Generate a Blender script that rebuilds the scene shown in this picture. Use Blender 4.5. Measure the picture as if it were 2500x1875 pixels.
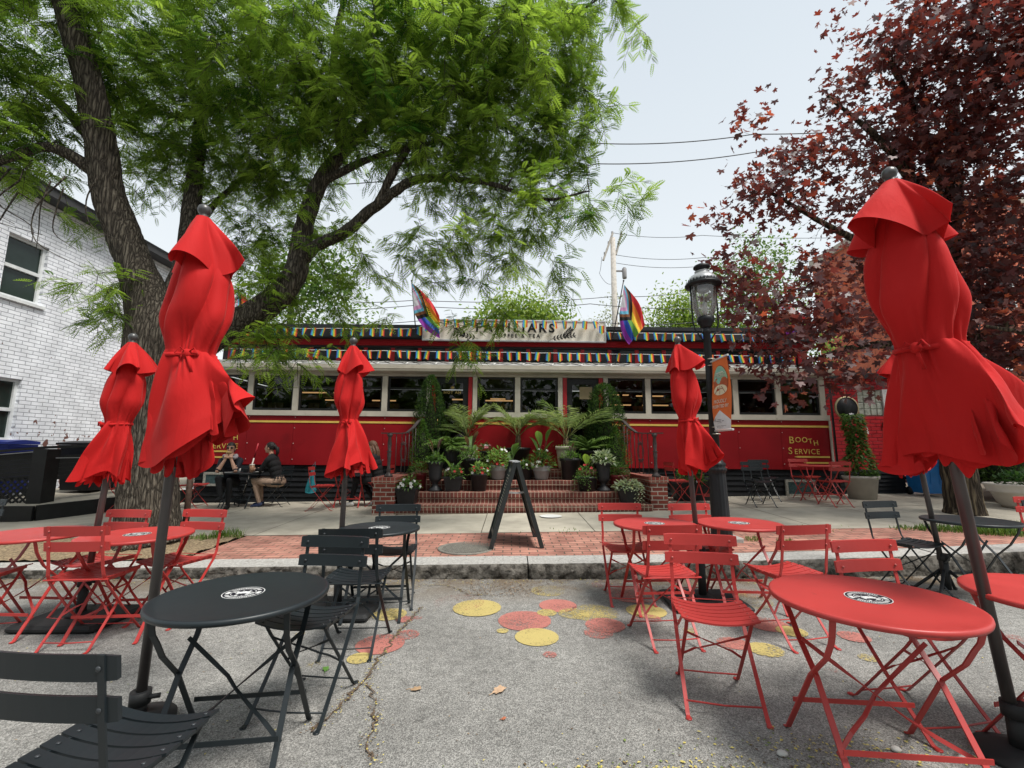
import bpy, math, random
import numpy as np
from mathutils import Vector, Matrix
R = math.radians
SC = bpy.context.scene
COL = SC.collection
rnd = random.Random(7)
for _o in list(bpy.data.objects): bpy.data.objects.remove(_o)

# ------------------------------------------------------------------ camera
cd = bpy.data.cameras.new('camera'); cam = bpy.data.objects.new('camera', cd); COL.objects.link(cam)
cam.location = (0, 0, 1.34); cam.rotation_euler = (R(90 + 8.403), 0, 0)
cd.sensor_fit = 'HORIZONTAL'; cd.sensor_width = 36; cd.lens = 15.84; cd.clip_start = .05; cd.clip_end = 2000
SC.camera = cam
SC.view_settings.view_transform = 'Standard'; SC.view_settings.look = 'None'
SC.view_settings.exposure = 1.65; SC.view_settings.gamma = 1
# ------------------------------------------------------------------ sky and light
SUN_EL, SUN_AZ = R(62), R(128)          # azimuth clockwise from +Y: the light comes from behind the camera, to its right
w = bpy.data.worlds.new('World'); SC.world = w; w.use_nodes = True
nt = w.node_tree; nt.nodes.clear()
out = nt.nodes.new('ShaderNodeOutputWorld'); bg = nt.nodes.new('ShaderNodeBackground')
sky = nt.nodes.new('ShaderNodeTexSky'); sky.sky_type = 'NISHITA'; sky.sun_disc = False
sky.sun_elevation = SUN_EL; sky.sun_rotation = SUN_AZ; sky.dust_density = 4; sky.air_density = 1.2
hs = nt.nodes.new('ShaderNodeHueSaturation'); hs.inputs['Saturation'].default_value = .25; hs.inputs['Value'].default_value = 1.0
mx = nt.nodes.new('ShaderNodeMixRGB'); mx.inputs[0].default_value = .8
tc = nt.nodes.new('ShaderNodeTexCoord'); sx = nt.nodes.new('ShaderNodeSeparateXYZ'); rp = nt.nodes.new('ShaderNodeValToRGB')
rp.color_ramp.elements[0].position = .0; rp.color_ramp.elements[0].color = (.87, .91, .925, 1)
rp.color_ramp.elements[1].position = .8; rp.color_ramp.elements[1].color = (.565, .64, .71, 1)
gm = nt.nodes.new('ShaderNodeMixRGB'); gm.blend_type = 'MULTIPLY'; gm.inputs[0].default_value = 1; gm.inputs[2].default_value = (8.2, 8.2, 8.2, 1)
L = nt.links.new
L(tc.outputs['Generated'], sx.inputs[0]); L(sx.outputs['Z'], rp.inputs[0]); L(rp.outputs[0], gm.inputs[1])
L(sky.outputs[0], hs.inputs['Color']); L(hs.outputs[0], mx.inputs[1]); L(gm.outputs[0], mx.inputs[2])
L(mx.outputs[0], bg.inputs[0]); bg.inputs[1].default_value = .05; L(bg.outputs[0], out.inputs[0])
sd = bpy.data.lights.new('sun', 'SUN'); sun = bpy.data.objects.new('sun', sd); COL.objects.link(sun)
sd.energy = 1.5; sd.angle = R(20); sd.color = (1, .96, .9)
_d = Vector((math.sin(SUN_AZ) * math.cos(SUN_EL), math.cos(SUN_AZ) * math.cos(SUN_EL), math.sin(SUN_EL)))
sun.rotation_euler = _d.to_track_quat('Z', 'Y').to_euler()

# ------------------------------------------------------------------ mesh builder
class MB:
    def __init__(s): s.v = []; s.f = []; s.m = []; s.s = []
    def add(s, vs, fs, m=0, sm=False):
        o = len(s.v); s.v += [tuple(p) for p in vs]
        for f in fs: s.f.append([i + o for i in f]); s.m.append(m); s.s.append(sm)
        return s
    def box(s, x0, x1, y0, y1, z0, z1, m=0):
        return s.add([(x0,y0,z0),(x1,y0,z0),(x1,y1,z0),(x0,y1,z0),(x0,y0,z1),(x1,y0,z1),(x1,y1,z1),(x0,y1,z1)],
              [(0,3,2,1),(4,5,6,7),(0,1,5,4),(1,2,6,5),(2,3,7,6),(3,0,4,7)], m)
    def rbox(s, x0, x1, y0, y1, z0, z1, b=.01, m=0):     # box with chamfered edges
        o = []
        for z, i in ((z0, b), (z0 + b, 0), (z1 - b, 0), (z1, b)):
            X0, X1, Y0, Y1 = x0 + i, x1 - i, y0 + i, y1 - i; k = b
            o.append([(X0+k,Y0,z),(X1-k,Y0,z),(X1,Y0+k,z),(X1,Y1-k,z),(X1-k,Y1,z),(X0+k,Y1,z),(X0,Y1-k,z),(X0,Y0+k,z)])
        vs = sum(o, []); fs = [tuple(range(7, -1, -1)), tuple(range(24, 32))]
        for r in range(3):
            for i in range(8): j = (i + 1) % 8; fs.append((r*8+i, r*8+j, r*8+8+j, r*8+8+i))
        return s.add(vs, fs, m)
    def strip(s, pts, w, t, side, m=0, sm=False):        # flat bar along a polyline; w across 'side', t the other way
        pts = [Vector(p) for p in pts]; n = len(pts); vs = []; sd = side
        for i, p in enumerate(pts):
            d = (pts[min(i+1, n-1)] - pts[max(i-1, 0)]).normalized()
            q = Vector(sd[i] if isinstance(sd, list) else sd); q = (q - d * q.dot(d)).normalized(); u = d.cross(q)
            a, b = q * w / 2, u * t / 2
            vs += [p - a - b, p + a - b, p + a + b, p - a + b]
        fs = [(3, 2, 1, 0), tuple(range(4*n-4, 4*n))]
        for i in range(n - 1):
            for k in range(4): l = (k + 1) % 4; fs.append((4*i+k, 4*i+l, 4*i+4+l, 4*i+4+k))
        return s.add(vs, fs, m, sm)
    def tube(s, pts, rad, n=8, m=0, caps=True, sm=True):
        pts = [Vector(p) for p in pts]; N = len(pts); vs = []
        if not hasattr(rad, '__len__'): rad = [rad] * N
        q = None
        for i, p in enumerate(pts):
            d = (pts[min(i+1, N-1)] - pts[max(i-1, 0)])
            d = d.normalized() if d.length > 1e-9 else Vector((0, 0, 1))
            if q is None: q = d.orthogonal().normalized()
            q = (q - d * q.dot(d)); q = q.normalized() if q.length > 1e-6 else d.orthogonal().normalized()
            u = d.cross(q)
            for k in range(n):
                a = 2 * math.pi * k / n; vs.append(p + (q * math.cos(a) + u * math.sin(a)) * rad[i])
        fs = []
        for i in range(N - 1):
            for k in range(n): l = (k + 1) % n; fs.append((i*n+k, i*n+l, i*n+n+l, i*n+n+k))
        s.add(vs, fs, m, sm)
        if caps:
            o = len(s.v) - len(vs)
            s.f.append([o + k for k in range(n - 1, -1, -1)]); s.m.append(m); s.s.append(False)
            s.f.append([o + (N-1)*n + k for k in range(n)]); s.m.append(m); s.s.append(False)
        return s
    def lathe(s, prof, n=24, c=(0, 0, 0), m=0, sm=True, wob=None):
        vs = []; N = len(prof)
        for r, z in prof:
            for k in range(n):
                a = 2*math.pi*k/n; rr = r * (1 if wob is None else wob(a, z)); vs.append((c[0]+rr*math.cos(a), c[1]+rr*math.sin(a), c[2]+z))
        fs = []
        for i in range(N - 1):
            for k in range(n): l = (k + 1) % n; fs.append((i*n+k, i*n+l, i*n+n+l, i*n+n+k))
        if prof[0][0] > 1e-4: fs.append(tuple(range(n-1, -1, -1)))
        if prof[-1][0] > 1e-4: fs.append(tuple((N-1)*n + k for k in range(n)))
        return s.add(vs, fs, m, sm)
    def ball(s, c, r, nu=12, nv=8, m=0, sm=True):
        if not hasattr(r, '__len__'): r = (r, r, r)
        vs = [(c[0], c[1], c[2]-r[2])]
        for j in range(1, nv):
            p = math.pi * j / nv
            for k in range(nu): a = 2*math.pi*k/nu; vs.append((c[0]+r[0]*math.sin(p)*math.cos(a), c[1]+r[1]*math.sin(p)*math.sin(a), c[2]-r[2]*math.cos(p)))
        vs.append((c[0], c[1], c[2]+r[2])); fs = []
        for k in range(nu): l = (k+1) % nu; fs.append((0, 1+l, 1+k)); fs.append((len(vs)-1, 1+(nv-2)*nu+k, 1+(nv-2)*nu+l))
        for j in range(nv-2):
            for k in range(nu): l = (k+1) % nu; fs.append((1+j*nu+k, 1+j*nu+l, 1+j*nu+nu+l, 1+j*nu+nu+k))
        return s.add(vs, fs, m, sm)
    def prism(s, poly, o, ax, ay, az, m=0):              # polygon in (ax, ay) at o, extruded along az
        o, ax, ay, az = Vector(o), Vector(ax), Vector(ay), Vector(az); n = len(poly)
        vs = [o + ax*p[0] + ay*p[1] for p in poly]; vs += [v + az for v in vs]
        fs = [tuple(range(n-1, -1, -1)), tuple(range(n, 2*n))] + [(i, (i+1) % n, n+(i+1) % n, n+i) for i in range(n)]
        return s.add(vs, fs, m)
    def xf(s, M):
        s.v = [tuple(M @ Vector(p)) for p in s.v]; return s
    def join(s, o, dm=0):
        k = len(s.v); s.v += o.v
        for f, m, q in zip(o.f, o.m, o.s): s.f.append([i + k for i in f]); s.m.append(m + dm); s.s.append(q)
        return s
    def build(s, name, mats, parent=None, loc=None):
        me = bpy.data.meshes.new(name); me.from_pydata(s.v, [], s.f)
        if not isinstance(mats, (list, tuple)): mats = [mats]
        for mm in mats: me.materials.append(mm)
        me.polygons.foreach_set('material_index', s.m); me.polygons.foreach_set('use_smooth', s.s); me.update()
        ob = bpy.data.objects.new(name, me); COL.objects.link(ob)
        if parent: ob.parent = parent
        if loc: ob.location = loc
        return ob

def build_each(b, name, mats, parent=None):         # every separate piece of the mesh becomes an object of its own
    n = len(b.v); p = list(range(n))
    def find(i):
        while p[i] != i: p[i] = p[p[i]]; i = p[i]
        return i
    for f in b.f:
        r = find(f[0])
        for i in f[1:]: p[find(i)] = r
    grp = {}
    for k, f in enumerate(b.f): grp.setdefault(find(f[0]), []).append(k)
    out = []
    for ks in grp.values():
        m = {}; q = MB()
        for k in ks:
            for i in b.f[k]:
                if i not in m: m[i] = len(q.v); q.v.append(b.v[i])
            q.f.append([m[i] for i in b.f[k]]); q.m.append(b.m[k]); q.s.append(b.s[k])
        out.append(q.build(name, mats, parent))
    return out
def tag(o, label, cat, group=None):
    o['label'] = label; o['category'] = cat
    if group: o['group'] = group
    return o
def thing(name, label, cat, loc=(0, 0, 0), rz=0, group=None):
    o = bpy.data.objects.new(name, None); COL.objects.link(o); o.empty_display_size = .1
    o.location = loc; o.rotation_euler = (0, 0, rz); return tag(o, label, cat, group)
def setting(o, kind='structure'): o['kind'] = kind; return o
def kids(o): return [c for c in bpy.data.objects if c.parent == o]
def dup(root, loc, rz, label, group=None):
    def cp(o, par):
        c = o.copy(); COL.objects.link(c)
        if par: c.parent = par
        for k in tree.get(o.name, []): cp(k, c)
        return c
    tree = {}
    for o in bpy.data.objects:
        if o.parent: tree.setdefault(o.parent.name, []).append(o)
    r = cp(root, None); r.location = loc; r.rotation_euler = (0, 0, rz); r['label'] = label
    if group: r['group'] = group
    return r

# ------------------------------------------------------------------ materials
MATS = {}
def mat(name, col, rough=.5, metal=0, namt=.12, nsc=6, bump=0, bsc=60, trans=0, spec=.32, vary=0, coat=0, dirt=None, dsc=3):
    if name in MATS: return MATS[name]
    m = bpy.data.materials.new(name); m.use_nodes = True; t = m.node_tree; l = t.links.new; N = t.nodes.new
    b = t.nodes['Principled BSDF']; b.inputs['Roughness'].default_value = rough; b.inputs['Metallic'].default_value = metal
    b.inputs['Specular IOR Level'].default_value = spec; b.inputs['Coat Weight'].default_value = coat
    co = N('ShaderNodeTexCoord'); no = N('ShaderNodeTexNoise'); no.inputs['Scale'].default_value = nsc; no.inputs['Detail'].default_value = 5
    l(co.outputs['Object'], no.inputs['Vector'])
    mp = N('ShaderNodeMapRange'); mp.inputs[1].default_value = .3; mp.inputs[2].default_value = .7; mp.inputs[3].default_value = 1 - namt; mp.inputs[4].default_value = 1 + namt
    l(no.outputs['Fac'], mp.inputs[0])
    mu = N('ShaderNodeMixRGB'); mu.blend_type = 'MULTIPLY'; mu.inputs[0].default_value = 1; mu.inputs[1].default_value = (*col, 1)
    l(mp.outputs[0], mu.inputs[2]); last = mu.outputs[0]
    if dirt:
        n2 = N('ShaderNodeTexNoise'); n2.inputs['Scale'].default_value = dsc; n2.inputs['Detail'].default_value = 8; n2.inputs['Roughness'].default_value = .7
        l(co.outputs['Object'], n2.inputs['Vector']); r2 = N('ShaderNodeMapRange'); r2.inputs[1].default_value = dirt[1]; r2.inputs[2].default_value = dirt[1] + .12
        l(n2.outputs['Fac'], r2.inputs[0]); m2 = N('ShaderNodeMixRGB'); l(r2.outputs[0], m2.inputs[0]); l(last, m2.inputs[1]); m2.inputs[2].default_value = (*dirt[0], 1); last = m2.outputs[0]
    if vary:
        oi = N('ShaderNodeObjectInfo'); m3 = N('ShaderNodeMapRange'); m3.inputs[3].default_value = 1 - vary; m3.inputs[4].default_value = 1 + vary
        l(oi.outputs['Random'], m3.inputs[0]); m4 = N('ShaderNodeMixRGB'); m4.blend_type = 'MULTIPLY'; m4.inputs[0].default_value = 1
        l(last, m4.inputs[1]); l(m3.outputs[0], m4.inputs[2]); last = m4.outputs[0]
    l(last, b.inputs['Base Color'])
    rr = N('ShaderNodeMapRange'); rr.inputs[3].default_value = max(0, rough - .08); rr.inputs[4].default_value = min(1, rough + .08)
    l(no.outputs['Fac'], rr.inputs[0]); l(rr.outputs[0], b.inputs['Roughness'])
    if bump:
        n3 = N('ShaderNodeTexNoise'); n3.inputs['Scale'].default_value = bsc; n3.inputs['Detail'].default_value = 4; l(co.outputs['Object'], n3.inputs['Vector'])
        bp = N('ShaderNodeBump'); bp.inputs['Strength'].default_value = bump; bp.inputs['Distance'].default_value = .01; l(n3.outputs['Fac'], bp.inputs['Height']); l(bp.outputs[0], b.inputs['Normal'])
    if trans:
        tr = N('ShaderNodeBsdfTranslucent'); l(last, tr.inputs[0]); ms = N('ShaderNodeMixShader'); ms.inputs[0].default_value = trans
        o = t.nodes['Material Output']; l(b.outputs[0], ms.inputs[1]); l(tr.outputs[0], ms.inputs[2]); l(ms.outputs[0], o.inputs[0])
    MATS[name] = m; return m
def leafmat(name, dark, light, trans=.45, rough=.5, spec=.3):
    m = bpy.data.materials.new(name); m.use_nodes = True; t = m.node_tree; l = t.links.new; N = t.nodes.new
    b = t.nodes['Principled BSDF']; b.inputs['Roughness'].default_value = rough; b.inputs['Specular IOR Level'].default_value = spec
    a = N('ShaderNodeAttribute'); a.attribute_name = 'tint'; r = N('ShaderNodeValToRGB')
    r.color_ramp.elements[0].color = (*dark, 1); r.color_ramp.elements[1].color = (*light, 1)
    l(a.outputs['Fac'], r.inputs[0]); l(r.outputs[0], b.inputs['Base Color'])
    tr = N('ShaderNodeBsdfTranslucent'); g = N('ShaderNodeMixRGB'); g.blend_type = 'MULTIPLY'; g.inputs[0].default_value = 1; g.inputs[2].default_value = (1.25, 1.25, .8, 1)
    l(r.outputs[0], g.inputs[1]); l(g.outputs[0], tr.inputs[0]); ms = N('ShaderNodeMixShader'); ms.inputs[0].default_value = trans
    l(b.outputs[0], ms.inputs[1]); l(tr.outputs[0], ms.inputs[2]); l(ms.outputs[0], t.nodes['Material Output'].inputs[0]); return m
def brickmat(name, c1, c2, mortar, bw, bh, mw=.01, axes='XZ', rough=.85, bump=.6, peel=None, offset=.5, namt=.2):
    m = bpy.data.materials.new(name); m.use_nodes = True; t = m.node_tree; l = t.links.new; N = t.nodes.new
    b = t.nodes['Principled BSDF']; b.inputs['Roughness'].default_value = rough; b.inputs['Specular IOR Level'].default_value = .25
    co = N('ShaderNodeTexCoord'); sp = N('ShaderNodeSeparateXYZ'); cb = N('ShaderNodeCombineXYZ'); l(co.outputs['Object'], sp.inputs[0])
    l(sp.outputs[axes[0]], cb.inputs[0]); l(sp.outputs[axes[1]], cb.inputs[1])
    wn = N('ShaderNodeTexNoise'); wn.inputs['Scale'].default_value = 7; l(co.outputs['Object'], wn.inputs['Vector'])
    wv = N('ShaderNodeVectorMath'); wv.operation = 'MULTIPLY_ADD'; wv.inputs[1].default_value = (.012, .012, 0); l(wn.outputs['Color'], wv.inputs[0]); l(cb.outputs[0], wv.inputs[2])
    br = N('ShaderNodeTexBrick'); br.inputs['Scale'].default_value = 1; br.inputs['Brick Width'].default_value = bw; br.inputs['Row Height'].default_value = bh
    br.inputs['Mortar Size'].default_value = mw; br.inputs['Mortar Smooth'].default_value = .3; br.offset = offset
    br.inputs['Color1'].default_value = (*c1, 1); br.inputs['Color2'].default_value = (*c2, 1); br.inputs['Mortar'].default_value = (*mortar, 1)
    l(wv.outputs[0], br.inputs['Vector'])
    no = N('ShaderNodeTexNoise'); no.inputs['Scale'].default_value = 3; no.inputs['Detail'].default_value = 8; l(co.outputs['Object'], no.inputs['Vector'])
    mp = N('ShaderNodeMapRange'); mp.inputs[1].default_value = .3; mp.inputs[2].default_value = .7; mp.inputs[3].default_value = 1 - namt; mp.inputs[4].default_value = 1 + namt; l(no.outputs['Fac'], mp.inputs[0])
    mu = N('ShaderNodeMixRGB'); mu.blend_type = 'MULTIPLY'; mu.inputs[0].default_value = 1; l(br.outputs['Color'], mu.inputs[1]); l(mp.outputs[0], mu.inputs[2]); last = mu.outputs[0]
    if peel:      # flaking paint: bare brick colour below a height, in patches
        col, zt, zb = peel
        n2 = N('ShaderNodeTexNoise'); n2.inputs['Scale'].default_value = 7; n2.inputs['Detail'].default_value = 5; l(co.outputs['Object'], n2.inputs['Vector'])
        hz = N('ShaderNodeMapRange'); hz.inputs[1].default_value = zb; hz.inputs[2].default_value = zt; hz.inputs[3].default_value = .56; hz.inputs[4].default_value = .74; l(sp.outputs['Z'], hz.inputs[0])
        gt = N('ShaderNodeMath'); gt.operation = 'GREATER_THAN'; l(n2.outputs['Fac'], gt.inputs[0]); l(hz.outputs[0], gt.inputs[1])
        mm = N('ShaderNodeMixRGB'); l(gt.outputs[0], mm.inputs[0]); l(last, mm.inputs[1]); mm.inputs[2].default_value = (*col, 1); last = mm.outputs[0]
    l(last, b.inputs['Base Color'])
    bp = N('ShaderNodeBump'); bp.inputs['Strength'].default_value = bump; bp.inputs['Distance'].default_value = .008; bp.invert = True
    ad = N('ShaderNodeMath'); ad.operation = 'MULTIPLY_ADD'; ad.inputs[1].default_value = -.25; l(no.outputs['Fac'], ad.inputs[0]); l(br.outputs['Fac'], ad.inputs[2])
    l(ad.outputs[0], bp.inputs['Height']); l(bp.outputs[0], b.inputs['Normal']); return m
def glassmat(name, tint=(.6, .65, .63), mix=.12):
    m = bpy.data.materials.new(name); m.use_nodes = True; t = m.node_tree; l = t.links.new; N = t.nodes.new; t.nodes.remove(t.nodes['Principled BSDF'])
    tr = N('ShaderNodeBsdfTransparent'); tr.inputs[0].default_value = (*tint, 1); gl = N('ShaderNodeBsdfGlossy'); gl.inputs['Roughness'].default_value = .02
    fr = N('ShaderNodeFresnel'); fr.inputs[0].default_value = 1.5; ad = N('ShaderNodeMath'); ad.operation = 'ADD'; ad.inputs[1].default_value = mix - .04; l(fr.outputs[0], ad.inputs[0])
    ms = N('ShaderNodeMixShader'); l(ad.outputs[0], ms.inputs[0]); l(tr.outputs[0], ms.inputs[1]); l(gl.outputs[0], ms.inputs[2]); l(ms.outputs[0], t.nodes['Material Output'].inputs[0]); return m
def emis(name, col, s):
    m = bpy.data.materials.new(name); m.use_nodes = True; b = m.node_tree.nodes['Principled BSDF']
    b.inputs['Base Color'].default_value = (*col, 1); b.inputs['Emission Color'].default_value = (*col, 1); b.inputs['Emission Strength'].default_value = s; return m

def text_mb(s, size, depth=.004, bold=.0, spacing=1.0, m=0):     # lettering as a mesh in the XZ plane, centred, facing -Y
    cu = bpy.data.curves.new('t', 'FONT'); cu.body = s; cu.size = size; cu.extrude = depth / 2; cu.offset = bold; cu.space_character = spacing; cu.align_x = 'CENTER'; cu.resolution_u = 3
    ob = bpy.data.objects.new('t', cu); me = bpy.data.meshes.new_from_object(ob)
    b = MB(); b.add([(v.co.x, -v.co.z, v.co.y) for v in me.vertices], [tuple(p.vertices) for p in me.polygons], m)
    bpy.data.objects.remove(ob); bpy.data.meshes.remove(me); return b

def walk_z(x, y):            # the pavement: it rises gently towards the diner and to the right
    return .15 + .012 * max(-9, min(9, x)) + .024 * (y - 5)
# ================================================================== GROUND
def asphalt():
    m = bpy.data.materials.new('asphalt'); m.use_nodes = True; t = m.node_tree; l = t.links.new; N = t.nodes.new
    b = t.nodes['Principled BSDF']; b.inputs['Roughness'].default_value = .85; b.inputs['Specular IOR Level'].default_value = .3
    co = N('ShaderNodeTexCoord')
    def noise(sc, det=4, rg=.6):
        n = N('ShaderNodeTexNoise'); n.inputs['Scale'].default_value = sc; n.inputs['Detail'].default_value = det; n.inputs['Roughness'].default_value = rg; l(co.outputs['Object'], n.inputs['Vector']); return n.outputs['Fac']
    v = N('ShaderNodeTexVoronoi'); v.inputs['Scale'].default_value = 190; l(co.outputs['Object'], v.inputs['Vector'])
    gr = N('ShaderNodeValToRGB'); e = gr.color_ramp.elements; e[0].position = .0; e[0].color = (.125, .122, .114, 1); e[1].position = 1; e[1].color = (.39, .38, .355, 1)
    k = e.new(.5); k.color = (.235, .23, .216, 1)
    sepc = N('ShaderNodeSeparateColor'); l(v.outputs['Color'], sepc.inputs[0]); l(sepc.outputs[0], gr.inputs[0])
    big = N('ShaderNodeMapRange'); big.inputs[1].default_value = .3; big.inputs[2].default_value = .7; big.inputs[3].default_value = .72; big.inputs[4].default_value = 1.22; l(noise(.9, 6), big.inputs[0])
    mu = N('ShaderNodeMixRGB'); mu.blend_type = 'MULTIPLY'; mu.inputs[0].default_value = 1; l(gr.outputs[0], mu.inputs[1]); l(big.outputs[0], mu.inputs[2])
    mid = N('ShaderNodeMapRange'); mid.inputs[1].default_value = .35; mid.inputs[2].default_value = .65; mid.inputs[3].default_value = .85; mid.inputs[4].default_value = 1.12; l(noise(14, 4), mid.inputs[0])
    m2 = N('ShaderNodeMixRGB'); m2.blend_type = 'MULTIPLY'; m2.inputs[0].default_value = 1; l(mu.outputs[0], m2.inputs[1]); l(mid.outputs[0], m2.inputs[2])
    sp = N('ShaderNodeSeparateXYZ'); l(co.outputs['Object'], sp.inputs[0])      # silt washed into the gutter
    gy = N('ShaderNodeMapRange'); gy.inputs[1].default_value = 4.15; gy.inputs[2].default_value = 4.95; l(sp.outputs['Y'], gy.inputs[0])
    g2 = N('ShaderNodeMapRange'); g2.inputs[1].default_value = .36; g2.inputs[2].default_value = .58; l(noise(2.2, 7), g2.inputs[0])
    g3 = N('ShaderNodeMath'); g3.operation = 'MULTIPLY'; l(gy.outputs[0], g3.inputs[0]); l(g2.outputs[0], g3.inputs[1])
    m3 = N('ShaderNodeMixRGB'); l(g3.outputs[0], m3.inputs[0]); l(m2.outputs[0], m3.inputs[1]); m3.inputs[2].default_value = (.15, .115, .08, 1)
    l(m3.outputs[0], b.inputs['Base Color'])
    bp = N('ShaderNodeBump'); bp.inputs['Strength'].default_value = .7; bp.inputs['Distance'].default_value = .006; l(v.outputs['Distance'], bp.inputs['Height']); l(bp.outputs[0], b.inputs['Normal'])
    return m
ASPH = asphalt()
b = MB(); b.add([(-600, -600, 0), (600, -600, 0), (600, 600, 0), (-600, 600, 0)], [(0, 1, 2, 3)]); setting(b.build('road', ASPH))

def kerb_y(x): return 5.0 + (.011 * max(0, x - 1) ** 2 if x > 1 else .004 * (1 - x) * .5)
def zk(x, y): return walk_z(x, y)
# granite kerb, stones end to end with joints
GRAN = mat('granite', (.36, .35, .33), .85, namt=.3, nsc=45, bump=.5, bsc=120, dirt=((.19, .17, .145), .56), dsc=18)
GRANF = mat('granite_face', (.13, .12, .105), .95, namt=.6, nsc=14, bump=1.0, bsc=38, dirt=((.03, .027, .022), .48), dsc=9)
b = MB(); xs = [-14, -11.2, -8.9, -6.6, -4.12, -1.75, .17, 2.35, 4.7, 6.9, 9.2, 11.5, 14]
for a, c in zip(xs, xs[1:]):
    a += .006; c -= .006; n = max(4, int((c - a) / .05)); rows = 6; top = rnd.uniform(-.004, .004)
    vs = []; 
    for i in range(n + 1):
        x = a + (c - a) * i / n; ky = kerb_y(x); zt = zk(x, ky) + top
        for j in range(rows + 1):
            z = -.05 + (zt + .05) * j / rows
            d = 0 if j == rows else rnd.uniform(-.026, .018) - .012 * math.sin(math.pi * j / rows)
            vs.append((x, ky + d + (rnd.uniform(-.006, .006) if j == rows else 0), z))
        vs.append((x, ky + .33 + rnd.uniform(-.004, .004), zt + .008)); vs.append((x, ky + .33, -.05))
    k = rows + 3; fs = []; fr = []
    for i in range(n):
        for j in range(k - 1):
            (fr if j < rows else fs).append((i*k+j, i*k+k+j, i*k+k+j+1, i*k+j+1))
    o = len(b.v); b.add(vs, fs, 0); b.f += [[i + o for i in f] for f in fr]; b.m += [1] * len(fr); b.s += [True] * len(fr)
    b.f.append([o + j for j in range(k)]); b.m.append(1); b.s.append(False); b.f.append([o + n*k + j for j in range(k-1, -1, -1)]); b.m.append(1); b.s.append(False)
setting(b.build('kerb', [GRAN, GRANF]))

def sheet(x0, x1, y0f, y1f, n, dz=0, bump=0, ny=1, seed=1):
    r = random.Random(seed); vs = []; fs = []
    for i in range(n + 1):
        x = x0 + (x1 - x0) * i / n; a = y0f(x) if callable(y0f) else y0f; c = y1f(x) if callable(y1f) else y1f
        for j in range(ny + 1):
            y = a + (c - a) * j / ny; vs.append((x, y, zk(x, y) + dz + (r.uniform(0, bump) if bump else 0)))
    for i in range(n):
        for j in range(ny): k = ny + 1; fs.append((i*k+j, i*k+k+j, i*k+k+j+1, i*k+j+1))
    return MB().add(vs, fs, 0, bool(bump))
BRICKWALK = brickmat('brick_paving', (.40, .20, .15), (.30, .13, .10), (.12, .09, .07), .205, .102, .008, 'XY', bump=.8, namt=.35)
ke = lambda x: kerb_y(x) + .333
setting(sheet(-3.75, 13, ke, 6.62, 60).build('brick_pavement', BRICKWALK))
CONC = mat('concrete', (.40, .365, .295), .9, namt=.18, nsc=3, bump=.25, bsc=160, dirt=((.30, .27, .22), .60), dsc=2.2)
b = MB(); rows = [6.632, 8.62, 10.9, 13.2]; xx = [-13.4 + 1.62 * i for i in range(17)]
for y0, y1 in zip(rows, rows[1:]):
    for x0, x1 in zip(xx, xx[1:]):
        if x0 > 8.2 and y0 > 8: continue
        s = sheet(x0 + .006, x1 - .006, y0 + .006, y1 - .006, 1, rnd.uniform(-.003, .003)); s.m = [0]; b.join(s)
setting(b.build('concrete_pavement', CONC))
b = sheet(-13.5, 13.5, ke, 13.2, 8, -.03); setting(b.build('pavement_base', mat('joint_dirt', (.12, .10, .075), .95)))
# mulch bed round the big tree and the grass patch by the maple
SOIL = mat('mulch', (.21, .155, .095), .95, namt=.5, nsc=40, bump=1, bsc=60, dirt=((.36, .29, .17), .56), dsc=22)
setting(sheet(-13, -3.76, ke, 6.63, 120, .0, .035, 18).build('soil_bed', SOIL))
b = MB()
for i in range(2600):                                     # straw, twigs and seed husks over the bed
    x = -3.6 - 4.6 * rnd.random() ** 1.2; y = 5.36 + 1.25 * rnd.random(); a = rnd.uniform(0, 6.28); l = rnd.uniform(.02, .09); z = zk(x, y) + .034 + rnd.uniform(0, .015)
    if x > -3.75 and rnd.random() < .6: continue
    dx, dy = math.cos(a) * l / 2, math.sin(a) * l / 2; w = .003
    b.add([(x-dx+dy/l*w, y-dy-dx/l*w, z), (x+dx, y+dy, z + rnd.uniform(-.004, .012)), (x-dx-dy/l*w, y-dy+dx/l*w, z)], [(0, 1, 2)], rnd.choice((0, 0, 1)))
setting(b.build('straw_litter', [mat('straw', (.42, .34, .19), .9), mat('twig_brown', (.16, .10, .06), .9)]), 'stuff')
GRASS = leafmat('grass_blades', (.035, .085, .012), (.16, .26, .05), .35)
def blades(spots, name):
    V, F, T = [], [], []
    for (x, y, n, r, h) in spots:
        for i in range(n):
            a = rnd.uniform(0, 6.28); q = r * math.sqrt(rnd.random()); px, py = x + q * math.cos(a), y + q * .55 * math.sin(a); z = zk(px, py)
            if z < 0.02: continue
            d = rnd.uniform(0, 6.28); hh = h * rnd.uniform(.5, 1.2); le = rnd.uniform(.2, .8) * hh; w = .004
            sx, sy = -math.sin(d) * w, math.cos(d) * w; o = len(V)
            V += [(px-sx, py-sy, z), (px+sx, py+sy, z), (px+math.cos(d)*le*.4+sx, py+math.sin(d)*le*.4+sy, z+hh*.6), (px+math.cos(d)*le*.4-sx, py+math.sin(d)*le*.4-sy, z+hh*.6), (px+math.cos(d)*le, py+math.sin(d)*le, z+hh)]
            F += [(o, o+1, o+2, o+3), (o+3, o+2, o+4)]; T += [rnd.random()] * 5
    b = MB(); b.add(V, F, 0); ob = b.build(name, GRASS); at = ob.data.attributes.new('tint', 'FLOAT', 'POINT'); at.data.foreach_set('value', T); return setting(ob, 'stuff')
sp = [(6.6, 6.25, 1500, .55, .10), (7.4, 6.2, 2200, .7, .11), (8.3, 6.2, 1600, .7, .11), (6.0, 6.45, 500, .4, .07), (9.2, 6.2, 900, .7, .1), (5.55, 6.55, 120, .25, .05)]
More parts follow.
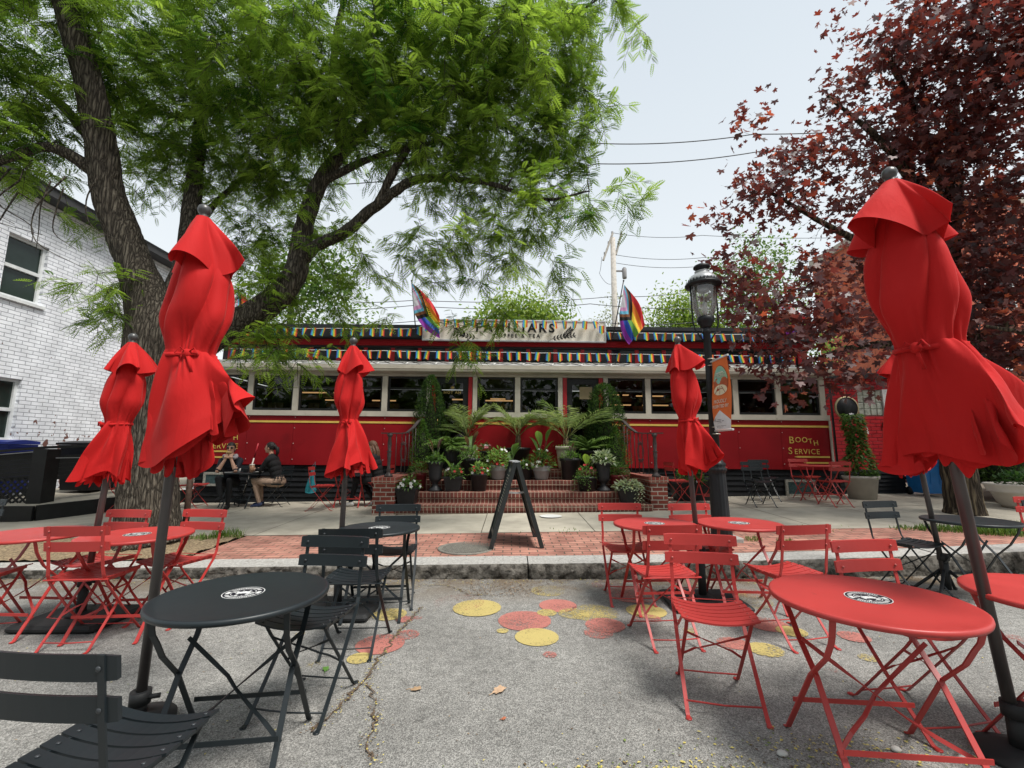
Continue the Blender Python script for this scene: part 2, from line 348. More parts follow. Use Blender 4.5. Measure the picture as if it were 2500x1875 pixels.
sp += [(-3.95, 6.5, 220, .22, .13), (-4.2, 6.4, 120, .2, .1), (3.05, 5.95, 50, .12, .06), (3.4, 5.85, 40, .1, .05), (-2.6, 6.6, 30, .12, .04), (2.2, 6.63, 40, .3, .03), (.6, 6.63, 30, .5, .03), (4.4, 6.63, 40, .5, .03)]
blades(sp, 'grass')
# side drive, pale gravel and the ground by the bins
b = sheet(8.35, 40, 8.62, 60, 1, -.012); b.v = [(x, y, min(z, .33)) for x, y, z in b.v]
setting(b.build('side_drive', ASPH))
b = MB(); 
for i in range(700):
    x, y = rnd.uniform(9.6, 13.5), rnd.uniform(12.6, 15.5); s = rnd.uniform(.04, .12); b.ball((x, y, .33), (s, s, s * .6), 6, 4, 0, False)
setting(b.build('gravel', mat('white_gravel', (.62, .61, .6), .8, vary=.2)), 'stuff')

CRACKS = [([(-0.77,4.12), (-0.81,3.89), (-0.83,3.67), (-0.86,3.47), (-0.86,3.26), (-0.86,3.06), (-0.86,2.92), (-0.89,2.78), (-0.90,2.65), (-0.93,2.49), (-0.98,2.36)], 0.032), ([(-0.84,2.84), (-0.74,2.65), (-0.68,2.49), (-0.67,2.37), (-0.65,2.26), (-0.60,2.16)], 0.022), ([(-0.18,4.43), (-0.40,4.48), (-0.66,4.77), (-0.88,4.77)], 0.015)]
# painted dots on the road, worn through to the asphalt
def paint(name, col):
    m = bpy.data.materials.new(name); m.use_nodes = True; t = m.node_tree; l = t.links.new; N = t.nodes.new; b = t.nodes['Principled BSDF']; b.inputs['Roughness'].default_value = .8
    co = N('ShaderNodeTexCoord'); n = N('ShaderNodeTexNoise'); n.inputs['Scale'].default_value = 80; n.inputs['Detail'].default_value = 6; n.inputs['Roughness'].default_value = .75; l(co.outputs['Object'], n.inputs['Vector'])
    n2 = N('ShaderNodeTexNoise'); n2.inputs['Scale'].default_value = 2.5; n2.inputs['Detail'].default_value = 3; l(co.outputs['Object'], n2.inputs['Vector'])
    a = N('ShaderNodeAttribute'); a.attribute_name = 'wear'
    s1 = N('ShaderNodeMath'); s1.operation = 'MULTIPLY_ADD'; s1.inputs[1].default_value = .45; l(n2.outputs['Fac'], s1.inputs[0]); l(n.outputs['Fac'], s1.inputs[2])
    s2 = N('ShaderNodeMath'); s2.operation = 'ADD'; l(s1.outputs[0], s2.inputs[0]); l(a.outputs['Fac'], s2.inputs[1])
    mr = N('ShaderNodeMapRange'); mr.inputs[1].default_value = .75; mr.inputs[2].default_value = .87; l(s2.outputs[0], mr.inputs[0])
    v = N('ShaderNodeMixRGB'); v.blend_type = 'MULTIPLY'; v.inputs[0].default_value = .5; v.inputs[1].default_value = (*col, 1); l(n.outputs['Fac'], v.inputs[2]); l(v.outputs[0], b.inputs['Base Color'])
    tr = N('ShaderNodeBsdfTransparent'); ms = N('ShaderNodeMixShader'); l(mr.outputs[0], ms.inputs[0]); l(b.outputs[0], ms.inputs[1]); l(tr.outputs[0], ms.inputs[2]); l(ms.outputs[0], t.nodes['Material Output'].inputs[0]); return m
DOTS = [  # x, y, radius, colour (0 yellow, 1 coral), wear
(0.35,4.59,0.164,0,0.12), (0.40,4.17,0.164,1,0.00), (0.10,3.82,0.210,1,0.00), (0.18,3.50,0.159,0,-0.03), (-0.07,3.61,0.045,0,0.08), (0.25,3.21,0.047,1,0.05),
(-0.30,4.11,0.207,0,0.00), (-0.47,4.24,0.222,1,0.20), (-1.01,3.95,0.140,0,0.05), (-0.86,3.85,0.071,1,0.05), (-0.76,3.88,0.036,1,0.05), (-0.92,3.38,0.168,1,0.03),
(-0.77,3.54,0.089,1,0.08), (-0.99,3.16,0.081,0,0.04), (0.29,3.99,0.082,0,0.06), (0.51,3.97,0.126,0,0.10), (-1.25,3.07,0.043,0,0.15), (-1.56,3.55,0.033,0,0.10),
(-1.05,4.77,0.179,0,0.22), (0.68,3.99,0.201,0,0.12), (0.72,3.72,0.152,1,0.05), (0.64,3.57,0.106,1,0.06), (1.13,4.03,0.166,0,-0.02), (1.09,3.85,0.107,1,0.12),
(1.13,4.48,0.252,1,0.10), (0.96,4.77,0.161,1,0.15), (2.07,4.33,0.268,0,0.15), (2.28,4.48,0.168,1,0.12), (1.99,3.74,0.153,1,0.05), (1.55,3.39,0.106,1,0.08),
(1.72,3.29,0.115,0,0.08), (2.09,3.60,0.105,0,0.02), (1.34,3.62,0.051,0,0.10), (2.48,3.50,0.103,1,0.06), (2.32,3.16,0.059,0,0.12), (1.97,2.99,0.028,1,0.15),
(3.64,3.48,0.065,1,0.10), (2.16,4.33,0.114,0,0.15), (2.66,2.62,0.038,0,0.15)
]
b = MB(); wear = []
for i, (x, y, r, c, wv) in enumerate(DOTS):
    z = .004 + .0004 * (i % 9); n = 40; k0 = len(b.v)
    b.add([(x + r*math.cos(a*6.2832/n)*(1+.02*math.sin(3*a)), y + r*math.sin(a*6.2832/n), z) for a in range(n)], [tuple(range(n))], c); wear += [wv] * n
ob = b.build('road_paint', [paint('yellow_paint', (.60, .48, .17)), paint('coral_paint', (.55, .20, .165))]); setting(ob)
ob.data.attributes.new('wear', 'FLOAT', 'POINT').data.foreach_set('value', wear)

# cracks filled with brown grit
def crackline(b, pts, w):
    P = []
    for (x0, y0), (x1, y1) in zip(pts, pts[1:]):
        n = max(3, int(math.hypot(x1-x0, y1-y0) / .025))
        for i in range(n): t = i / n; P.append((x0+(x1-x0)*t + rnd.gauss(0, .009), y0+(y1-y0)*t + rnd.gauss(0, .009)))
    vs = []; fs = []
    for i in range(len(P)):
        a = P[max(0, i-1)]; c = P[min(len(P)-1, i+1)]; d = math.hypot(c[0]-a[0], c[1]-a[1]) or 1; nx, ny = -(c[1]-a[1])/d, (c[0]-a[0])/d; ww = w * rnd.uniform(.05, .75) * .5
        vs += [(P[i][0]-nx*ww, P[i][1]-ny*ww, .0085), (P[i][0]+nx*ww, P[i][1]+ny*ww, .0085)]
    for i in range(len(P)-1): fs.append((2*i, 2*i+2, 2*i+3, 2*i+1))
    b.add(vs, fs)
b = MB()
for pts, w in CRACKS: crackline(b, pts, w)
setting(b.build('road_cracks', mat('crack_grit', (.12, .088, .062), .95, namt=.5, nsc=60, bump=.5, bsc=150)))
b = MB()                                                   # grit, petals and small leaf scraps on the asphalt
def scrap(x, y, s, m, z=.006):
    a = rnd.uniform(0, 6.28); e = rnd.uniform(.3, .7); q = rnd.uniform(0, s * .4)
    b.add([(x+s*math.cos(a), y+s*math.sin(a), z), (x-s*e*math.sin(a), y+s*e*math.cos(a), z+q), (x-s*math.cos(a), y-s*math.sin(a), z), (x+s*e*math.sin(a), y-s*e*math.cos(a), z+q*.5)], [(0, 1, 2, 3)], m)
for i in range(2600): x = rnd.uniform(-6, 6); scrap(x, kerb_y(x) - .03 - abs(rnd.gauss(0, .13)), rnd.uniform(.004, .012), rnd.choice((0, 0, 0, 1, 2)))
for pts, w in CRACKS:
    for (x0, y0), (x1, y1) in zip(pts, pts[1:]):
        for i in range(34): t = rnd.random(); scrap(x0+(x1-x0)*t + rnd.gauss(0, .022), y0+(y1-y0)*t + rnd.gauss(0, .022), rnd.uniform(.003, .008), rnd.choice((0, 0, 1)), .010)
for i in range(700): scrap(rnd.uniform(-.5, .3), 4.62 + rnd.gauss(0, .14), rnd.uniform(.004, .011), rnd.choice((0, 0, 2)))
for i in range(900): scrap(rnd.uniform(-4, 4), rnd.uniform(1.1, 4.9), rnd.uniform(.003, .008), rnd.choice((0, 0, 1, 2, 3)))
for i in range(650): scrap(rnd.gauss(1.5, .5) if i % 2 else rnd.gauss(.55, .35), rnd.gauss(2.22, .09) if i % 2 else rnd.gauss(2.11, .03), rnd.uniform(.004, .012), rnd.choice((1, 1, 1, 0, 3)))
setting(b.build('leaf_litter', [mat('grit_brown', (.11, .07, .04), .9), mat('petal_yellow', (.5, .42, .12), .8), mat('husk_tan', (.3, .2, .11), .9), mat('scrap_green', (.15, .2, .05), .8)]), 'stuff')

# manhole cover in the brick strip
t = thing('manhole_cover', 'round grey iron manhole cover set in the brick pavement by the easel sign', 'manhole cover', (-.56, 5.74, walk_z(-.56, 5.74) + .004), 0)
IRON = mat('cast_iron', (.20, .19, .165), .7, .3, namt=.25, nsc=30)
b = MB(); b.lathe([(.345, -.02), (.345, .004), (.325, .006), (.315, .001), (0, .002)], 48); b.build('rim', IRON, t)
b = MB()
for i in range(-13, 14):
    for j in range(-13, 14):
        if math.hypot(i, j) * .023 < .295: b.box(i*.023-.008, i*.023+.008, j*.023-.008, j*.023+.008, .002, .007)
b.build('tread_plate', IRON, t)
setting(MB().add([(0.66+.19*math.cos(a*.3142), 7.9+.19*math.sin(a*.3142), walk_z(.66, 7.9)+.014) for a in range(20)], [tuple(range(20))]).build('pavement_patch', mat('pale_patch', (.62, .62, .6), .8)))
# ================================================================== DINER
RED = mat('diner_red', (.235, .006, .010), .5, namt=.14, nsc=1.3, bump=.04, bsc=3, spec=.18, dirt=((.17, .005, .008), .60), dsc=1.1)
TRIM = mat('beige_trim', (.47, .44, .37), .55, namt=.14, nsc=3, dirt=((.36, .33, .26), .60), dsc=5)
SILV = mat('silver_roofing', (.46, .46, .44), .5, .25, namt=.15, nsc=4, dirt=((.27, .25, .2), .62), dsc=4)
BLK = mat('black_paint', (.016, .017, .019), .45, namt=.25, nsc=8)
BLKROOF = mat('black_roof', (.02, .022, .025), .5, namt=.2, nsc=3)
YEL = mat('yellow_lettering', (.64, .45, .10), .5, namt=.1)
GLASS = glassmat('window_glass', (.6, .6, .56), .045)
WOOD = mat('booth_wood', (.20, .095, .04), .5, namt=.3, nsc=5)
DARKIN = mat('dark_interior', (.03, .024, .02), .8)
GLOW = emis('lit_strip', (1, .58, .26), .24)  # weak warm emission that makes pale wood read as lit
CRED = mat('crimson_post', (.34, .014, .02), .4)
diner = thing('diner', 'long crimson railway car diner with black roof, beige window band and yellow stripe', 'diner', (0, 10.2, 0)); diner.rotation_euler = (0, R(.55), 0)
XL, XR, DEP = -7.08, 7.16, 3.0
MUL = [-7.01, -5.99, -4.953, -3.925, -2.925, -1.925, -.869, .103, 1.075, 2.112, 3.074, 4.075, 5.065, 6.037, 7.037]
DOORS = [(-1.86, -.93), (1.135, 2.047)]
def spans(x0, x1):      # facade runs between the doors
    return [(x0, DOORS[0][0]), (DOORS[0][1], DOORS[1][0]), (DOORS[1][1], x1)]
# lower red wall in sheets with seams and rivets
b = MB(); riv = MB()
for a, c in spans(XL, XR):
    cuts = [a] + [q for q in MUL if a + .3 < q < c - .3] + [c]
    if len(cuts) > 3: cuts = [q for i, q in enumerate(cuts) if i in (0, len(cuts)-1) or i % 1 == 0]
    for p, q in zip(cuts, cuts[1:]):
        b.box(p + .002, q - .002, rnd.uniform(-.003, .003), .06, .98, 2.075)
        for xx in (p + .03,):
            for zz in (1.1, 1.45, 1.8, 2.04): riv.ball((xx, -.004, zz), .012, 6, 4)
b.box(XL, XL + .06, .06, DEP, .98, 3.08); b.box(XR - .06, XR, .06, DEP, .98, 3.08); b.box(XL, XR, DEP - .06, DEP, .3, 3.08)
b.build('wall', RED, diner); riv.build('rivets', mat('rivet_steel', (.5, .42, .4), .4, .6), diner)
b = MB()
for i, (a, c) in enumerate(spans(XL, XR - .03)): b.box(a, c, -.0075, -.0035, 1.918, 1.962)
b.build('stripe', YEL, diner)
# beige sill, posts, head trim
b = MB()
for a, c in spans(XL, XR): b.box(a, c, -.028, .08, 2.078, 2.194)
b.build('sill', TRIM, diner)
b = MB()
for q in MUL:
    w_ = .06 if q not in (-1.925, -.869, 1.075, 2.112) else .05
    b.box(q - w_, q + w_, -.022, .10, 2.196, 3.0)
build_each(b, 'window_post', TRIM, diner)
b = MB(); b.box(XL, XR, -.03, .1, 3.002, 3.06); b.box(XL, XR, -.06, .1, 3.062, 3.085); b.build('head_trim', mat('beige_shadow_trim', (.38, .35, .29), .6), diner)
b = MB(); pr = [(-.06, 3.087), (-.19, 3.092), (-.2, 3.125), (-.185, 3.14), (-.205, 3.15), (-.205, 3.235), (-.17, 3.25), (-.06, 3.25)]
b.prism(pr, (XL - .12, 0, 0), (0, 1, 0), (0, 0, 1), (XR - XL + .24, 0, 0)); b.build('eave_moulding', TRIM, diner)
b = MB(); n = 60                                           # slanting lower roof
vs = []
for i in range(n + 1):
    x = XL - .12 + (XR - XL + .24) * i / n
    vs += [(x, -.2, 3.245 + rnd.uniform(-.003, .003)), (x, .18, 3.36 + rnd.uniform(-.006, .006)), (x, .56, 3.468)]
b.add(vs, [f for i in range(n) for f in ((3*i, 3*i+3, 3*i+4, 3*i+1), (3*i+1, 3*i+4, 3*i+5, 3*i+2))], 0, True); b.build('lower_roof', SILV, diner)
# monitor (clerestory) and upper roof
b = MB(); b.box(XL, XR, .56, .62, 3.40, 3.82); b.build('clerestory_glazing', mat('dark_glass', (.012, .013, .015), .12), diner)
b = MB(); q = -6.9
while q < 7: b.box(q - .045, q + .045, .535, .56, 3.44, 3.79); q += .66
build_each(b, 'clerestory_post', CRED, diner)
b = MB(); b.box(XL, XR, .5, .56, 3.79, 3.835); b.box(XL, XR, .46, .56, 3.975, 4.0); b.build('clerestory_rail', BLK, diner)
b = MB(); b.box(XL - .03, XR + .03, .44, .6, 3.836, 3.974); b.box(XL - .04, XR + .04, .425, .44, 3.90, 3.93); b.build('red_frieze', RED, diner)
b = MB()
prof = [(.38, 4.0), (.34, 4.012), (.34, 4.20), (.36, 4.215), (.33, 4.225), (.33, 4.315), (.40, 4.335), (.9, 4.37), (1.6, 4.40), (2.4, 4.37), (2.7, 4.2), (2.7, 4.0)]
b.prism(prof, (XL - .1, 0, 0), (0, 1, 0), (0, 0, 1), (XR - XL + .2, 0, 0)); b.build('roof', BLKROOF, diner)
# string of lights netted over the lower roof
sl = MB(); clip = MB(); x = XL; k = 0
while x < XR - .3:
    for dz in (0, 1):
        p0 = Vector((x, -.17 + .62 * (k % 2 if dz == 0 else 1 - k % 2), 0)); p1 = Vector((x + .33, -.17 + .62 * ((k + 1) % 2 if dz == 0 else k % 2), 0))
        for p in (p0, p1): p.z = 3.268 + (p.y + .17) * .29
        mid = (p0 + p1) / 2; mid.z -= .004; sl.tube([p0, mid, p1], .006, 4)
    if k % 2 == 0: clip.tube([(x + .02, -.19, 3.255), (x + .07, -.15, 3.295)], .011, 5)
    x += .33; k += 1
o = sl.build('string_lights', BLK, diner); clip.build('wire_clips', mat('white_plastic', (.75, .75, .73), .4), o)
# windows: dark sash, mid rail, pane
SASH = mat('black_sash', (.012, .012, .013), .35)
for a, c in zip(MUL, MUL[1:]):
    if (a, c) in ((-1.925, -.869), (1.075, 2.112)): continue
    x0, x1 = a + .062, c - .062
    f = MB(); f.box(x0, x0 + .045, .02, .07, 2.196, 3.0); f.box(x1 - .045, x1, .02, .07, 2.196, 3.0)
    f.box(x0 + .045, x1 - .045, .02, .07, 2.196, 2.25); f.box(x0 + .045, x1 - .045, .02, .07, 2.96, 3.0); f.box(x0 + .045, x1 - .045, .015, .06, 2.70, 2.745)
    fr = f.build('window', SASH, diner); g = MB(); g.add([(x0 + .04, .045, 2.24), (x1 - .04, .045, 2.24), (x1 - .04, .045, 2.97), (x0 + .04, .045, 2.97)], [(0, 1, 2, 3)]); g.build('pane', GLASS, fr)
# doors
for i, (a, c) in enumerate(DOORS):
    f = MB(); f.box(a, a + .09, -.01, .1, .95, 3.0); f.box(c - .09, c, -.01, .1, .95, 3.0); f.build('door_frame', CRED, diner)
    d = MB(); x0, x1 = a + .09, c - .09
    d.box(x0, x0 + .13, .05, .1, .95, 3.0); d.box(x1 - .13, x1, .05, .1, .95, 3.0); d.box(x0 + .13, x1 - .13, .05, .1, .95, 1.62); d.box(x0 + .13, x1 - .13, .05, .1, 2.86, 3.0)
    d = d.build('door', BLK, diner); g = MB(); g.add([(x0 + .12, .07, 1.6), (x1 - .12, .07, 1.6), (x1 - .12, .07, 2.87), (x0 + .12, .07, 2.87)], [(0, 1, 2, 3)]); g.build('pane', GLASS, d)
    h = MB(); h.tube([(x0 + .07, .0, 1.75), (x0 + .07, -.03, 1.78), (x0 + .07, -.03, 2.0), (x0 + .07, .0, 2.03)], .012, 8); h.build('handle', mat('brass', (.5, .35, .12), .3, .9), d)
    if i == 0:
        g = text_mb('NOT AN', .085, .003, .003, 1.3); g.xf(Matrix.Translation(((x0+x1)/2, .066, 2.62))); g.build('door_lettering', mat('gilt', (.5, .36, .12), .4), d); g = MB(); g.ball(((x0+x1)/2, .064, 2.76), (.045, .003, .03), 10, 6); g.build('door_emblem', MATS['gilt'], d)
    else:
        g = MB(); g.box(x0 + .30, x1 - .14, .062, .066, 2.52, 2.8); g.build('door_notice', mat('tan_paper', (.36, .28, .17), .8), d)
# interior: floor, dark walls, wooden booths, wood strips with an added glow
b = MB(); b.box(XL + .1, XR - .1, .1, 2.9, .93, .98); b.box(XL + .1, XR - .1, 2.8, 2.9, .98, 3.06); b.box(XL + .1, XR - .1, .1, 2.9, 3.09, 3.12); b.build('interior', DARKIN, diner)
b = MB()
x = -6.8
while x < 6.8:
    if not (-2.1 < x < 2.3 and rnd.random() < .3): b.box(x, x + .12, 1.3, 1.36, .98, 2.35 if int(x * 3) % 3 else 2.5)
    x += .13
b.build('wood_panelling', WOOD, diner)
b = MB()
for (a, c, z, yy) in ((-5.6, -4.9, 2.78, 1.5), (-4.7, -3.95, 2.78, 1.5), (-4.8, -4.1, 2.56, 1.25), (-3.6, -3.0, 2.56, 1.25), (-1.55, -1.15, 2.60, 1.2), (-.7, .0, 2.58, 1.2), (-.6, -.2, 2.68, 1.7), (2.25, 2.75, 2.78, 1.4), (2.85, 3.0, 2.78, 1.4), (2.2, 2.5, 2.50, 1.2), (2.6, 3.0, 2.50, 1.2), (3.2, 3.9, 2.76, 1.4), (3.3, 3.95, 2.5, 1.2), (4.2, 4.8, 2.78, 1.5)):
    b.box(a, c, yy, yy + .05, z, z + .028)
build_each(b, 'glow_strip', GLOW, diner)  # bright bands of wood, given a glow of their own
b = MB()
for (a, c, z) in ((-5.5, -4.9, 2.62), (-4.8, -4.0, 2.68), (-4.7, -4.1, 2.45), (-3.7, -3.1, 2.45), (2.2, 3.0, 2.66), (3.2, 4.0, 2.64), (4.3, 5.0, 2.66)): b.box(a, c, 1.1, 1.16, z - .06, z + .05)
build_each(b, 'booth_rail', mat('booth_rail_wood', (.34, .17, .07), .4, namt=.3), diner)
# black clapboard base and basement windows
b = MB(); z = .05
while z < .97:
    h = min(.115, .975 - z); b.add([(XL, .03, z), (XR, .03, z), (XR, .055, z + h), (XL, .055, z + h), (XL, .065, z), (XR, .065, z)], [(0, 1, 2, 3), (0, 4, 5, 1)]); z += h
b.box(XL, XR, .07, 2.9, .05, .975); b.build('clapboard_base', mat('black_clapboard', (.006, .007, .009), .75, namt=.5, nsc=9, bump=.2, bsc=20), diner)
for (x0, x1, z0, z1) in ((-6.86, -6.3, .50, .80), (6.06, 6.72, .40, .76)):
    f = MB(); w_ = .05
    f.box(x0, x1, -.01, .03, z0, z0 + w_); f.box(x0, x1, -.01, .03, z1 - w_, z1); f.box(x0, x0 + w_, -.01, .03, z0 + w_, z1 - w_); f.box(x1 - w_, x1, -.01, .03, z0 + w_, z1 - w_)
    f = f.build('basement_window', mat('weathered_white', (.34, .33, .29), .8, namt=.4, nsc=30), diner); MB().box(x0 + w_, x1 - w_, .005, .02, z0 + w_, z1 - w_).build('pane', mat('teal_glass', (.045, .085, .09), .15, namt=.4, nsc=25), f)
# yellow lettering
def booth(xc, flip):
    b = MB()
    for ch, x, z, s in (('B', -.30, 1.56, .25), ('O', -.135, 1.585, .19), ('O', .03, 1.585, .19), ('T', .175, 1.56, .18), ('H', .31, 1.52, .185)):
        q = text_mb(ch, s * .88, .004, 0); q.xf(Matrix.Translation((xc + x * .9, -.0065, z)) @ Matrix.Rotation(R(-6 if ch in 'TH' else 0), 4, 'Y')); b.join(q)
    q = text_mb('S', .21, .004, 0); q.xf(Matrix.Translation((xc - .315, -.0065, 1.325))); b.join(q)
    q = text_mb('ERVICE', .163, .004, 0, 1.14); q.xf(Matrix.Translation((xc + .06, -.0065, 1.325))); b.join(q)
    b.build('lettering', YEL, diner)
    b = MB()
    for z, a in ((1.245, .26), (1.115, .06)):
        if flip: P = [(xc - .62, z), (xc + a - .05, z), (xc + a, z + .018), (xc + a - .05, z + .036), (xc - .62, z + .036)]
        else: P = [(xc + .56, z), (xc - a + .1, z), (xc - a + .02, z + .018), (xc - a + .1, z + .036), (xc + .56, z + .036)]
        b.prism([(p[0], p[1]) for p in P], (0, -.007, 0), (1, 0, 0), (0, 0, 1), (0, .004, 0))
    b.build('flourish', YEL, diner)
booth(6.53, False); booth(-6.50, True)
MB().box(XR - .03, XR + .012, -.03, .0, .98, 2.07).build('corner_trim', TRIM, diner)

# things standing on the window counter inside
b0 = None
for i, (x, c, h, r_) in enumerate(((-.66, 0, .13, .03), (-.52, 0, .10, .025), (-.30, 1, .19, .03), (-.21, 1, .21, .026), (-.13, 2, .20, .03), (-.02, 2, .22, .028), (.62, 0, .12, .04), (.78, 0, .16, .05))):
    b = MB(); b.lathe([(r_, 0), (r_, h * .6), (r_ * .45, h * .75), (r_ * .45, h)], 10)
    o = b.build('bottle', [mat('clear_bottle', (.45, .43, .38), .2), mat('amber_bottle', (.30, .13, .05), .2), mat('cream_bottle', (.55, .42, .28), .3)][c], None, (x, 10.42, 2.23))
    tag(o, ['squat clear jar on the counter behind the window left of centre', 'small clear jar beside the squat one behind the window', 'amber bottle in the middle of the row inside the window', 'taller amber bottle in the row inside the window', 'cream bottle right of the amber ones inside the window', 'tallest cream bottle at the right end of the row', 'clear jar behind the window above the middle palm', 'wide clear jar behind the window right of the middle palm'][i], 'bottle', 'bottles and jars on the window counter')

# ------------------------------------------------------------------ roof sign
sg = thing('shop_sign', 'long cream sign with black lettering standing on the diner roof', 'sign', (.05, 10.5, 3.92)); sg.rotation_euler = (0, R(.75), 0)
WOODW = mat('sign_cream', (.70, .66, .57), .6, namt=.06, nsc=2, dirt=((.62, .57, .47), .58), dsc=2)
MB().box(-2.17, 2.17, 0, .05, .03, .50).build('board', WOODW, sg)
f = MB(); f.box(-2.2, 2.2, -.015, .06, 0, .03); f.box(-2.2, 2.2, -.015, .06, .50, .53); f.box(-2.2, -2.17, -.015, .06, .03, .5); f.box(2.17, 2.2, -.015, .06, .03, .5); f.build('frame', mat('silver_frame', (.55, .56, .57), .4, .5), sg)
INK = mat('black_ink', (.012, .012, .013), .5)
b = text_mb('FAMILIARS', .30, .006, .009, 1.42); b.xf(Matrix.Translation((.02, -.004, .235)))
q = text_mb('COFFEE & TEA', .125, .006, .002, 1.45); q.xf(Matrix.Translation((.06, -.004, .095))); b.join(q); b.build('lettering', INK, sg)
for sgn in (1, -1):                                      # painted sprig of leaves
    b = MB()
    for (x0, z0, x1, z1, n) in ((.86, .06, 1.48, .17, 7), (1.15, .08, 1.42, .36, 6)):
        P = [(x0 + (x1 - x0) * i / 8, z0 + (z1 - z0) * i / 8 + .02 * math.sin(i / 8 * 3.1)) for i in range(9)]
        b.tube([(sgn * p[0], -.003, p[1]) for p in P], .004, 5)
        for i in range(n):
            p = P[1 + i]; 
            for s_ in (1, -1):
                a = math.atan2(z1 - z0, x1 - x0) + s_ * .8; l = .095; w_ = .02
                c_, n_ = math.cos(a), math.sin(a)
                vs = [(sgn * (p[0] + c_ * l * u - n_ * v * w_), -.004, p[1] + n_ * l * u + c_ * v * w_) for u, v in ((0.05, 0), (.4, .9), (.75, .6), (1, 0), (.75, -.6), (.4, -.9))]; b.add(vs, [tuple(range(6))])
    b.build('leaf_sprig', INK, sg)
b = MB(); b.tube([(-1.6, .06, 0.01), (-1.6, .4, .3)], .015, 6); b.tube([(1.6, .06, .01), (1.6, .4, .3)], .015, 6); b.build('brackets', BLK, sg)
b = MB(); b.lathe([(.03, 0), (.03, .34)], 8); b.join(MB().lathe([(.05, .34), (.13, .36), (.12, .41), (0, .43)], 16))
tag(b.build('roof_vent', BLK, None, (.55, 11.6, 4.32)), 'small black vent cap sticking up behind the cream sign', 'vent')

# ------------------------------------------------------------------ rainbow bunting
RB = [mat('flag_' + n, c, .8, namt=.05, trans=.25) for n, c in (('blue', (.03, .08, .36)), ('cyan', (.05, .33, .48)), ('green', (.10, .38, .10)), ('yellow', (.75, .58, .05)), ('orange', (.70, .22, .03)), ('red', (.55, .03, .04)))]
CORD = mat('white_cord', (.72, .72, .7), .7)
def flag_mesh(w_, h, seed):
    r = random.Random(seed); ns = 12; nr = 6; vs = []; fs = []; mi = []; ph = r.uniform(0, 6); tw = r.uniform(-.35, .35) if seed else 0; skew = r.uniform(-.02, .02); fold = 1 if seed % 4 else .6
    for j in range(nr + 1):
        v = j / nr
        for i in range(ns + 1):
            u = i / ns - .5
            x = u * w_ * (1 - (1 - fold) * v) + skew * v; y = math.sin(u * 5 + ph) * .018 * v + tw * u * w_ * v - .02 * v; vs.append((x, y, -h * v * (1 + .06 * math.sin(u * 6 + ph))))
    for j in range(nr):
        for i in range(ns): fs.append((j*(ns+1)+i, j*(ns+1)+i+1, (j+1)*(ns+1)+i+1, (j+1)*(ns+1)+i)); mi.append(min(5, i * 6 // ns))
    me = bpy.data.meshes.new('flag'); me.from_pydata(vs, [], fs)
    for m_ in RB: me.materials.append(m_)
    me.polygons.foreach_set('material_index', mi); me.polygons.foreach_set('use_smooth', [True] * len(fs)); me.update(); return me
FM = [flag_mesh(.118, .20, s) for s in range(7)]
def bunting(label, pts, step, start=.1):
    r = thing('bunting', label, 'bunting', pts[0], 0, 'strings of rainbow flags on the diner'); O = Vector(pts[0]); P = [Vector(p) - O for p in pts]; cord = []
    for a, c in zip(P, P[1:]):
        n = max(2, int((c - a).length / .3))
        for i in range(n): q = a.lerp(c, i / n); q.z -= .012 * math.sin(math.pi * ((i * .3) % 1)); cord.append(q)
    cord.append(P[-1]); MBx = MB(); MBx.tube(cord, .006, 5); MBx.build('cord', CORD, r)
    d = start; tot = sum((c - a).length for a, c in zip(P, P[1:]))
    while d < tot - .05:
        q = d
        for a, c in zip(P, P[1:]):
            l = (c - a).length
            if q <= l: break
            q -= l
        p = a.lerp(c, q / l); o = bpy.data.objects.new('flag', rnd.choice(FM)); COL.objects.link(o); o.parent = r; o.location = p + Vector((0, -.006, .004)); o.rotation_euler = (rnd.gauss(-.05, .08), rnd.gauss(0, .07), rnd.gauss(0, .3)); d += step * rnd.uniform(.92, 1.12)
bunting('lower string of rainbow flags along the clerestory windows', [(-6.6, 10.3, 3.70), (-3, 10.3, 3.65), (0, 10.3, 3.613), (3, 10.3, 3.566), (6.6, 10.3, 3.52)], .235)
bunting('upper string of rainbow flags along the black roof edge and over the sign', [(-6.4, 10.48, 4.25), (-2.3, 10.46, 4.225), (-1.75, 10.42, 4.45), (2.05, 10.42, 4.385), (2.25, 10.46, 4.135), (6.4, 10.48, 4.07)], .225)

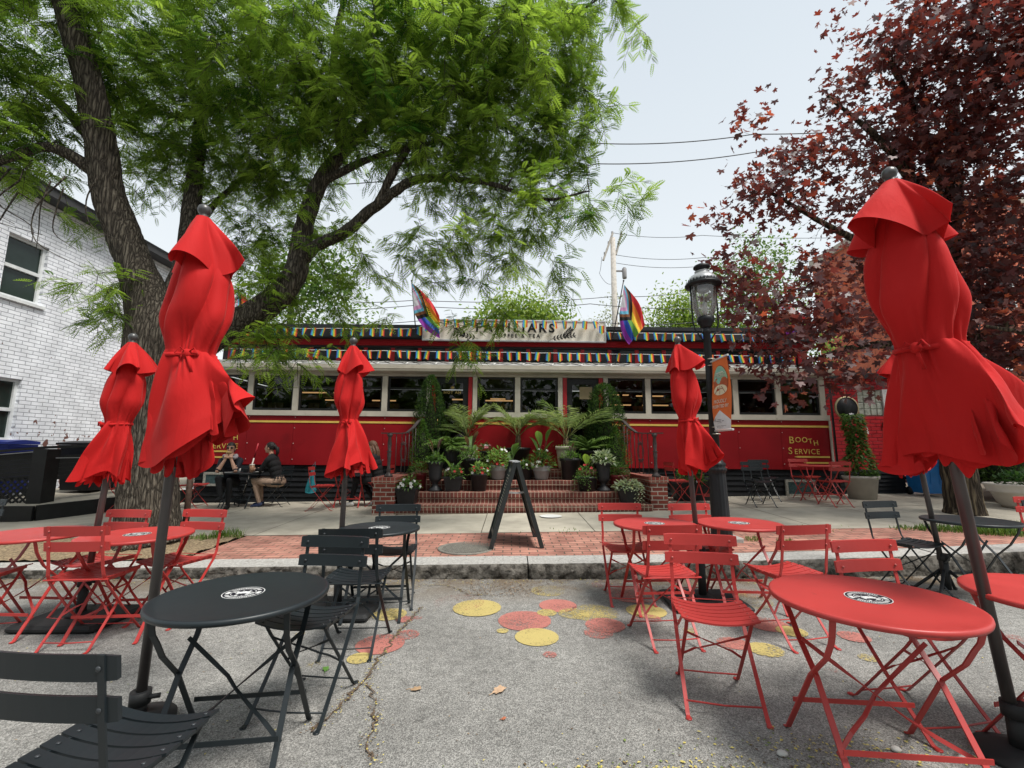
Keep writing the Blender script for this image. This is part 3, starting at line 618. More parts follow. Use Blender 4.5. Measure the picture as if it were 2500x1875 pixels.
# ------------------------------------------------------------------ progress flags
PF = {n: mat('pride_' + n, c, .75, namt=.05, trans=.35) for n, c in dict(red=(.60, .03, .035), orange=(.75, .22, .03), yellow=(.80, .60, .05), green=(.13, .33, .06), blue=(.03, .09, .45), purple=(.28, .04, .36), white=(.78, .76, .8), pink=(.75, .35, .60), cyan=(.16, .52, .72), brown=(.20, .075, .03), black=(.012, .011, .012)).items()}
ORD = ['red', 'orange', 'yellow', 'green', 'blue', 'purple', 'white', 'pink', 'cyan', 'brown', 'black']
def pride(label, htop, hbot, ftop, fbot, p0, p1, bulge=.1, seed=0):
    r = thing('pride_flag', label, 'flag', p0, 0, 'pride flags on the diner roof'); O = Vector(p0)
    b = MB(); b.tube([Vector(p0) - O, Vector(p1) - O], .013, 8); b.ball(Vector(p1) - O, .022, 8, 6); b.build('pole', mat('flagpole', (.02, .02, .022), .4), r)
    A, B_, C_, D_ = [Vector(q) - O for q in (htop, hbot, ftop, fbot)]; nu, nv = 60, 48; vs = []; fs = []; mi = []
    for j in range(nv + 1):
        v = j / nv
        for i in range(nu + 1):
            u = i / nu; p = A.lerp(B_, v).lerp(C_.lerp(D_, v), u); e = math.sin(math.pi * v) * u
            p += Vector((bulge * math.sin(math.pi * u) * (.6 - v), .05 * math.sin(v * 9 + u * 5 + seed) * u + .03 * math.sin(v * 20 - u * 8 + seed) * u - .04 * e, -.10 * math.sin(math.pi * u) * (v - .3)))
            vs.append(p)
    for j in range(nv):
        for i in range(nu):
            fs.append((j*(nu+1)+i, j*(nu+1)+i+1, (j+1)*(nu+1)+i+1, (j+1)*(nu+1)+i)); u = (i + .5) / nu; v = (j + .5) / nv; k = u * 1.12 + abs(v - .5) * .9
            c = 'white' if k < .26 else 'pink' if k < .36 else 'cyan' if k < .46 else 'brown' if k < .56 else 'black' if k < .66 else ORD[min(5, int(v * 6))]
            mi.append(ORD.index(c))
    me = MB(); me.v = [tuple(v) for v in vs]; me.f = fs; me.m = mi; me.s = [True] * len(fs); me.build('cloth', [PF[n] for n in ORD], r)
pride('rainbow flag with pale chevrons drooping from a pole at the left end of the sign', (-2.39, 10.3, 5.30), (-2.31, 10.3, 4.55), (-1.69, 10.2, 4.44), (-1.68, 10.2, 3.93), (-2.29, 10.45, 4.1), (-2.40, 10.3, 5.36), .12, 0)
pride('rainbow flag with pale chevrons hanging from a leaning pole right of the sign', (2.65, 10.18, 5.21), (2.52, 10.22, 4.52), (3.07, 10.05, 4.2), (2.68, 10.05, 3.74), (2.40, 10.45, 4.0), (2.63, 10.15, 5.3), .14, 2)
pride('rainbow flag half hidden by the leaning trunk near the left end of the diner', (-6.35, 10.0, 5.0), (-6.5, 10.05, 4.4), (-5.98, 9.9, 4.55), (-6.2, 9.9, 4.0), (-6.75, 10.45, 3.95), (-6.32, 9.98, 5.06), .1, 4)
pride('rainbow flag glimpsed through the red maple leaves over the right part of the roof', (6.25, 10.0, 4.75), (6.05, 10.1, 4.3), (6.62, 9.9, 4.3), (6.35, 9.9, 3.9), (5.87, 10.45, 4.0), (6.27, 9.98, 4.8), .1, 6)
# ================================================================== OTHER BUILDINGS
# white painted brick building on the left (long side wall runs away from the street)
wb = thing('white_brick_building', 'tall white painted brick building with flaking paint at the left edge', 'building', (-10.2, 0, 0))
WBR = brickmat('white_brick', (.80, .82, .86), (.74, .76, .80), (.36, .37, .41), .235, .082, .007, 'YZ', bump=1.0, peel=((.16, .075, .06), 2.6, 1.2), namt=.15)
wins = [(8.60, 9.40, 4.43, 5.75), (8.0, 9.27, 1.54, 2.8)]
ys = sorted({5.0, 15.0, *[q for w_ in wins for q in w_[:2]]}); zs = sorted({-.1, 6.72, *[q for w_ in wins for q in w_[2:]]})
b = MB()
for a, c in zip(ys, ys[1:]):
    for z0, z1 in zip(zs, zs[1:]):
        if any(w_[0] <= a and c <= w_[1] and w_[2] <= z0 and z1 <= w_[3] for w_ in wins): continue
        b.add([(0, a, z0), (0, c, z0), (0, c, z1), (0, a, z1)], [(0, 1, 2, 3)])
for (y0, y1, z0, z1) in wins:                                        # reveals
    b.add([(0, y0, z0), (-.14, y0, z0), (-.14, y0, z1), (0, y0, z1)], [(0, 1, 2, 3)]); b.add([(0, y1, z0), (-.14, y1, z0), (-.14, y1, z1), (0, y1, z1)], [(3, 2, 1, 0)])
    b.add([(0, y0, z1), (-.14, y0, z1), (-.14, y1, z1), (0, y1, z1)], [(0, 1, 2, 3)]); b.add([(0, y0, z0), (-.14, y0, z0), (-.14, y1, z0), (0, y1, z0)], [(3, 2, 1, 0)])
b.add([(0, 15.0, -.1), (-9, 15.0, -.1), (-9, 15.0, 6.72), (0, 15.0, 6.72)], [(0, 1, 2, 3)]); b.add([(0, 5, -.1), (-9, 5, -.1), (-9, 5, 6.72), (0, 5, 6.72)], [(3, 2, 1, 0)])
b.build('wall', WBR, wb)
WF = mat('white_frame', (.66, .68, .68), .5)
for (y0, y1, z0, z1) in wins:
    f = MB(); t_ = .06; zm = (z0 + z1) / 2
    for (a, c, p, q, x) in ((y0, y0+t_, z0, z1, 0), (y1-t_, y1, z0, z1, 0), (y0+t_, y1-t_, z1-t_, z1, 0), (y0+t_, y1-t_, z0, z0+t_, 0), (y0+t_, y1-t_, zm-.035, zm+.035, .01)): f.box(-.13, -.07 + x, a, c, p, q)
    f = f.build('window', WF, wb); MB().box(-.122, -.112, y0+t_, y1-t_, z0+t_, z1-t_).build('pane', mat('green_dark_glass', (.018, .03, .026), .06), f)
    MB().box(-.02, .05, y0-.06, y1+.06, z0-.07, z0-.005).build('sill', WF, f)
b = MB(); b.box(-.4, .34, 5, 15.1, 6.721, 6.725); b.box(.30, .36, 5, 15.1, 6.7255, 6.88); b.build('eave', mat('dark_soffit', (.045, .045, .047), .7), wb)
b = MB(); b.add([(.4, 5, 6.92), (.4, 15.2, 6.92), (-4.5, 15.2, 9.0), (-4.5, 5, 9.0)], [(0, 1, 2, 3)]); b.add([(-9.4, 5, 6.92), (-9.4, 15.2, 6.92), (-4.5, 15.2, 9.0), (-4.5, 5, 9.0)], [(3, 2, 1, 0)]); b.build('roof', mat('slate', (.06, .06, .065), .8, namt=.3), wb)
wl = thing('wall_lantern', 'dark boxy lamp fixed on the white brick wall near the trunk', 'wall lamp', (-10.13, 13.6, 4.6))
b = MB(); b.box(0, .22, -.12, .12, 0, .32); b.box(0, .26, -.15, .15, .32, .36); b.build('body', mat('bronze_lamp', (.06, .05, .045), .5), wl); MB().box(.03, .19, -.1, .1, -.02, 0).build('lens', mat('lens', (.5, .5, .48), .3), wl)
# red annex at the right end of the diner
an = thing('brick_annex', 'low annex of glossy red painted brick with a glass block window', 'building', (0, 10.42, 0))
RBR = brickmat('red_painted_brick', (.50, .022, .03), (.42, .016, .022), (.22, .008, .012), .24, .082, .010, 'XZ', rough=.4, bump=1.0, namt=.2)
x0, x1 = 7.19, 8.9; gx0, gx1, gz0, gz1 = 8.04, 8.62, 2.14, 2.75
b = MB(); b.box(x0, x1, 0, 2.4, .84, 2.13)
for (a, c, p, q) in ((x0, gx0, 2.13, 3.0), (gx1, x1, 2.75, 3.0), (gx0, gx1, gz1, 3.0)): b.box(a, c, 0, 2.4, p, q)
b.build('wall', RBR, an)
b = MB(); b.box(gx1, x1, -.015, .1, 2.13, 2.75); b.build('white_clapboard', mat('white_clap', (.6, .6, .6), .7, namt=.15, nsc=20), an)
b = MB()
for i in range(4):
    for j in range(4): b.rbox(gx0 + .145*i + .006, gx0 + .145*i + .139, .02, .1, gz0 + .152*j + .006, gz0 + .152*j + .146, .012)
f = MB().box(gx0, gx1, .05, .12, gz0 - .01, gz1).build('window', mat('white_grout', (.66, .67, .64), .6), an); b.build('glass_blocks', mat('block_glass', (.40, .42, .36), .15, namt=.25, nsc=12), f)
b = MB(); z = .1
while z < .82: b.add([(x0, -.03, z), (x1, -.03, z), (x1, -.005, z + .09), (x0, -.005, z + .09), (x0, 0, z), (x1, 0, z)], [(0, 1, 2, 3), (0, 4, 5, 1)]); z += .09
b.box(x0, x1, .0, 2.4, .05, .83); b.build('clapboard_base', MATS['black_clapboard'], an)
b = MB(); b.box(x0 - .04, x1 + .1, -.1, 2.5, 3.0, 3.12); b.build('roof', BLKROOF, an)
b = MB()
for zz in (1.28, 1.115, .945):
    b.box(8.52, 8.80, -.012, 0, zz - .035, zz + .035)
vp = build_each(b, 'vent_plate', mat('brass_vent', (.30, .22, .10), .4, .6), an)
for zz, v_ in zip((1.28, 1.115, .945), vp):
    b = MB()
    for i in range(5): b.box(8.545 + i*.05, 8.58 + i*.05, -.016, -.012, zz - .018, zz + .018)
    b.build('slots', BLK, v_)
b = text_mb('6', .24, .02, .006); b.xf(Matrix.Translation((8.58, -.02, 1.86))); b.build('house_number', BLK, an)
# round hanging sign by the annex
hs_ = thing('hanging_sign', 'round black sign with pale rim hanging from an iron pole by the annex', 'sign', (7.25, 9.95, walk_z(7.25, 9.95)))
zz = 2.27 - walk_z(7.25, 9.95)
b = MB(); b.tube([(-.17, 0, 0), (-.17, 0, zz + .5), (.25, 0, zz + .5)], .022, 8); b.build('iron_pole', BLK, hs_)
b = MB(); b.lathe([(.0, -.018), (.235, -.018), (.235, .018), (0, .018)], 32); b.xf(Matrix.Translation((.16, 0, zz)) @ Matrix.Rotation(R(90), 4, 'X')); b.build('disc', BLK, hs_)
b = MB(); b.lathe([(.235, -.024), (.262, -.02), (.262, .02), (.235, .024)], 32); del b.f[-2:], b.m[-2:], b.s[-2:]; b.xf(Matrix.Translation((.16, 0, zz)) @ Matrix.Rotation(R(90), 4, 'X')); b.tube([(.16, 0, zz + .26), (.16, 0, zz + .49)], .006, 6); b.build('rim', mat('gilt_rim', (.5, .42, .25), .4, .3), hs_)
# orange brick block far right behind the maple
ob_ = thing('orange_brick_building', 'tall orange brick building showing through the maple leaves', 'building', (25.2, 26, 0)); ob_.scale = (1.6, .5, 1.5)
OBR = brickmat('orange_brick', (.52, .14, .07), (.42, .10, .055), (.36, .15, .10), .22, .078, .009, 'YZ', bump=.5)
OBR2 = brickmat('orange_brick_front', (.52, .14, .07), (.42, .10, .055), (.36, .15, .10), .22, .078, .009, 'XZ', bump=.5)
b = MB(); b.add([(0, 0, 0), (0, 20, 0), (0, 20, 11), (0, 0, 11)], [(0, 1, 2, 3)], 0); b.add([(0, 0, 0), (16, 0, 0), (16, 0, 11), (0, 0, 11)], [(0, 1, 2, 3)], 1); b.add([(0, 0, 11), (16, 0, 11), (16, 20, 11), (0, 20, 11)], [(0, 1, 2, 3)], 1); b.build('wall', [OBR, OBR2], ob_)
for (x, z) in ((2.6, 6.5), (6.2, 6.5), (2.6, 2.4), (6.2, 2.4)):
    f = MB(); f.box(x-.55, x+.55, -.05, .02, z-.06, z); f.box(x-.55, x-.49, -.03, .02, z, z+1.6); f.box(x+.49, x+.55, -.03, .02, z, z+1.6); f.box(x-.55, x+.55, -.05, .02, z+1.6, z+1.68); f.box(x-.49, x+.49, -.02, .02, z+.78, z+.83)
    f = f.build('window', WF, ob_); MB().box(x-.49, x+.49, -.012, .004, z, z+1.6).build('pane', mat('dark_glass', (.02, .02, .02), .1), f)
MB().box(-.15, 16.1, -.15, 20, 11.002, 11.35).build('cornice', mat('stone_cornice', (.4, .36, .3), .8), ob_)

# ------------------------------------------------------------------ stoop: brick steps and two piers
st = thing('brick_stoop', 'broad red brick steps with a low pier at each side up to the diner doors', 'steps', (0, 0, 0))
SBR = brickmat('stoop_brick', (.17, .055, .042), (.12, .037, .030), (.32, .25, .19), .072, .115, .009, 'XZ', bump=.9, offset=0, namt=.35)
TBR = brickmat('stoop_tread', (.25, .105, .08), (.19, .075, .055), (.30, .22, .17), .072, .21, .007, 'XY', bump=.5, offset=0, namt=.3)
PBR = brickmat('pier_brick', (.26, .062, .043), (.17, .042, .032), (.42, .36, .30), .205, .076, .011, 'XZ', bump=.9, namt=.35)
PBY = brickmat('pier_brick_side', (.26, .062, .043), (.17, .042, .032), (.42, .36, .30), .205, .076, .011, 'YZ', bump=.9, namt=.35)
TOPS = [.375, .575, .765, .95]; FR = [8.3, 8.62, 8.95, 9.28]; prev = .15
SX = [(-2.1, 2.52), (-2.0, 2.4), (-1.95, 2.38), (-1.95, 2.38)]
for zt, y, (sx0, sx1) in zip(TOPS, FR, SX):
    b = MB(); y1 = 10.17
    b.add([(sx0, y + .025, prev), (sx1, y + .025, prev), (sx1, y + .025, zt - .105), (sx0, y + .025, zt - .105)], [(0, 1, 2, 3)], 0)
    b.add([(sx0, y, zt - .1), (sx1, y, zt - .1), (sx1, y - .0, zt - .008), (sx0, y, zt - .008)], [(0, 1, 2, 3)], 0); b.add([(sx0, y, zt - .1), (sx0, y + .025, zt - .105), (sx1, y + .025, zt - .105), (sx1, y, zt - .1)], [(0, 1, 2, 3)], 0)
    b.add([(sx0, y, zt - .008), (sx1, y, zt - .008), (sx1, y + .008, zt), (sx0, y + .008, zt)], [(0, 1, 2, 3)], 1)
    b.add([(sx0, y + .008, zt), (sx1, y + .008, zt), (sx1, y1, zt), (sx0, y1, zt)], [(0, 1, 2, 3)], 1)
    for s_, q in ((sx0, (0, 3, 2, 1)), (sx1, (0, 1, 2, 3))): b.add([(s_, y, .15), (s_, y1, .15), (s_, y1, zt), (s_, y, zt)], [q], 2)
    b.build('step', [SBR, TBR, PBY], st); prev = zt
for (px0, px1, y0) in ((-2.50, -2.11, 8.28), (2.53, 2.84, 8.42)):
    b = MB(); z1 = .86
    b.add([(px0, y0, .1), (px1, y0, .1), (px1, y0, z1 - .1), (px0, y0, z1 - .1)], [(0, 1, 2, 3)], 0)
    b.add([(px0, y0, .1), (px0, 10.17, .1), (px0, 10.17, z1 - .1), (px0, y0, z1 - .1)], [(3, 2, 1, 0)], 2); b.add([(px1, y0, .1), (px1, 10.17, .1), (px1, 10.17, z1 - .1), (px1, y0, z1 - .1)], [(0, 1, 2, 3)], 2)
    b = b.build('pier', [PBR, TBR, PBY], st)
    c = MB(); c.box(px0 - .025, px1 + .025, y0 - .025, 10.17, z1 - .098, z1, 0); c.build('pier_cap', [brickmat('cap_brick', (.30, .08, .06), (.23, .06, .045), (.36, .28, .22), .075, .2, .008, 'XZ', offset=0)], b)
# wrought iron handrails
def railing(label, sx, mir):
    r = thing('iron_handrail', label, 'handrail', (sx, 8.42, .862), 0, 'handrails of the diner steps'); IR = mat('wrought_iron', (.075, .062, .06), .5, .4, namt=.3, nsc=30); k = mir
    b = MB(); b.lathe([(.085, 0), (.075, .03), (.04, .06), (.03, .1), (.045, .13), (.03, .16), (.03, .30), (.04, .42), (.028, .44), (.05, .46), (.028, .48), (.04, .60), (.028, .72), (.035, .73), (.05, .75), (.05, .79)], 14, (0, .05, 0)); b.build('newel_post', IR, r)
    P = [(-.16*k, .05, .80), (0, .05, .80), (.18*k, .15, .80), (.26*k, .3, .82), (.31*k, .6, .93), (.33*k, .95, 1.07), (.35*k, 1.25, 1.16)]
    b = MB(); b.strip(P, .06, .02, (0, 1, 0) if False else [(0, 1, 0), (0, 1, 0), (-k, 1, 0), (-k, .5, 0), (-k, 0, 0), (-k, 0, 0), (-k, 0, 0)]); b.build('top_rail', IR, r)
    pts = [Vector(p) for p in P]; bal = MB(); foot = MB()
    for i in range(8):
        t_ = .12 + i * .118; seg = t_ * (len(pts) - 2) + 1; j = min(int(seg), len(pts) - 2); p = pts[j].lerp(pts[j+1], seg - j); zb = .05
        n = 14 if i % 3 == 1 else 2; tw = [(p.x + (.006 * math.cos(q * 2.2) if n > 2 else 0), p.y + (.006 * math.sin(q * 2.2) if n > 2 else 0), zb + (p.z - .01 - zb) * q / n) for q in range(n + 1)]; bal.tube(tw, .0085, 6)
    build_each(bal, 'baluster', IR, r)
    sc = MB(); c0 = pts[2].lerp(pts[3], .5)
    for s_ in (1, -1):
        sc.tube([(c0.x + s_ * .06 * math.sin(math.pi * q / 10) * (1 if q < 10 else 1), c0.y, .25 + .4 * q / 10) for q in range(11)], .007, 6)
        for zc in (.3, .6): sc.tube([(c0.x + s_ * (.03 + .025 * math.cos(a * .6)), c0.y, zc + .025 * math.sin(a * .6)) for a in range(10)], .006, 5)
    sc.build('scroll_panel', IR, r)
    b = MB(); b.tube([(0, .06, .05), (.2*k, .2, .05), (.33*k, 1.2, .05)], .008, 6); b.build('bottom_rail', IR, r)
railing('iron handrail with twisted balusters on the pier left of the steps', -2.28, 1)
railing('iron handrail with scroll panel on the pier right of the steps', 2.66, -1)
# ================================================================== CHAIRS AND TABLES
def paintmat(n, c, rough=.42): return mat(n, c, rough, namt=.08, nsc=5, vary=.07, spec=.4, dirt=(tuple(q * .6 + .01 for q in c), .63), dsc=13)
REDM = paintmat('red_enamel', (.42, .040, .036)); DRKM = paintmat('anthracite_enamel', (.012, .017, .020), .42)
BOLT = {'red': mat('red_bolt', (.42, .10, .09), .35, .3), 'dark': mat('dark_bolt', (.05, .055, .06), .4, .3)}
EN = {'red': REDM, 'dark': DRKM}
def chair_mesh_parts(root, col):
    E_ = EN[col]; B_ = BOLT[col]
    b = MB(); bo = MB(); ny = 6                                   # five curved slats and a narrow front lip
    for i in range(ny):
        y0 = -.155 + i * .060; y1 = y0 + (.051 if i < ny - 1 else .045); hw = .205 - .005 * abs(i - 2.5); n = 10; top = []; bot = []
        zz = lambda u, y: .445 + .028 * abs(u) ** 2.0 + (.012 if y > .14 else 0) * 0 + .018 * max(0, (y + .02)) * 1.2 - (.05 * max(0, y - .15))
        vs = []
        for k in range(n + 1):
            u = -1 + 2 * k / n
            for (y, dz) in ((y0, -.009), (y0, 0), (y1, 0), (y1, -.009)): vs.append((u * hw, y, zz(u, y) + dz))
        fs = []
        for k in range(n):
            for q in range(4): r_ = (q + 1) % 4; fs.append((4*k+q, 4*k+4+q, 4*k+4+r_, 4*k+r_))
        fs += [(0, 1, 2, 3), (4*n+3, 4*n+2, 4*n+1, 4*n)]
        b.add(vs, fs)
        for s_ in (1, -1): u = .84 * s_; bo.lathe([(.007, 0), (.006, .003), (0, .0035)], 8, (u * hw, (y0 + y1) / 2, zz(u, y0)))
    b.join(bo, 1); b.build('seat', [E_, B_], root)
    b = MB()
    for s_ in (1, -1): b.strip([(s_*.168, -.19, .452), (s_*.168, -.15, .448), (s_*.168, .12, .453), (s_*.168, .165, .458)], .010, .024, (1, 0, 0))
    b.strip([(-.21, -.19, .458), (.21, -.19, .458)], .016, .005, (0, 1, .3)); b.strip([(-.168, .13, .437), (.168, .13, .437)], .014, .005, (0, 0, 1)); b.build('seat_frame', E_, root)
    for zc, yc in ((.79, -.238), (.685, -.222)):
        b = MB(); n = 10; vs = []; h = .034
        for k in range(n + 1):
            u = -1 + 2 * k / n; y = yc + .016 * (u * u) - .010; c_ = .004 if abs(u) == 1 else 0
            for dy, dz in ((-.006, -h + c_), (.006, -h + c_ + .002), (.006, h - c_ - .002), (-.006, h - c_)): vs.append((u * .213, y + dy - dz * .14, zc + dz))
        fs = [(0, 1, 2, 3), (4*n+3, 4*n+2, 4*n+1, 4*n)]
        for k in range(n):
            for q in range(4): r_ = (q + 1) % 4; fs.append((4*k+q, 4*k+4+q, 4*k+4+r_, 4*k+r_))
        b.add(vs, fs, 0)
        for s_ in (1, -1):
            for dy, f in ((.009, 1), (-.010, -1)):
                q = MB(); q.lathe([(.008, 0), (.007, .003), (0, .004)], 8); q.xf(Matrix.Translation((s_ * .17, yc + dy + .002, zc)) @ Matrix.Rotation(R(-90 * f), 4, 'X')); b.join(q, 1)
        b.build('backrest_slat', [E_, B_], root)
    for s_ in (1, -1):                                            # back upright running down to the front foot
        x = s_ * .176; P = [(x, -.248, .825), (x, -.225, .66), (x, -.205, .54), (x*1.03, -.195, .49), (x*1.05, -.165, .43), (x*1.06, .0, .226), (x*1.07, .195, .014), (x*1.07, .205, .006), (x*1.07, .235, .005)]
        sd = [(1, 0, 0)] * 3 + [(1, .3, 0)] + [(1, 0, 0)] * 5
        b = MB(); b.strip(P, .020, .006, sd); b.lathe([(.016, 0), (.016, .006), (0, .007)], 10, (x*1.07, .225, .0)); q = MB(); q.lathe([(.007, 0), (.006, .006), (0, .007)], 8); q.xf(Matrix.Translation((x*1.06 + s_*.004, .0, .226)) @ Matrix.Rotation(R(90 * s_), 4, 'Y')); b.join(q, 1); b.build('leg', [E_, B_], root)
        x = s_ * .160; P = [(x, .145, .445), (x, .10, .385), (x*1.02, -.22, .014), (x*1.02, -.235, .006), (x*1.02, -.262, .005)]
        b = MB(); b.strip(P, .018, .006, (1, 0, 0)); b.lathe([(.016, 0), (.016, .006), (0, .007)], 10, (x*1.02, -.255, 0)); b.build('leg', E_, root)
    b = MB(); b.tube([(-.185, .158, .055), (0, .165, .05), (.185, .158, .055)], .0045, 6); b.build('stretcher', E_, root)
    b = MB(); b.tube([(-.163, -.185, .055), (0, -.19, .05), (.163, -.185, .055)], .0045, 6); b.build('stretcher', E_, root)
    b = MB()
    for s_ in (1, -1):
        P = [(-.158*s_, .085, .365), (-.10*s_, .06, .335), (-.06*s_, .04, .315), (0, .012 + .004*s_, .285), (.06*s_, -.015, .255), (.10*s_, -.04, .235), (.158*s_, -.075, .19)]
        b.strip(P, .013, .004, [(0, .6, 1), (0, .6, 1), (0, 1, 0), (0, 1, 0), (0, 1, 0), (0, .6, 1), (0, .6, 1)])
    b.build('cross_brace', E_, root)
def new_chair(col, loc, rz, label, group):
    t = thing('bistro_chair', label, 'chair', loc, rz, group); chair_mesh_parts(t, col); return t
def emblem(par, R_, z):
    b = MB(); n = 48; K = mat('emblem_black', (.012, .012, .02), .5); W = mat('emblem_white', (.62, .63, .62), .5)
    def ring(r0, r1, m, dz, a0=0, a1=6.28319, k=n):
        vs = []; 
        for i in range(k + 1): a = a0 + (a1 - a0) * i / k; vs += [(r0*math.cos(a), r0*math.sin(a), z+dz), (r1*math.cos(a), r1*math.sin(a), z+dz)]
        b.add(vs, [(2*i, 2*i+1, 2*i+3, 2*i+2) for i in range(k)], m)
    r = random.Random(5)
    ring(.0, R_ * .97, 0, .0005); ring(R_ * .96, R_, 1, .001); ring(R_ * .57, R_ * .60, 1, .001)
    for a0, a1 in ((.5, 2.65), (3.6, 5.8)):                       # ring of small lettering, too fine to read
        a = a0
        while a < a1: w_ = r.uniform(.05, .09); ring(R_ * .68, R_ * .86, 1, .001, a, a + w_, 2); a += w_ + .045
    for a0 in (2.85, 5.95): ring(R_ * .66, R_ * .86, 1, .001, a0, a0 + .5, 8)
    for i in range(26):
        a, q = r.uniform(0, 6.28), R_ * .5 * math.sqrt(r.random()); s = R_ * r.uniform(.03, .1); x, y = q*math.cos(a), q*math.sin(a)
        b.add([(x+s*math.cos(k)*r.uniform(.6, 1.3), y+s*math.sin(k)*r.uniform(.5, 1), z+.001+i*1e-5) for k in np.linspace(0, 5.4, 7)], [tuple(range(7))], 1)
    b.add([(R_*.30*math.cos(k)*1.1, R_*.17*math.sin(k)+R_*.03*math.sin(3*k), z+.0015) for k in np.linspace(0, 6.1, 16)], [tuple(range(16))], 1)
    b.build('emblem', [K, W], par)
def table_parts(root, col, r=.36, z=.70, badge=True):
    E_ = EN[col]
    b = MB(); b.lathe([(0, z - .006), (r - .03, z - .006), (r - .012, z - .022), (r - .003, z - .022), (r, z - .012), (r - .002, z - .002), (r - .010, z + .002), (r - .022, z), (0, z - .001)], 64); tp = b.build('tabletop', E_, root)
    if badge: emblem(tp, .088, z)
    a = r * .70
    for s_ in (1, -1):
        for e in (1, -1):
            x = s_ * (a - (.014 if e > 0 else .0)); P = [(x*1.02, e*(r*.60), z - .01), (x*1.0, e*(r*.52), z - .10), (x*.98, e*(r*.46), z - .135), (x*.97, e*(r*.33), z - .21), (x*.97, -e*(r*.02), z*.52), (x*1.0, -e*(r*.66), .012), (x*1.0, -e*(r*.72), .005)]
            b = MB(); b.strip(P, .024, .007, (1, 0, 0)); 
            if e > 0: q = MB(); q.lathe([(.008, 0), (.006, .005), (0, .006)], 8); q.xf(Matrix.Translation((x*.97 + s_*.004, -.005, z*.52)) @ Matrix.Rotation(R(90 * s_), 4, 'Y')); b.join(q, 1)
            b.build('leg', [E_, BOLT[col]], root)
    for e, zc in ((-1, .165), (1, .165)):
        b = MB(); b.strip([(-a*.98, e * r * .50, zc), (a*.98, e * r * .50, zc)], .020, .005, (0, 0, 1)); b.build('crossbar', E_, root)
    b = MB()
    for s_ in (1, -1):
        P = [(-a*.96*s_, .07, z*.70), (-a*.5*s_, .05, z*.56), (-a*.2*s_, .035, z*.47), (0, .012 - .012*s_, z*.41), (a*.3*s_, -.03, z*.32), (a*.6*s_, -.07, z*.25), (a*.97*s_, -.15, .13)]
        b.strip(P, .018, .005, [(0, .5, 1), (0, .5, 1), (0, 1, .2), (0, 1, 0), (0, 1, .2), (0, .5, 1), (0, .5, 1)])
    b.build('cross_brace', E_, root)
GC = 'folding bistro chairs'; GT = 'round folding bistro tables'
CH = [  # x, y, rotation, colour, on pavement, label
 (-1.20, 1.50, -5, 'dark', 0, 'dark bistro chair in the lower left corner, nearest of all chairs'),
 (-1.10, 2.62, 174, 'dark', 0, 'dark chair tucked behind the right edge of the big dark table in front'),
 (-1.09, 3.37, 2, 'dark', 0, 'dark chair with its back to us between the two dark tables'),
 (-1.07, 4.26, 187, 'dark', 0, 'dark chair behind the farther dark table, facing us by the kerb'),
 (-3.02, 3.46, 4, 'red', 0, 'red chair with its back to us before the pair of red tables on the left'),
 (-3.40, 3.86, 174, 'red', 0, 'red chair facing us in front of the big tree trunk'),
 (-2.75, 3.88, 172, 'red', 0, 'red chair facing us by the kerb at the right end of the left red tables'),
 (-3.88, 3.45, 10, 'red', 0, 'red chair cut by the left edge with only seat and legs showing'),
 (-5.62, 4.72, 178, 'dark', 0, 'dark chair cut by the left edge behind the leftmost red table'),
 (1.06, 4.36, 179, 'red', 0, 'red chair facing us at the left end of the middle red tables'),
 (1.76, 4.33, 185, 'red', 0, 'red chair facing us just behind the umbrella pole right of the steps'),
 (1.11, 3.51, 4, 'red', 0, 'red chair seen from behind, overlapped by the nearest red chair'),
 (1.12, 2.68, 169, 'red', 0, 'red chair standing alone in the middle foreground, facing us'),
 (2.02, 3.52, 9, 'red', 0, 'red chair seen from behind between the middle tables and the front red table'),
 (2.08, 2.50, 188, 'red', 0, 'bright red chair pulled up behind the big red table in front'),
 (3.84, 4.55, 192, 'dark', 0, 'dark chair facing us left of the dark table on the right'),
 (5.55, 4.62, 172, 'dark', 0, 'dark chair at the right edge with just its seat and legs beside the dark table'),
 (5.80, 4.95, 160, 'red', .02, 'red chair back leaning in at the right edge by the white planter'),
 (4.72, 8.80, 180, 'dark', 1, 'dark chair alone on the pavement in front of the basement window'),
 (5.25, 9.55, 176, 'dark', 1, 'dark chair close to the black clapboard behind the other dark chair'),
 (6.08, 8.72, 2, 'red', 1, 'red chair seen from behind under the small red table at the right end'),
 (6.22, 9.72, 180, 'red', 1, 'red chair against the diner beyond the small red table at its right end'),
 (3.35, 9.15, 278, 'red', 1, 'red chair facing right between the brick pier and the small red table by the lamp'),
 (-3.69, 9.0, 279, 'red', 1, 'empty red chair facing right on the pavement beside the hanging teal bag'),
 (-2.72, 9.5, 88, 'red', 1, 'red chair left of the steps with the long haired reader sitting on it'),
 (-6.62, 9.6, 272, 'red', 1, 'red chair behind the grey meter post left of the diners'),
 (-7.6, 9.1, 285, 'red', 1, 'red chair almost hidden behind the big trunk beside the ramp'),
 (-5.86, 9.72, 190, 'dark', 1, 'dark chair under the person in sunglasses'),
 (-4.92, 9.62, 86, 'dark', 1, 'dark chair under the person with the dark ponytail'),
]
protos = {}
for (x, y, rz, c, pv, lab) in CH:
    loc = (x, y, walk_z(x, y) if pv == 1 else (walk_z(x, y) if y > kerb_y(x) else 0))
    if c not in protos: protos[c] = new_chair(c, loc, R(rz), lab, GC)
    else: dup(protos[c], loc, R(rz), lab)
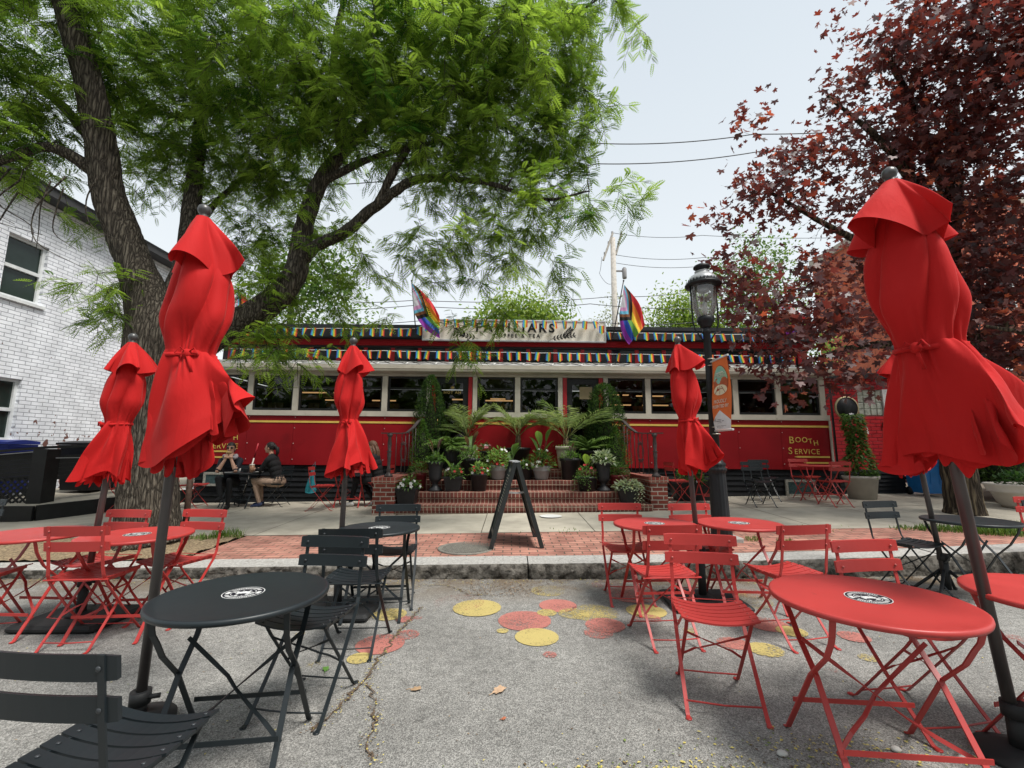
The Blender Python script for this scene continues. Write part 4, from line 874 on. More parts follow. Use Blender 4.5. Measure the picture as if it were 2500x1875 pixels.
TB = [  # x, y, rz, colour, radius, height, pavement, badge, label
 (-1.24, 2.20, 8, 'dark', .37, .69, 0, 1, 'big dark round table at the left front with a white emblem'),
 (1.59, 2.13, -6, 'red', .39, .69, 0, 1, 'big red round table at the right front with a black emblem'),
 (-1.13, 3.98, 5, 'dark', .34, .69, 0, 1, 'dark round table by the kerb left of the easel sign'),
 (1.27, 4.15, 3, 'red', .36, .70, 0, 1, 'left one of the two red tables in the middle right'),
 (2.03, 4.17, -4, 'red', .36, .70, 0, 1, 'red table in front of the lamp post base'),
 (-2.90, 3.62, 4, 'red', .37, .70, 0, 1, 'red table with emblem in front of the tree, right of its pair'),
 (-3.74, 3.66, -3, 'red', .37, .70, 0, 0, 'red table at the far left edge under the ramp'),
 (4.34, 4.42, 5, 'dark', .36, .69, 0, 0, 'dark table on the right in front of the grass patch'),
 (2.55, 2.16, 10, 'red', .385, .69, 0, 0, 'red table cut off by the right edge'),
 (-5.58, 9.52, 0, 'dark', .36, .70, 1, 0, 'dark cafe table between two people eating by the diner'),
 (-3.32, 9.45, 4, 'red', .36, .70, 1, 0, 'red cafe table of the reader left of the brick steps'),
 (3.95, 9.2, 5, 'red', .34, .72, 1, 0, 'small red table half behind the lamp post'),
 (6.16, 9.2, 2, 'red', .37, .72, 1, 0, 'red table between two chairs under the BOOTH SERVICE lettering at right'),
]
tprot = {}
for (x, y, rz, c, r_, h, pv, bd, lab) in TB:
    loc = (x, y, walk_z(x, y) if pv else 0); k = (c, r_, h, bd)
    if k not in tprot: t = thing('bistro_table', lab, 'table', loc, R(rz), GT); table_parts(t, c, r_, h, bd); tprot[k] = t
    else: dup(tprot[k], loc, R(rz), lab)

# ================================================================== CLOSED UMBRELLAS
def clothmat():
    m = mat('umbrella_cloth', (.50, .014, .014), .8, namt=.05, nsc=3, trans=.12, spec=.2); t = m.node_tree; b = t.nodes['Principled BSDF']
    b.inputs['Sheen Weight'].default_value = .12; b.inputs['Sheen Roughness'].default_value = .4; b.inputs['Sheen Tint'].default_value = (1, .5, .45, 1)
    co = t.nodes['Texture Coordinate']; w1 = t.nodes.new('ShaderNodeTexNoise'); w1.inputs['Scale'].default_value = 420; bp = t.nodes.new('ShaderNodeBump'); bp.inputs['Strength'].default_value = .12; bp.inputs['Distance'].default_value = .002
    w1.inputs['Scale'].default_value = 300; bp.inputs['Strength'].default_value = .5; bp.inputs['Distance'].default_value = .02
    mp = t.nodes.new('ShaderNodeMapping'); mp.inputs['Scale'].default_value = (7, 7, 2.2); w2 = t.nodes.new('ShaderNodeTexNoise'); w2.inputs['Scale'].default_value = 1; w2.inputs['Detail'].default_value = 3; w2.inputs['Distortion'].default_value = 1.2
    ma = t.nodes.new('ShaderNodeMath'); ma.operation = 'MULTIPLY_ADD'; ma.inputs[1].default_value = .03
    t.links.new(co.outputs['Object'], w1.inputs['Vector']); t.links.new(co.outputs['Object'], mp.inputs[0]); t.links.new(mp.outputs[0], w2.inputs['Vector']); t.links.new(w1.outputs['Fac'], ma.inputs[0]); t.links.new(w2.outputs['Fac'], ma.inputs[2]); t.links.new(ma.outputs[0], bp.inputs['Height']); t.links.new(bp.outputs[0], b.inputs['Normal']); return m
CLOTH = clothmat(); GUN = mat('gunmetal_pole', (.085, .077, .075), .38, .5, namt=.15, nsc=4); BASEM = mat('black_base', (.018, .019, .02), .6, namt=.2)
def sm(t): t = max(0, min(1, t)); return t * t * (3 - 2 * t)
def surf(fn, nu, nv, closed=True):
    vs = [tuple(fn(2 * math.pi * i / nu, j / nv)) for j in range(nv + 1) for i in range(nu)]; fs = []
    for j in range(nv):
        for i in range(nu): k = (i + 1) % nu; fs.append((j*nu+i, (j+1)*nu+i, (j+1)*nu+k, j*nu+k))
    return MB().add(vs, fs, 0, True)
def umbrella(label, x, y, zg, H, S, seed, p):
    # S: overall size of the bundled cloth; p: shape controls of this one
    r = random.Random(seed); t = thing('closed_umbrella', label, 'umbrella', (x, y, zg), 0, 'closed red cafe umbrellas'); g = lambda k, d: p.get(k, d)
    lean = Vector((g('lx', 0), g('ly', 0), 0))
    b = MB(); b.tube([(0, 0, .05), tuple(lean * .5 + Vector((0, 0, H * .5))), tuple(lean + Vector((0, 0, H)))], .0235 * S ** .3, 16); b.build('pole', GUN, t)
    b = MB(); b.lathe([(.014, -.02), (.014, 0), (.03, .012), (.036, .032), (.03, .052), (.012, .066), (0, .068)], 14, tuple(lean + Vector((0, 0, H)))); b.build('finial', mat('finial_grey', (.10, .10, .10), .35, .4), t)
    sl = g('sleeve', .3); b = MB()
    if g('plate', 1) == 2: b.lathe([(.16, 0), (.16, .02), (.06, .05)], 28)
    elif g('plate', 1): b.rbox(-.33, .33, -.26, .26, .0, .055, .02); b.lathe([(.10, .055), (.06, .08)], 20)
    else:
        for a in range(4): c_, s_ = math.cos(a * 1.5708 + .6), math.sin(a * 1.5708 + .6); b.tube([(c_ * .03, s_ * .03, .22), (c_ * .24, s_ * .24, .015), (c_ * .28, s_ * .28, .012)], .014, 8)
    b.tube([(0, 0, .05), (0, 0, sl - .03)], .034, 16); b.tube([(0, 0, sl - .03), (0, 0, sl + .03)], .046, 16); b.tube([(.04, 0, sl), (.085, .02, sl)], .012, 8); b.build('base', BASEM, t)
    zt = H - .03; ztie = zt - g('tie', .70) * S; ax = lambda z: lean * (z / H)
    off = Vector((g('ox', .05), g('oy', 0), 0)) * S
    ph = r.uniform(0, 6); twist = g('twist', .9); rt = g('rt', .118) * S; rb = g('rb', .185) * S; nb = g('nb', 5)
    wob = [(r.uniform(.05, .25), r.randint(1, 3), r.uniform(0, 6)) for _ in range(3)]
    def warp(a): return a + sum(q * math.sin(k * a + f) for q, k, f in wob) * .8
    def aw0(a): return a + .25 * math.sin(2 * a + ph) + .15 * math.sin(5 * a)
    def pleat(a, n): return 1 - (1 - abs(math.sin(n * a / 2))) ** 1.6
    def body(a, v):
        z = zt - .02 - (zt - ztie) * v; s_ = v
        base = .042 * S + (.84 * rb - .042 * S) * sm(s_ / .48) ** .9 + .16 * rb * sm((s_ - .30) / .45) - (rb - rt) * sm((s_ - .68) / .32) ** 1.2
        A = (.10 + .22 * sm((s_ - .2) / .6)) * (1 - .35 * sm((s_ - .85) / .15)); aa = warp(a) + twist * s_ + ph
        rr = base * (1 - A * (1 - pleat(aa, nb))) * (1 + .07 * math.sin(2 * a + ph) * sm(s_ / .5) + .07 * math.sin(3 * a - 5 * s_ + ph) * sm(s_ / .4) * (1 - sm((s_ - .75) / .25)))
        rr *= 1 + .045 * math.sin(17 * aw0(a)) * sm((s_ - .72) / .28) + .03 * math.sin(8 * s_ + 3 * a + ph) * sm((s_ - .3) / .3) * (1 - sm((s_ - .85) / .15))
        o = off * sm(s_ / .5) * (1 - .35 * sm((s_ - .6) / .4)); return ax(z) + o + Vector((rr * math.cos(a), rr * math.sin(a), z))
    b = surf(body, 220, 70)
    L1 = g('skirt', .62) * S; fl = g('flare', .27) * S; th0 = g('dir', 0.); tl = g('tilt', .45); ns = g('ns', 4); p2 = r.uniform(0, 6) if 'ph' not in p else p['ph']
    ot = off * .65
    def skirt(L_, flr, n, phs, amp, ovl, zin=0., rip=0.):
        def f(a, v):
            aw = warp(a); d = math.cos(a - th0)
            Rh = flr * (1 + tl * d) * (1 + amp * math.sin(n * aw + phs) + .25 * amp * math.sin((2 * n + 1) * aw + 2 * phs))
            L = L_ * (1 - g('cut', .15) * (.85 if rip else 1) * (.5 + .5 * math.cos(a - g('cd', -.5))) ** 1.5); Rh = max(rt * (.8 if not rip else .45), min(Rh, L * .93)) * (1 + rip * 4 * math.sin(13 * aw + phs)); out_ = Rh - rt; e = v ** .85
            rr = rt * (1 - .30 * (1 - pleat(warp(a) + twist + ph, nb)) * (1 - sm(v / .5))) + out_ * e + rt * .05 * math.sin(17 * aw0(a)) * (1 - sm(v / .45)) + .020 * S * math.sin(2 * n * aw + 3 * v + phs) * math.sin(math.pi * min(1, v * 1.2))
            a2 = a + ovl / n * sm(v) * math.cos(n * aw + phs + .6)
            dz = math.sqrt(max(1e-4, L * L - max(0, out_) ** 2)) * (v + .10 * math.sin(math.pi * v) * (out_ / L))
            dz += .045 * S * v * v * math.sin(n * aw + phs * 3) + rip * S * v * math.sin(9 * aw)
            z = ztie - dz * g('drop', 1) + zin; o = ot + Vector((math.cos(th0), math.sin(th0), 0)) * (g('shift', .05) * S * v); return ax(z) + o + Vector((rr * math.cos(a2), rr * math.sin(a2), z))
        return f
    b.join(surf(skirt(L1, fl, ns, p2, g('amp', .30), g('ovl', 1.3)), 260, 46))
    b.join(surf(skirt(L1 * 1.0, fl * .74, ns, p2, g('amp', .3) * .9, g('ovl', 1.3) * .9, 0, .02), 240, 36)); b.join(surf(skirt(L1 * 1.0, fl * .48, ns, p2 + .5, .30, 1.2, 0, .03), 220, 30))
    b.build('canopy', CLOTH, t)
    Lv = g('vent', .30) * S; rv = g('rv', .19) * S; nv_ = g('nv', 4); pv = g('pv', r.uniform(0, 6))
    def vent(a, v):
        aw = warp(a); Rh = rv * (1 + .40 * (1.6 * abs(math.sin(nv_ * aw / 2 + pv)) ** 1.5 - .8) + .10 * math.sin((nv_ * 2 + 1) * aw)) * (1 + g('vt', .2) * math.cos(a - g('vd', 0))); Rh = max(.06 * S, min(Rh, Lv * .95))
        rr = .035 * S + (Rh - .035 * S) * (v ** 1.0) + .008 * S * math.sin(math.pi * v); a2 = a + 1.25 / nv_ * sm(v) * math.cos(nv_ * aw + pv + .5)
        dz = math.sqrt(max(1e-4, Lv ** 2 - Rh ** 2)) * v + .012 * S * v * math.sin(7 * aw) ; z = zt + .012 - dz
        return ax(z) + off * sm(v) * .8 + Vector((rr * math.cos(a2), rr * math.sin(a2), z))
    b = surf(vent, 200, 34); b.build('vent_flap', CLOTH, t)
    ring = []
    for i in range(41):
        a = 2 * math.pi * i / 40; q = body(a, 1.0); c_ = ax(q.z) + off * .65; d = Vector((q.x - c_.x, q.y - c_.y, 0)); ring.append(c_ + d * 1.05 + Vector((0, 0, q.z + .006 * math.sin(a + 1) - .006)))
    b = MB(); b.strip(ring, .022 * S, .006, (0, 0, 1), sm=True); ka = g('knot', -1.1); c_ = ring[int((ka % 6.283) / 6.283 * 40)]; kd = Vector((math.cos(ka), math.sin(ka), 0))
    b.ball(tuple(c_ + kd * .014), (.022 * S, .022 * S, .026 * S), 10, 8)
    for s_ in (1, -1): n_ = Vector((-kd.y, kd.x, 0)) * s_; b.strip([c_ + kd * .02, c_ + kd * .035 + n_ * .03 * S + Vector((0, 0, .03 * S)), c_ + kd * .03 + n_ * .05 * S + Vector((0, 0, -.005)), c_ + kd * .02 + Vector((0, 0, -.008))], .014 * S, .004, kd, sm=True)
    b.strip([c_ + kd * .02, c_ + kd * .035 + Vector((.02, 0, -.05 * S)), c_ + kd * .03 + Vector((.035, 0, -.10 * S))], .014 * S, .004, (-kd.y, kd.x, 0), sm=True); b.build('tie', CLOTH, t)
    return t
umbrella('closed red umbrella in the left foreground, wrapped and knotted, before the tree', -1.86, 2.46, 0, 2.70, 1.04, 3, dict(ox=.04, dir=.1, tilt=.50, flare=.215, ns=3, amp=.38, ovl=1.5, lx=.06, sleeve=.12, rb=.158, rt=.108, nb=5, knot=-1.0, vent=.36, rv=.15, vt=.2, vd=0, ph=2.2, plate=2, tie=.76, skirt=.62, twist=1.2, cut=.40, cd=-.15))
umbrella('largest closed red umbrella at the right foreground, flaring to the right', 2.24, 2.20, 0, 2.76, 1.08, 11, dict(ox=.0, dir=.05, tilt=.55, flare=.285, ns=3, amp=.36, ovl=1.5, lx=-.24, sleeve=.2, rb=.165, rt=.118, nb=5, knot=-2.6, rv=.19, vent=.36, vt=.15, vd=3.0, ph=.6, plate=2, tie=.80, skirt=.54, twist=1.2, shift=.02, cut=.16, cd=-.3))
umbrella('slim closed red umbrella left of the brick steps', -1.47, 4.02, 0, 2.30, .84, 23, dict(ox=.0, dir=-.6, tilt=.3, flare=.175, ns=4, amp=.36, ovl=1.5, rb=.155, rt=.085, plate=1, knot=-1.3, rv=.155, vent=.34, lx=.02, tie=.78, skirt=.58))
umbrella('closed red umbrella just left of the lamp post', 1.69, 4.22, 0, 2.36, .86, 31, dict(ox=.03, dir=.2, tilt=.45, flare=.19, ns=4, amp=.38, ovl=1.5, rb=.165, rt=.09, plate=1, sleeve=.45, knot=-.8, rv=.17, vent=.34, lx=-.1, tie=.80, skirt=.58, shift=.03))
umbrella('closed red umbrella beside the big trunk at the far left', -3.42, 3.80, 0, 2.28, .88, 43, dict(ox=.02, dir=3.2, tilt=.3, flare=.18, ns=4, amp=.36, ovl=1.5, rb=.155, rt=.095, plate=1, knot=-2.2, rv=.16, vent=.34, lx=.14, tie=.76, skirt=.58, shift=.03))
umbrella('closed red umbrella half hidden behind the largest one on the right', 4.10, 4.48, 0, 2.34, .88, 57, dict(ox=-.02, dir=3.3, tilt=.3, flare=.19, ns=4, amp=.36, ovl=1.5, rb=.16, rt=.1, plate=0, sleeve=.34, knot=-1, rv=.17, lx=-.2, tie=.76, skirt=.58))
# ================================================================== STREET GLOW AND BANNER
IRONB = mat('lamp_black', (.010, .011, .013), .45, namt=.2, nsc=9)
lx, ly = 2.70, 6.02; lz = walk_z(lx, ly)
lp = thing('street_lamp', 'black fluted street lamp with a glass lantern beside the orange banner', 'street lamp', (lx, ly, lz)); lp.rotation_euler = (0, R(-.6), 0)
MB().rbox(-.19, .19, -.19, .19, -.02, .05, .012).build('footing', mat('footing_concrete', (.30, .29, .27), .9), lp)
fl = lambda a, z: 1 + .05 * abs(math.sin(8 * a))
b = MB(); b.lathe([(.125, .05), (.125, .16), (.115, .18), (.112, .20), (.10, .82), (.098, .86), (.115, .87), (.118, .90), (.10, .92), (.108, .94), (.108, .965), (.085, .99), (.07, 1.02), (.062, 1.05)], 64, wob=fl); b.build('pedestal', IRONB, lp)
b = MB(); b.lathe([(.058, 1.05), (.048, 2.2), (.046, 2.72), (.055, 2.73), (.055, 2.76), (.048, 2.78), (.05, 2.82)], 48, wob=lambda a, z: 1 + .04 * abs(math.sin(8 * a))); b.build('post', IRONB, lp)
b = MB(); b.lathe([(.05, 2.80), (.075, 2.815), (.078, 2.84), (.10, 2.87), (.115, 2.90), (.115, 2.945), (.10, 2.96)], 32)
for s_ in (1, -1): b.tube([(s_*.05, 0, 2.62), (s_*.10, 0, 2.70), (s_*.15, 0, 2.78), (s_*.175, 0, 2.88), (s_*.178, 0, 3.2), (s_*.18, 0, 3.42)], .011, 8)
b.build('lantern_yoke', IRONB, lp)
LG = glassmat('lantern_glass', (.97, .97, .97), .10)
_t = LG.node_tree; _d = _t.nodes.new('ShaderNodeBsdfTranslucent'); _d.inputs[0].default_value = (.8, .82, .82, 1); _m = _t.nodes.new('ShaderNodeMixShader'); _m.inputs[0].default_value = .22; _o = _t.nodes['Material Output']
_s = _o.inputs[0].links[0].from_socket; _t.links.new(_s, _m.inputs[1]); _t.links.new(_d.outputs[0], _m.inputs[2]); _t.links.new(_m.outputs[0], _o.inputs[0])
b = MB(); b.lathe([(.10, 2.962), (.125, 3.02), (.15, 3.10), (.158, 3.25), (.16, 3.40)], 40); b.f = [f for f in b.f if len(f) == 4]; b.m = b.m[:len(b.f)]; b.s = b.s[:len(b.f)]; b.build('lantern_glass', LG, lp)
b = MB(); b.lathe([(.03, 2.95), (.03, 3.16)], 12, m=1); b.tube([(0, 0, 3.16), (0, 0, 3.32)], .008, 6); b.lathe([(.03, 3.30), (.075, 3.32), (.07, 3.36), (.05, 3.40), (.0, 3.41)], 20); b.build('bulb_holder', [mat('socket_grey', (.35, .35, .36), .4, .4), mat('ballast_white', (.6, .6, .58), .4)], lp)
b = MB(); b.lathe([(.16, 3.40), (.235, 3.40), (.24, 3.425), (.20, 3.45)], 40); 
for i in range(30):
    a = 2 * math.pi * i / 30; d = 2 * math.pi / 60; r_ = .225
    b.add([(r_*math.cos(a-d), r_*math.sin(a-d), 3.43), (r_*math.cos(a+d), r_*math.sin(a+d), 3.43), ((r_-.005)*math.cos(a), (r_-.005)*math.sin(a), 3.485)], [(0, 1, 2)])
b.build('lantern_brim', IRONB, lp)
b = MB(); b.lathe([(.205, 3.45), (.19, 3.50), (.15, 3.55), (.095, 3.585), (.088, 3.60), (.098, 3.61), (.098, 3.615)], 36, m=1); b.lathe([(.082, 3.60), (.082, 3.66), (.11, 3.665), (.112, 3.68), (.10, 3.70), (.06, 3.72), (.025, 3.735), (0, 3.74)], 28); b.build('lantern_dome', [IRONB, mat('dome_grey', (.36, .37, .38), .35, .3)], lp)
bn = thing('street_banner', 'orange banner with oval picture and PROUDLY PRESENTED BY lettering on the lamp post', 'banner', (lx - .02, ly - .05, lz + 1.40))
ORG = mat('banner_orange', (.60, .135, .035), .7, namt=.05, trans=.12); WHT = mat('banner_white', (.72, .73, .75), .7, trans=.12); BMAR = mat('banner_maroon', (.22, .035, .025), .7)
W_, H_ = .46, .90; wav = lambda u, v: .018 * math.sin(v * 5 + u * 2) + .012 * math.sin(u * 4)
P = lambda u, v, d=0: (-wav(u, v) - d, -u * W_, v * H_)          # u runs from the post towards the street
def patch(fn, nu, nv, m, d, bb):
    vs = [P(*fn(i / nu, j / nv), d) for j in range(nv + 1) for i in range(nu + 1)]; bb.add(vs, [(j*(nu+1)+i, j*(nu+1)+i+1, (j+1)*(nu+1)+i+1, (j+1)*(nu+1)+i) for j in range(nv) for i in range(nu)], m, True)
b = MB(); patch(lambda s, t: (s, .0 + t), 12, 24, 0, 0, b); b.build('cloth', ORG, bn)
b = MB(); patch(lambda s, t: (s, t * (.12 + .15 * (1 - abs(2 * s - 1)))), 16, 10, 0, .003, b); b.build('white_tail', WHT, bn)
b = MB()
def oval(cu, cv, ru, rv, m, d, a0=0, a1=6.2832, n=36): b.add([P(cu, cv, d)] + [P(cu + ru * math.cos(a0 + (a1-a0)*i/n), cv + rv * math.sin(a0 + (a1-a0)*i/n), d) for i in range(n + 1)], [(0, i+1, i+2) for i in range(n)], m)
oval(.5, .70, .40, .215, 2, .003); oval(.5, .70, .385, .207, 0, .005, 0, 3.1416); oval(.5, .70, .385, .207, 3, .005, 3.1416, 6.2832)
oval(.5, .76, .27, .12, 1, .0065); oval(.30, .70, .14, .035, 3, .0065); oval(.70, .70, .14, .035, 3, .0065); oval(.5, .66, .2, .035, 3, .0070); oval(.5, .56, .33, .075, 4, .0075)
for (a, c) in (((.5, .63), (.5, .50)), ((.42, .61), (.25, .51)), ((.58, .61), (.75, .51)), ((.36, .575), (.64, .575))):
    n = 6; pts = [P(a[0]+(c[0]-a[0])*i/n, a[1]+(c[1]-a[1])*i/n, .0095) for i in range(n + 1)]; b.strip(pts, .007, .001, (0, 1, 0) if abs(a[0]-c[0]) < .1 else (0, 0, 1), 2)
b.build('picture', [mat('picture_green', (.30, .48, .33), .7), mat('picture_teal', (.22, .46, .38), .7), BMAR, mat('picture_rust', (.42, .10, .04), .7), mat('picture_cream', (.70, .60, .42), .7)], bn)
b = MB()
def btext(s, size, v, m=0, sp=1.0):
    q = text_mb(s, size, .001, .002, sp, m); q.v = [P(.5 + x / W_, v + z / H_, .010) for x, y, z in q.v]; b.join(q)
btext('STRONG', .062, .745); btext('PROUDLY', .064, .375); btext('PRESENTED BY', .056, .305)
for k in range(7): b.add([P(.30+.06*k, .80+.004*(k%2), .0098), P(.345+.06*k, .80, .0098), P(.345+.06*k, .815, .0098), P(.30+.06*k, .815+.004*(k%2), .0098)], [(0, 1, 2, 3)])
b.build('lettering', mat('banner_letter', (.75, .70, .62), .7), bn)
b = MB()
for (u, v, w_, h_) in ((.33, .135, .25, .008), (.28, .110, .42, .012), (.36, .088, .22, .007), (.25, .045, .55, .006), (.25, .028, .45, .006)):
    k = 14
    for i in range(k):
        if rnd.random() < .8: a = u + w_ * i / k; b.add([P(a, v, .006), P(a + w_ / k * .7, v, .006), P(a + w_ / k * .7, v + h_, .006), P(a, v + h_, .006)], [(0, 1, 2, 3)])
b.add([P(.13, .13, .006), P(.17, .11, .006), P(.21, .13, .006), P(.235, .165, .006), P(.205, .15, .006), P(.17, .125, .006), P(.135, .15, .006), P(.105, .165, .006)], [tuple(range(8))]); b.build('sponsor_marks', mat('banner_grey', (.14, .13, .15), .7), bn)
b = MB(); b.tube([(0, .05, H_ + .012), (0, -W_ - .03, H_ + .012)], .013, 8); b.tube([(0, .05, -.012), (0, -W_ - .03, -.012)], .013, 8)
build_each(b, 'arm', mat('arm_white', (.55, .55, .55), .4), bn); b = MB()
for z in (H_ + .06, H_ - .03, .04, -.05): b.tube([(.02 + .062 * math.cos(a * .5), .05 + .062 * math.sin(a * .5), z) for a in range(14)], .008, 5)
build_each(b, 'clamp', mat('steel_clamp', (.40, .37, .32), .4, .7), bn)

# ================================================================== EASEL SIGN
es = thing('easel_sign', 'black folding easel sign with chalk writing standing on the brick pavement', 'sidewalk sign', (.03, 5.98, walk_z(.03, 5.98)), R(4.5))
SLAT = mat('easel_black', (.022, .026, .026), .45, namt=.2, nsc=10); CHK = mat('chalkboard', (.022, .038, .034), .8, namt=.4, nsc=6); CHW = mat('chalk', (.62, .60, .50), .9)
def leaf_panel(sgn, name):
    b = MB(); top, bot = Vector((sgn * .015, 0, 1.02)), Vector((sgn * .31, 0, .0))
    for y in (-.32, .32): b.strip([top + Vector((0, y, .0)), bot + Vector((0, y, 0))], .05, .05, (0, 1, 0))
    for t_ in (.02, .86): q = top.lerp(bot, t_); b.strip([q + Vector((0, -.30, 0)), q + Vector((0, .30, 0))], .05, .026, (sgn * .28, 0, -1))
    p = b.build(name, SLAT, es); b = MB(); a, c = top.lerp(bot, .04), top.lerp(bot, .84); n_ = Vector((sgn * .96, 0, .28)) * .006
    b.add([a + Vector((0, -.3, 0)) + n_, a + Vector((0, .3, 0)) + n_, c + Vector((0, .3, 0)) + n_, c + Vector((0, -.3, 0)) + n_, a + Vector((0, -.3, 0)) - n_, a + Vector((0, .3, 0)) - n_, c + Vector((0, .3, 0)) - n_, c + Vector((0, -.3, 0)) - n_], [(0, 1, 2, 3), (7, 6, 5, 4), (0, 4, 5, 1), (1, 5, 6, 2), (2, 6, 7, 3), (3, 7, 4, 0)]); b.build('board', CHK, p)
    b = MB()
    for i in range(13):
        t_ = .16 + i * .045; y = .22 - rnd.uniform(0, .05); 
        while y > -.2 + rnd.uniform(-.04, .12):
            l = rnd.uniform(.01, .03); q = a.lerp(c, t_) + n_ * 1.4; d = (c - a).normalized() * rnd.uniform(.008, .016)
            b.add([q + Vector((0, y, 0)), q + Vector((0, y - l, 0)), q + d + Vector((0, y - l * .8, 0)), q + d + Vector((0, y - l * .1, 0))], [(0, 1, 2, 3)]); y -= l + rnd.uniform(.006, .018)
    for i in range(7): q = a.lerp(c, .05 + .01 * (i % 3)) + n_ * 1.4; y = .16 - i * .05; b.strip([q + Vector((0, y, 0)), q + (c - a) * .05 + Vector((0, y - .03, 0))], .008, .001, (0, 1, 0))
    b.build('chalk_writing', CHW, p)
leaf_panel(-1, 'front_panel'); leaf_panel(1, 'rear_panel')
b = MB(); b.box(-.05, .05, -.34, .34, 1.02, 1.035); b.build('hinge_cap', mat('cap_grey', (.33, .34, .35), .4), es)
b = MB()
for y in (-.30, .30): b.strip([(-.115, y, .66), (0, y, .65), (.115, y, .66)], .022, .008, (0, 0, 1))
build_each(b, 'spreader', mat('spreader_grey', (.32, .32, .31), .4), es)

# ================================================================== METER POST, RAMP, BINS
mx_, my_ = -4.62, 6.60
mt = thing('parking_meter', 'rusty brown post with grey meter head behind the big front umbrella', 'parking meter', (mx_, my_, walk_z(mx_, my_) + .02))
MB().tube([(0, 0, 0), (0, 0, .95)], .04, 14).build('post', mat('rust_brown', (.10, .06, .045), .7, .2, namt=.4, nsc=20), mt)
b = MB(); b.lathe([(.05, .95), (.055, 1.0), (.05, 1.02)], 14); b.rbox(-.085, .085, -.06, .06, 1.02, 1.20, .02); b.lathe([(.082, 1.20), (.075, 1.26), (.05, 1.30), (0, 1.31)], 16); b.build('head', mat('meter_grey', (.22, .23, .24), .45, .3), mt)
MB().box(-.04, .045, -.066, -.061, 1.035, 1.10).build('sticker', mat('meter_blue', (.08, .28, .55), .5), mt)
rk = mat('ramp_black', (.010, .011, .011), .5, namt=.3, nsc=10)
rp_ = thing('wheelchair_ramp', 'black timber ramp with handrail and lattice in front of the white wall', 'ramp', (0, 0, 0))
A, B_, C_ = Vector((-10.15, 8.05, .0)), Vector((-8.35, 8.12, .0)), Vector((-7.35, 10.6, .0)); zt = .36
b = MB(); b.add([(A.x, A.y, zt), (B_.x, B_.y, zt), (C_.x, C_.y, zt + .15), (-8.2, 12.6, zt + .3), (-10.15, 12.6, zt + .3)], [(0, 1, 2, 3, 4)]); b.build('deck', CONC, rp_)
b = MB(); b.strip([A + Vector((0, -.02, .18)), B_ + Vector((0, -.02, .18))], .4, .05, (0, 0, 1)); b.strip([B_ + Vector((.03, 0, .18)), C_ + Vector((.03, 0, .26))], .42, .05, (0, 0, 1)); b.build('fascia', rk, rp_)
pp = [Vector((-10.1, 8.32, 0)), Vector((-8.72, 8.55, 0)), Vector((-7.75, 10.2, 0))]
for i, p in enumerate(pp): w_ = .13 if i == 1 else .06; MB().box(p.x - w_, p.x + w_, p.y - w_, p.y + w_, zt - .02, 1.28 + .09 * i).build('post', rk, rp_)
b = MB(); b.strip([pp[0] + Vector((-.1, 0, 1.26)), pp[1] + Vector((0, 0, 1.40)), pp[2] + Vector((0, 0, 1.50))], .15, .045, (.5, -.8, 0)); b.build('handrail', rk, rp_)
b = MB(); b.strip([pp[0] + Vector((0, -.05, 1.20)), pp[1] + Vector((0, -.1, 1.33))], .012, .02, (0, 0, 1)); b.strip([pp[1] + Vector((.05, -.08, 1.2)), pp[2] + Vector((0, -.05, 1.22))], .012, .02, (0, 0, 1)); b.build('grab_rail', mat('rail_steel', (.35, .36, .37), .35, .7), rp_)
b = MB()
for i in range(8):
    for (p, q) in ((pp[0], pp[1]), (pp[1], pp[2])):
        z0 = 1.12 - i * .075
        if i < (7 if p is pp[0] else 6): b.strip([p + Vector((0, .03, z0 + .08)), q + Vector((0, .03, z0 + .20))], .0735, .02, (0, 0, 1))
b.build('boards', rk, rp_)
b = MB(); p, q = pp[0] + Vector((0, -.03, .36)), pp[1] + Vector((-.1, -.03, .40)); n = 12
for i in range(-4, n):
    for s_ in (1, -1):
        t0, t1 = i / n, (i + 4) / n; za, zb = (0, .44) if s_ > 0 else (.44, 0)
        a0, a1 = max(0, t0), min(1, t1)
        f = lambda t: p.lerp(q, t) + Vector((0, .006 * s_, za + (zb - za) * (t - t0) / (t1 - t0)))
        if a1 > a0: b.strip([f(a0), f(a1)], .034, .008, (0, 0, 1))
b.build('lattice', rk, rp_)
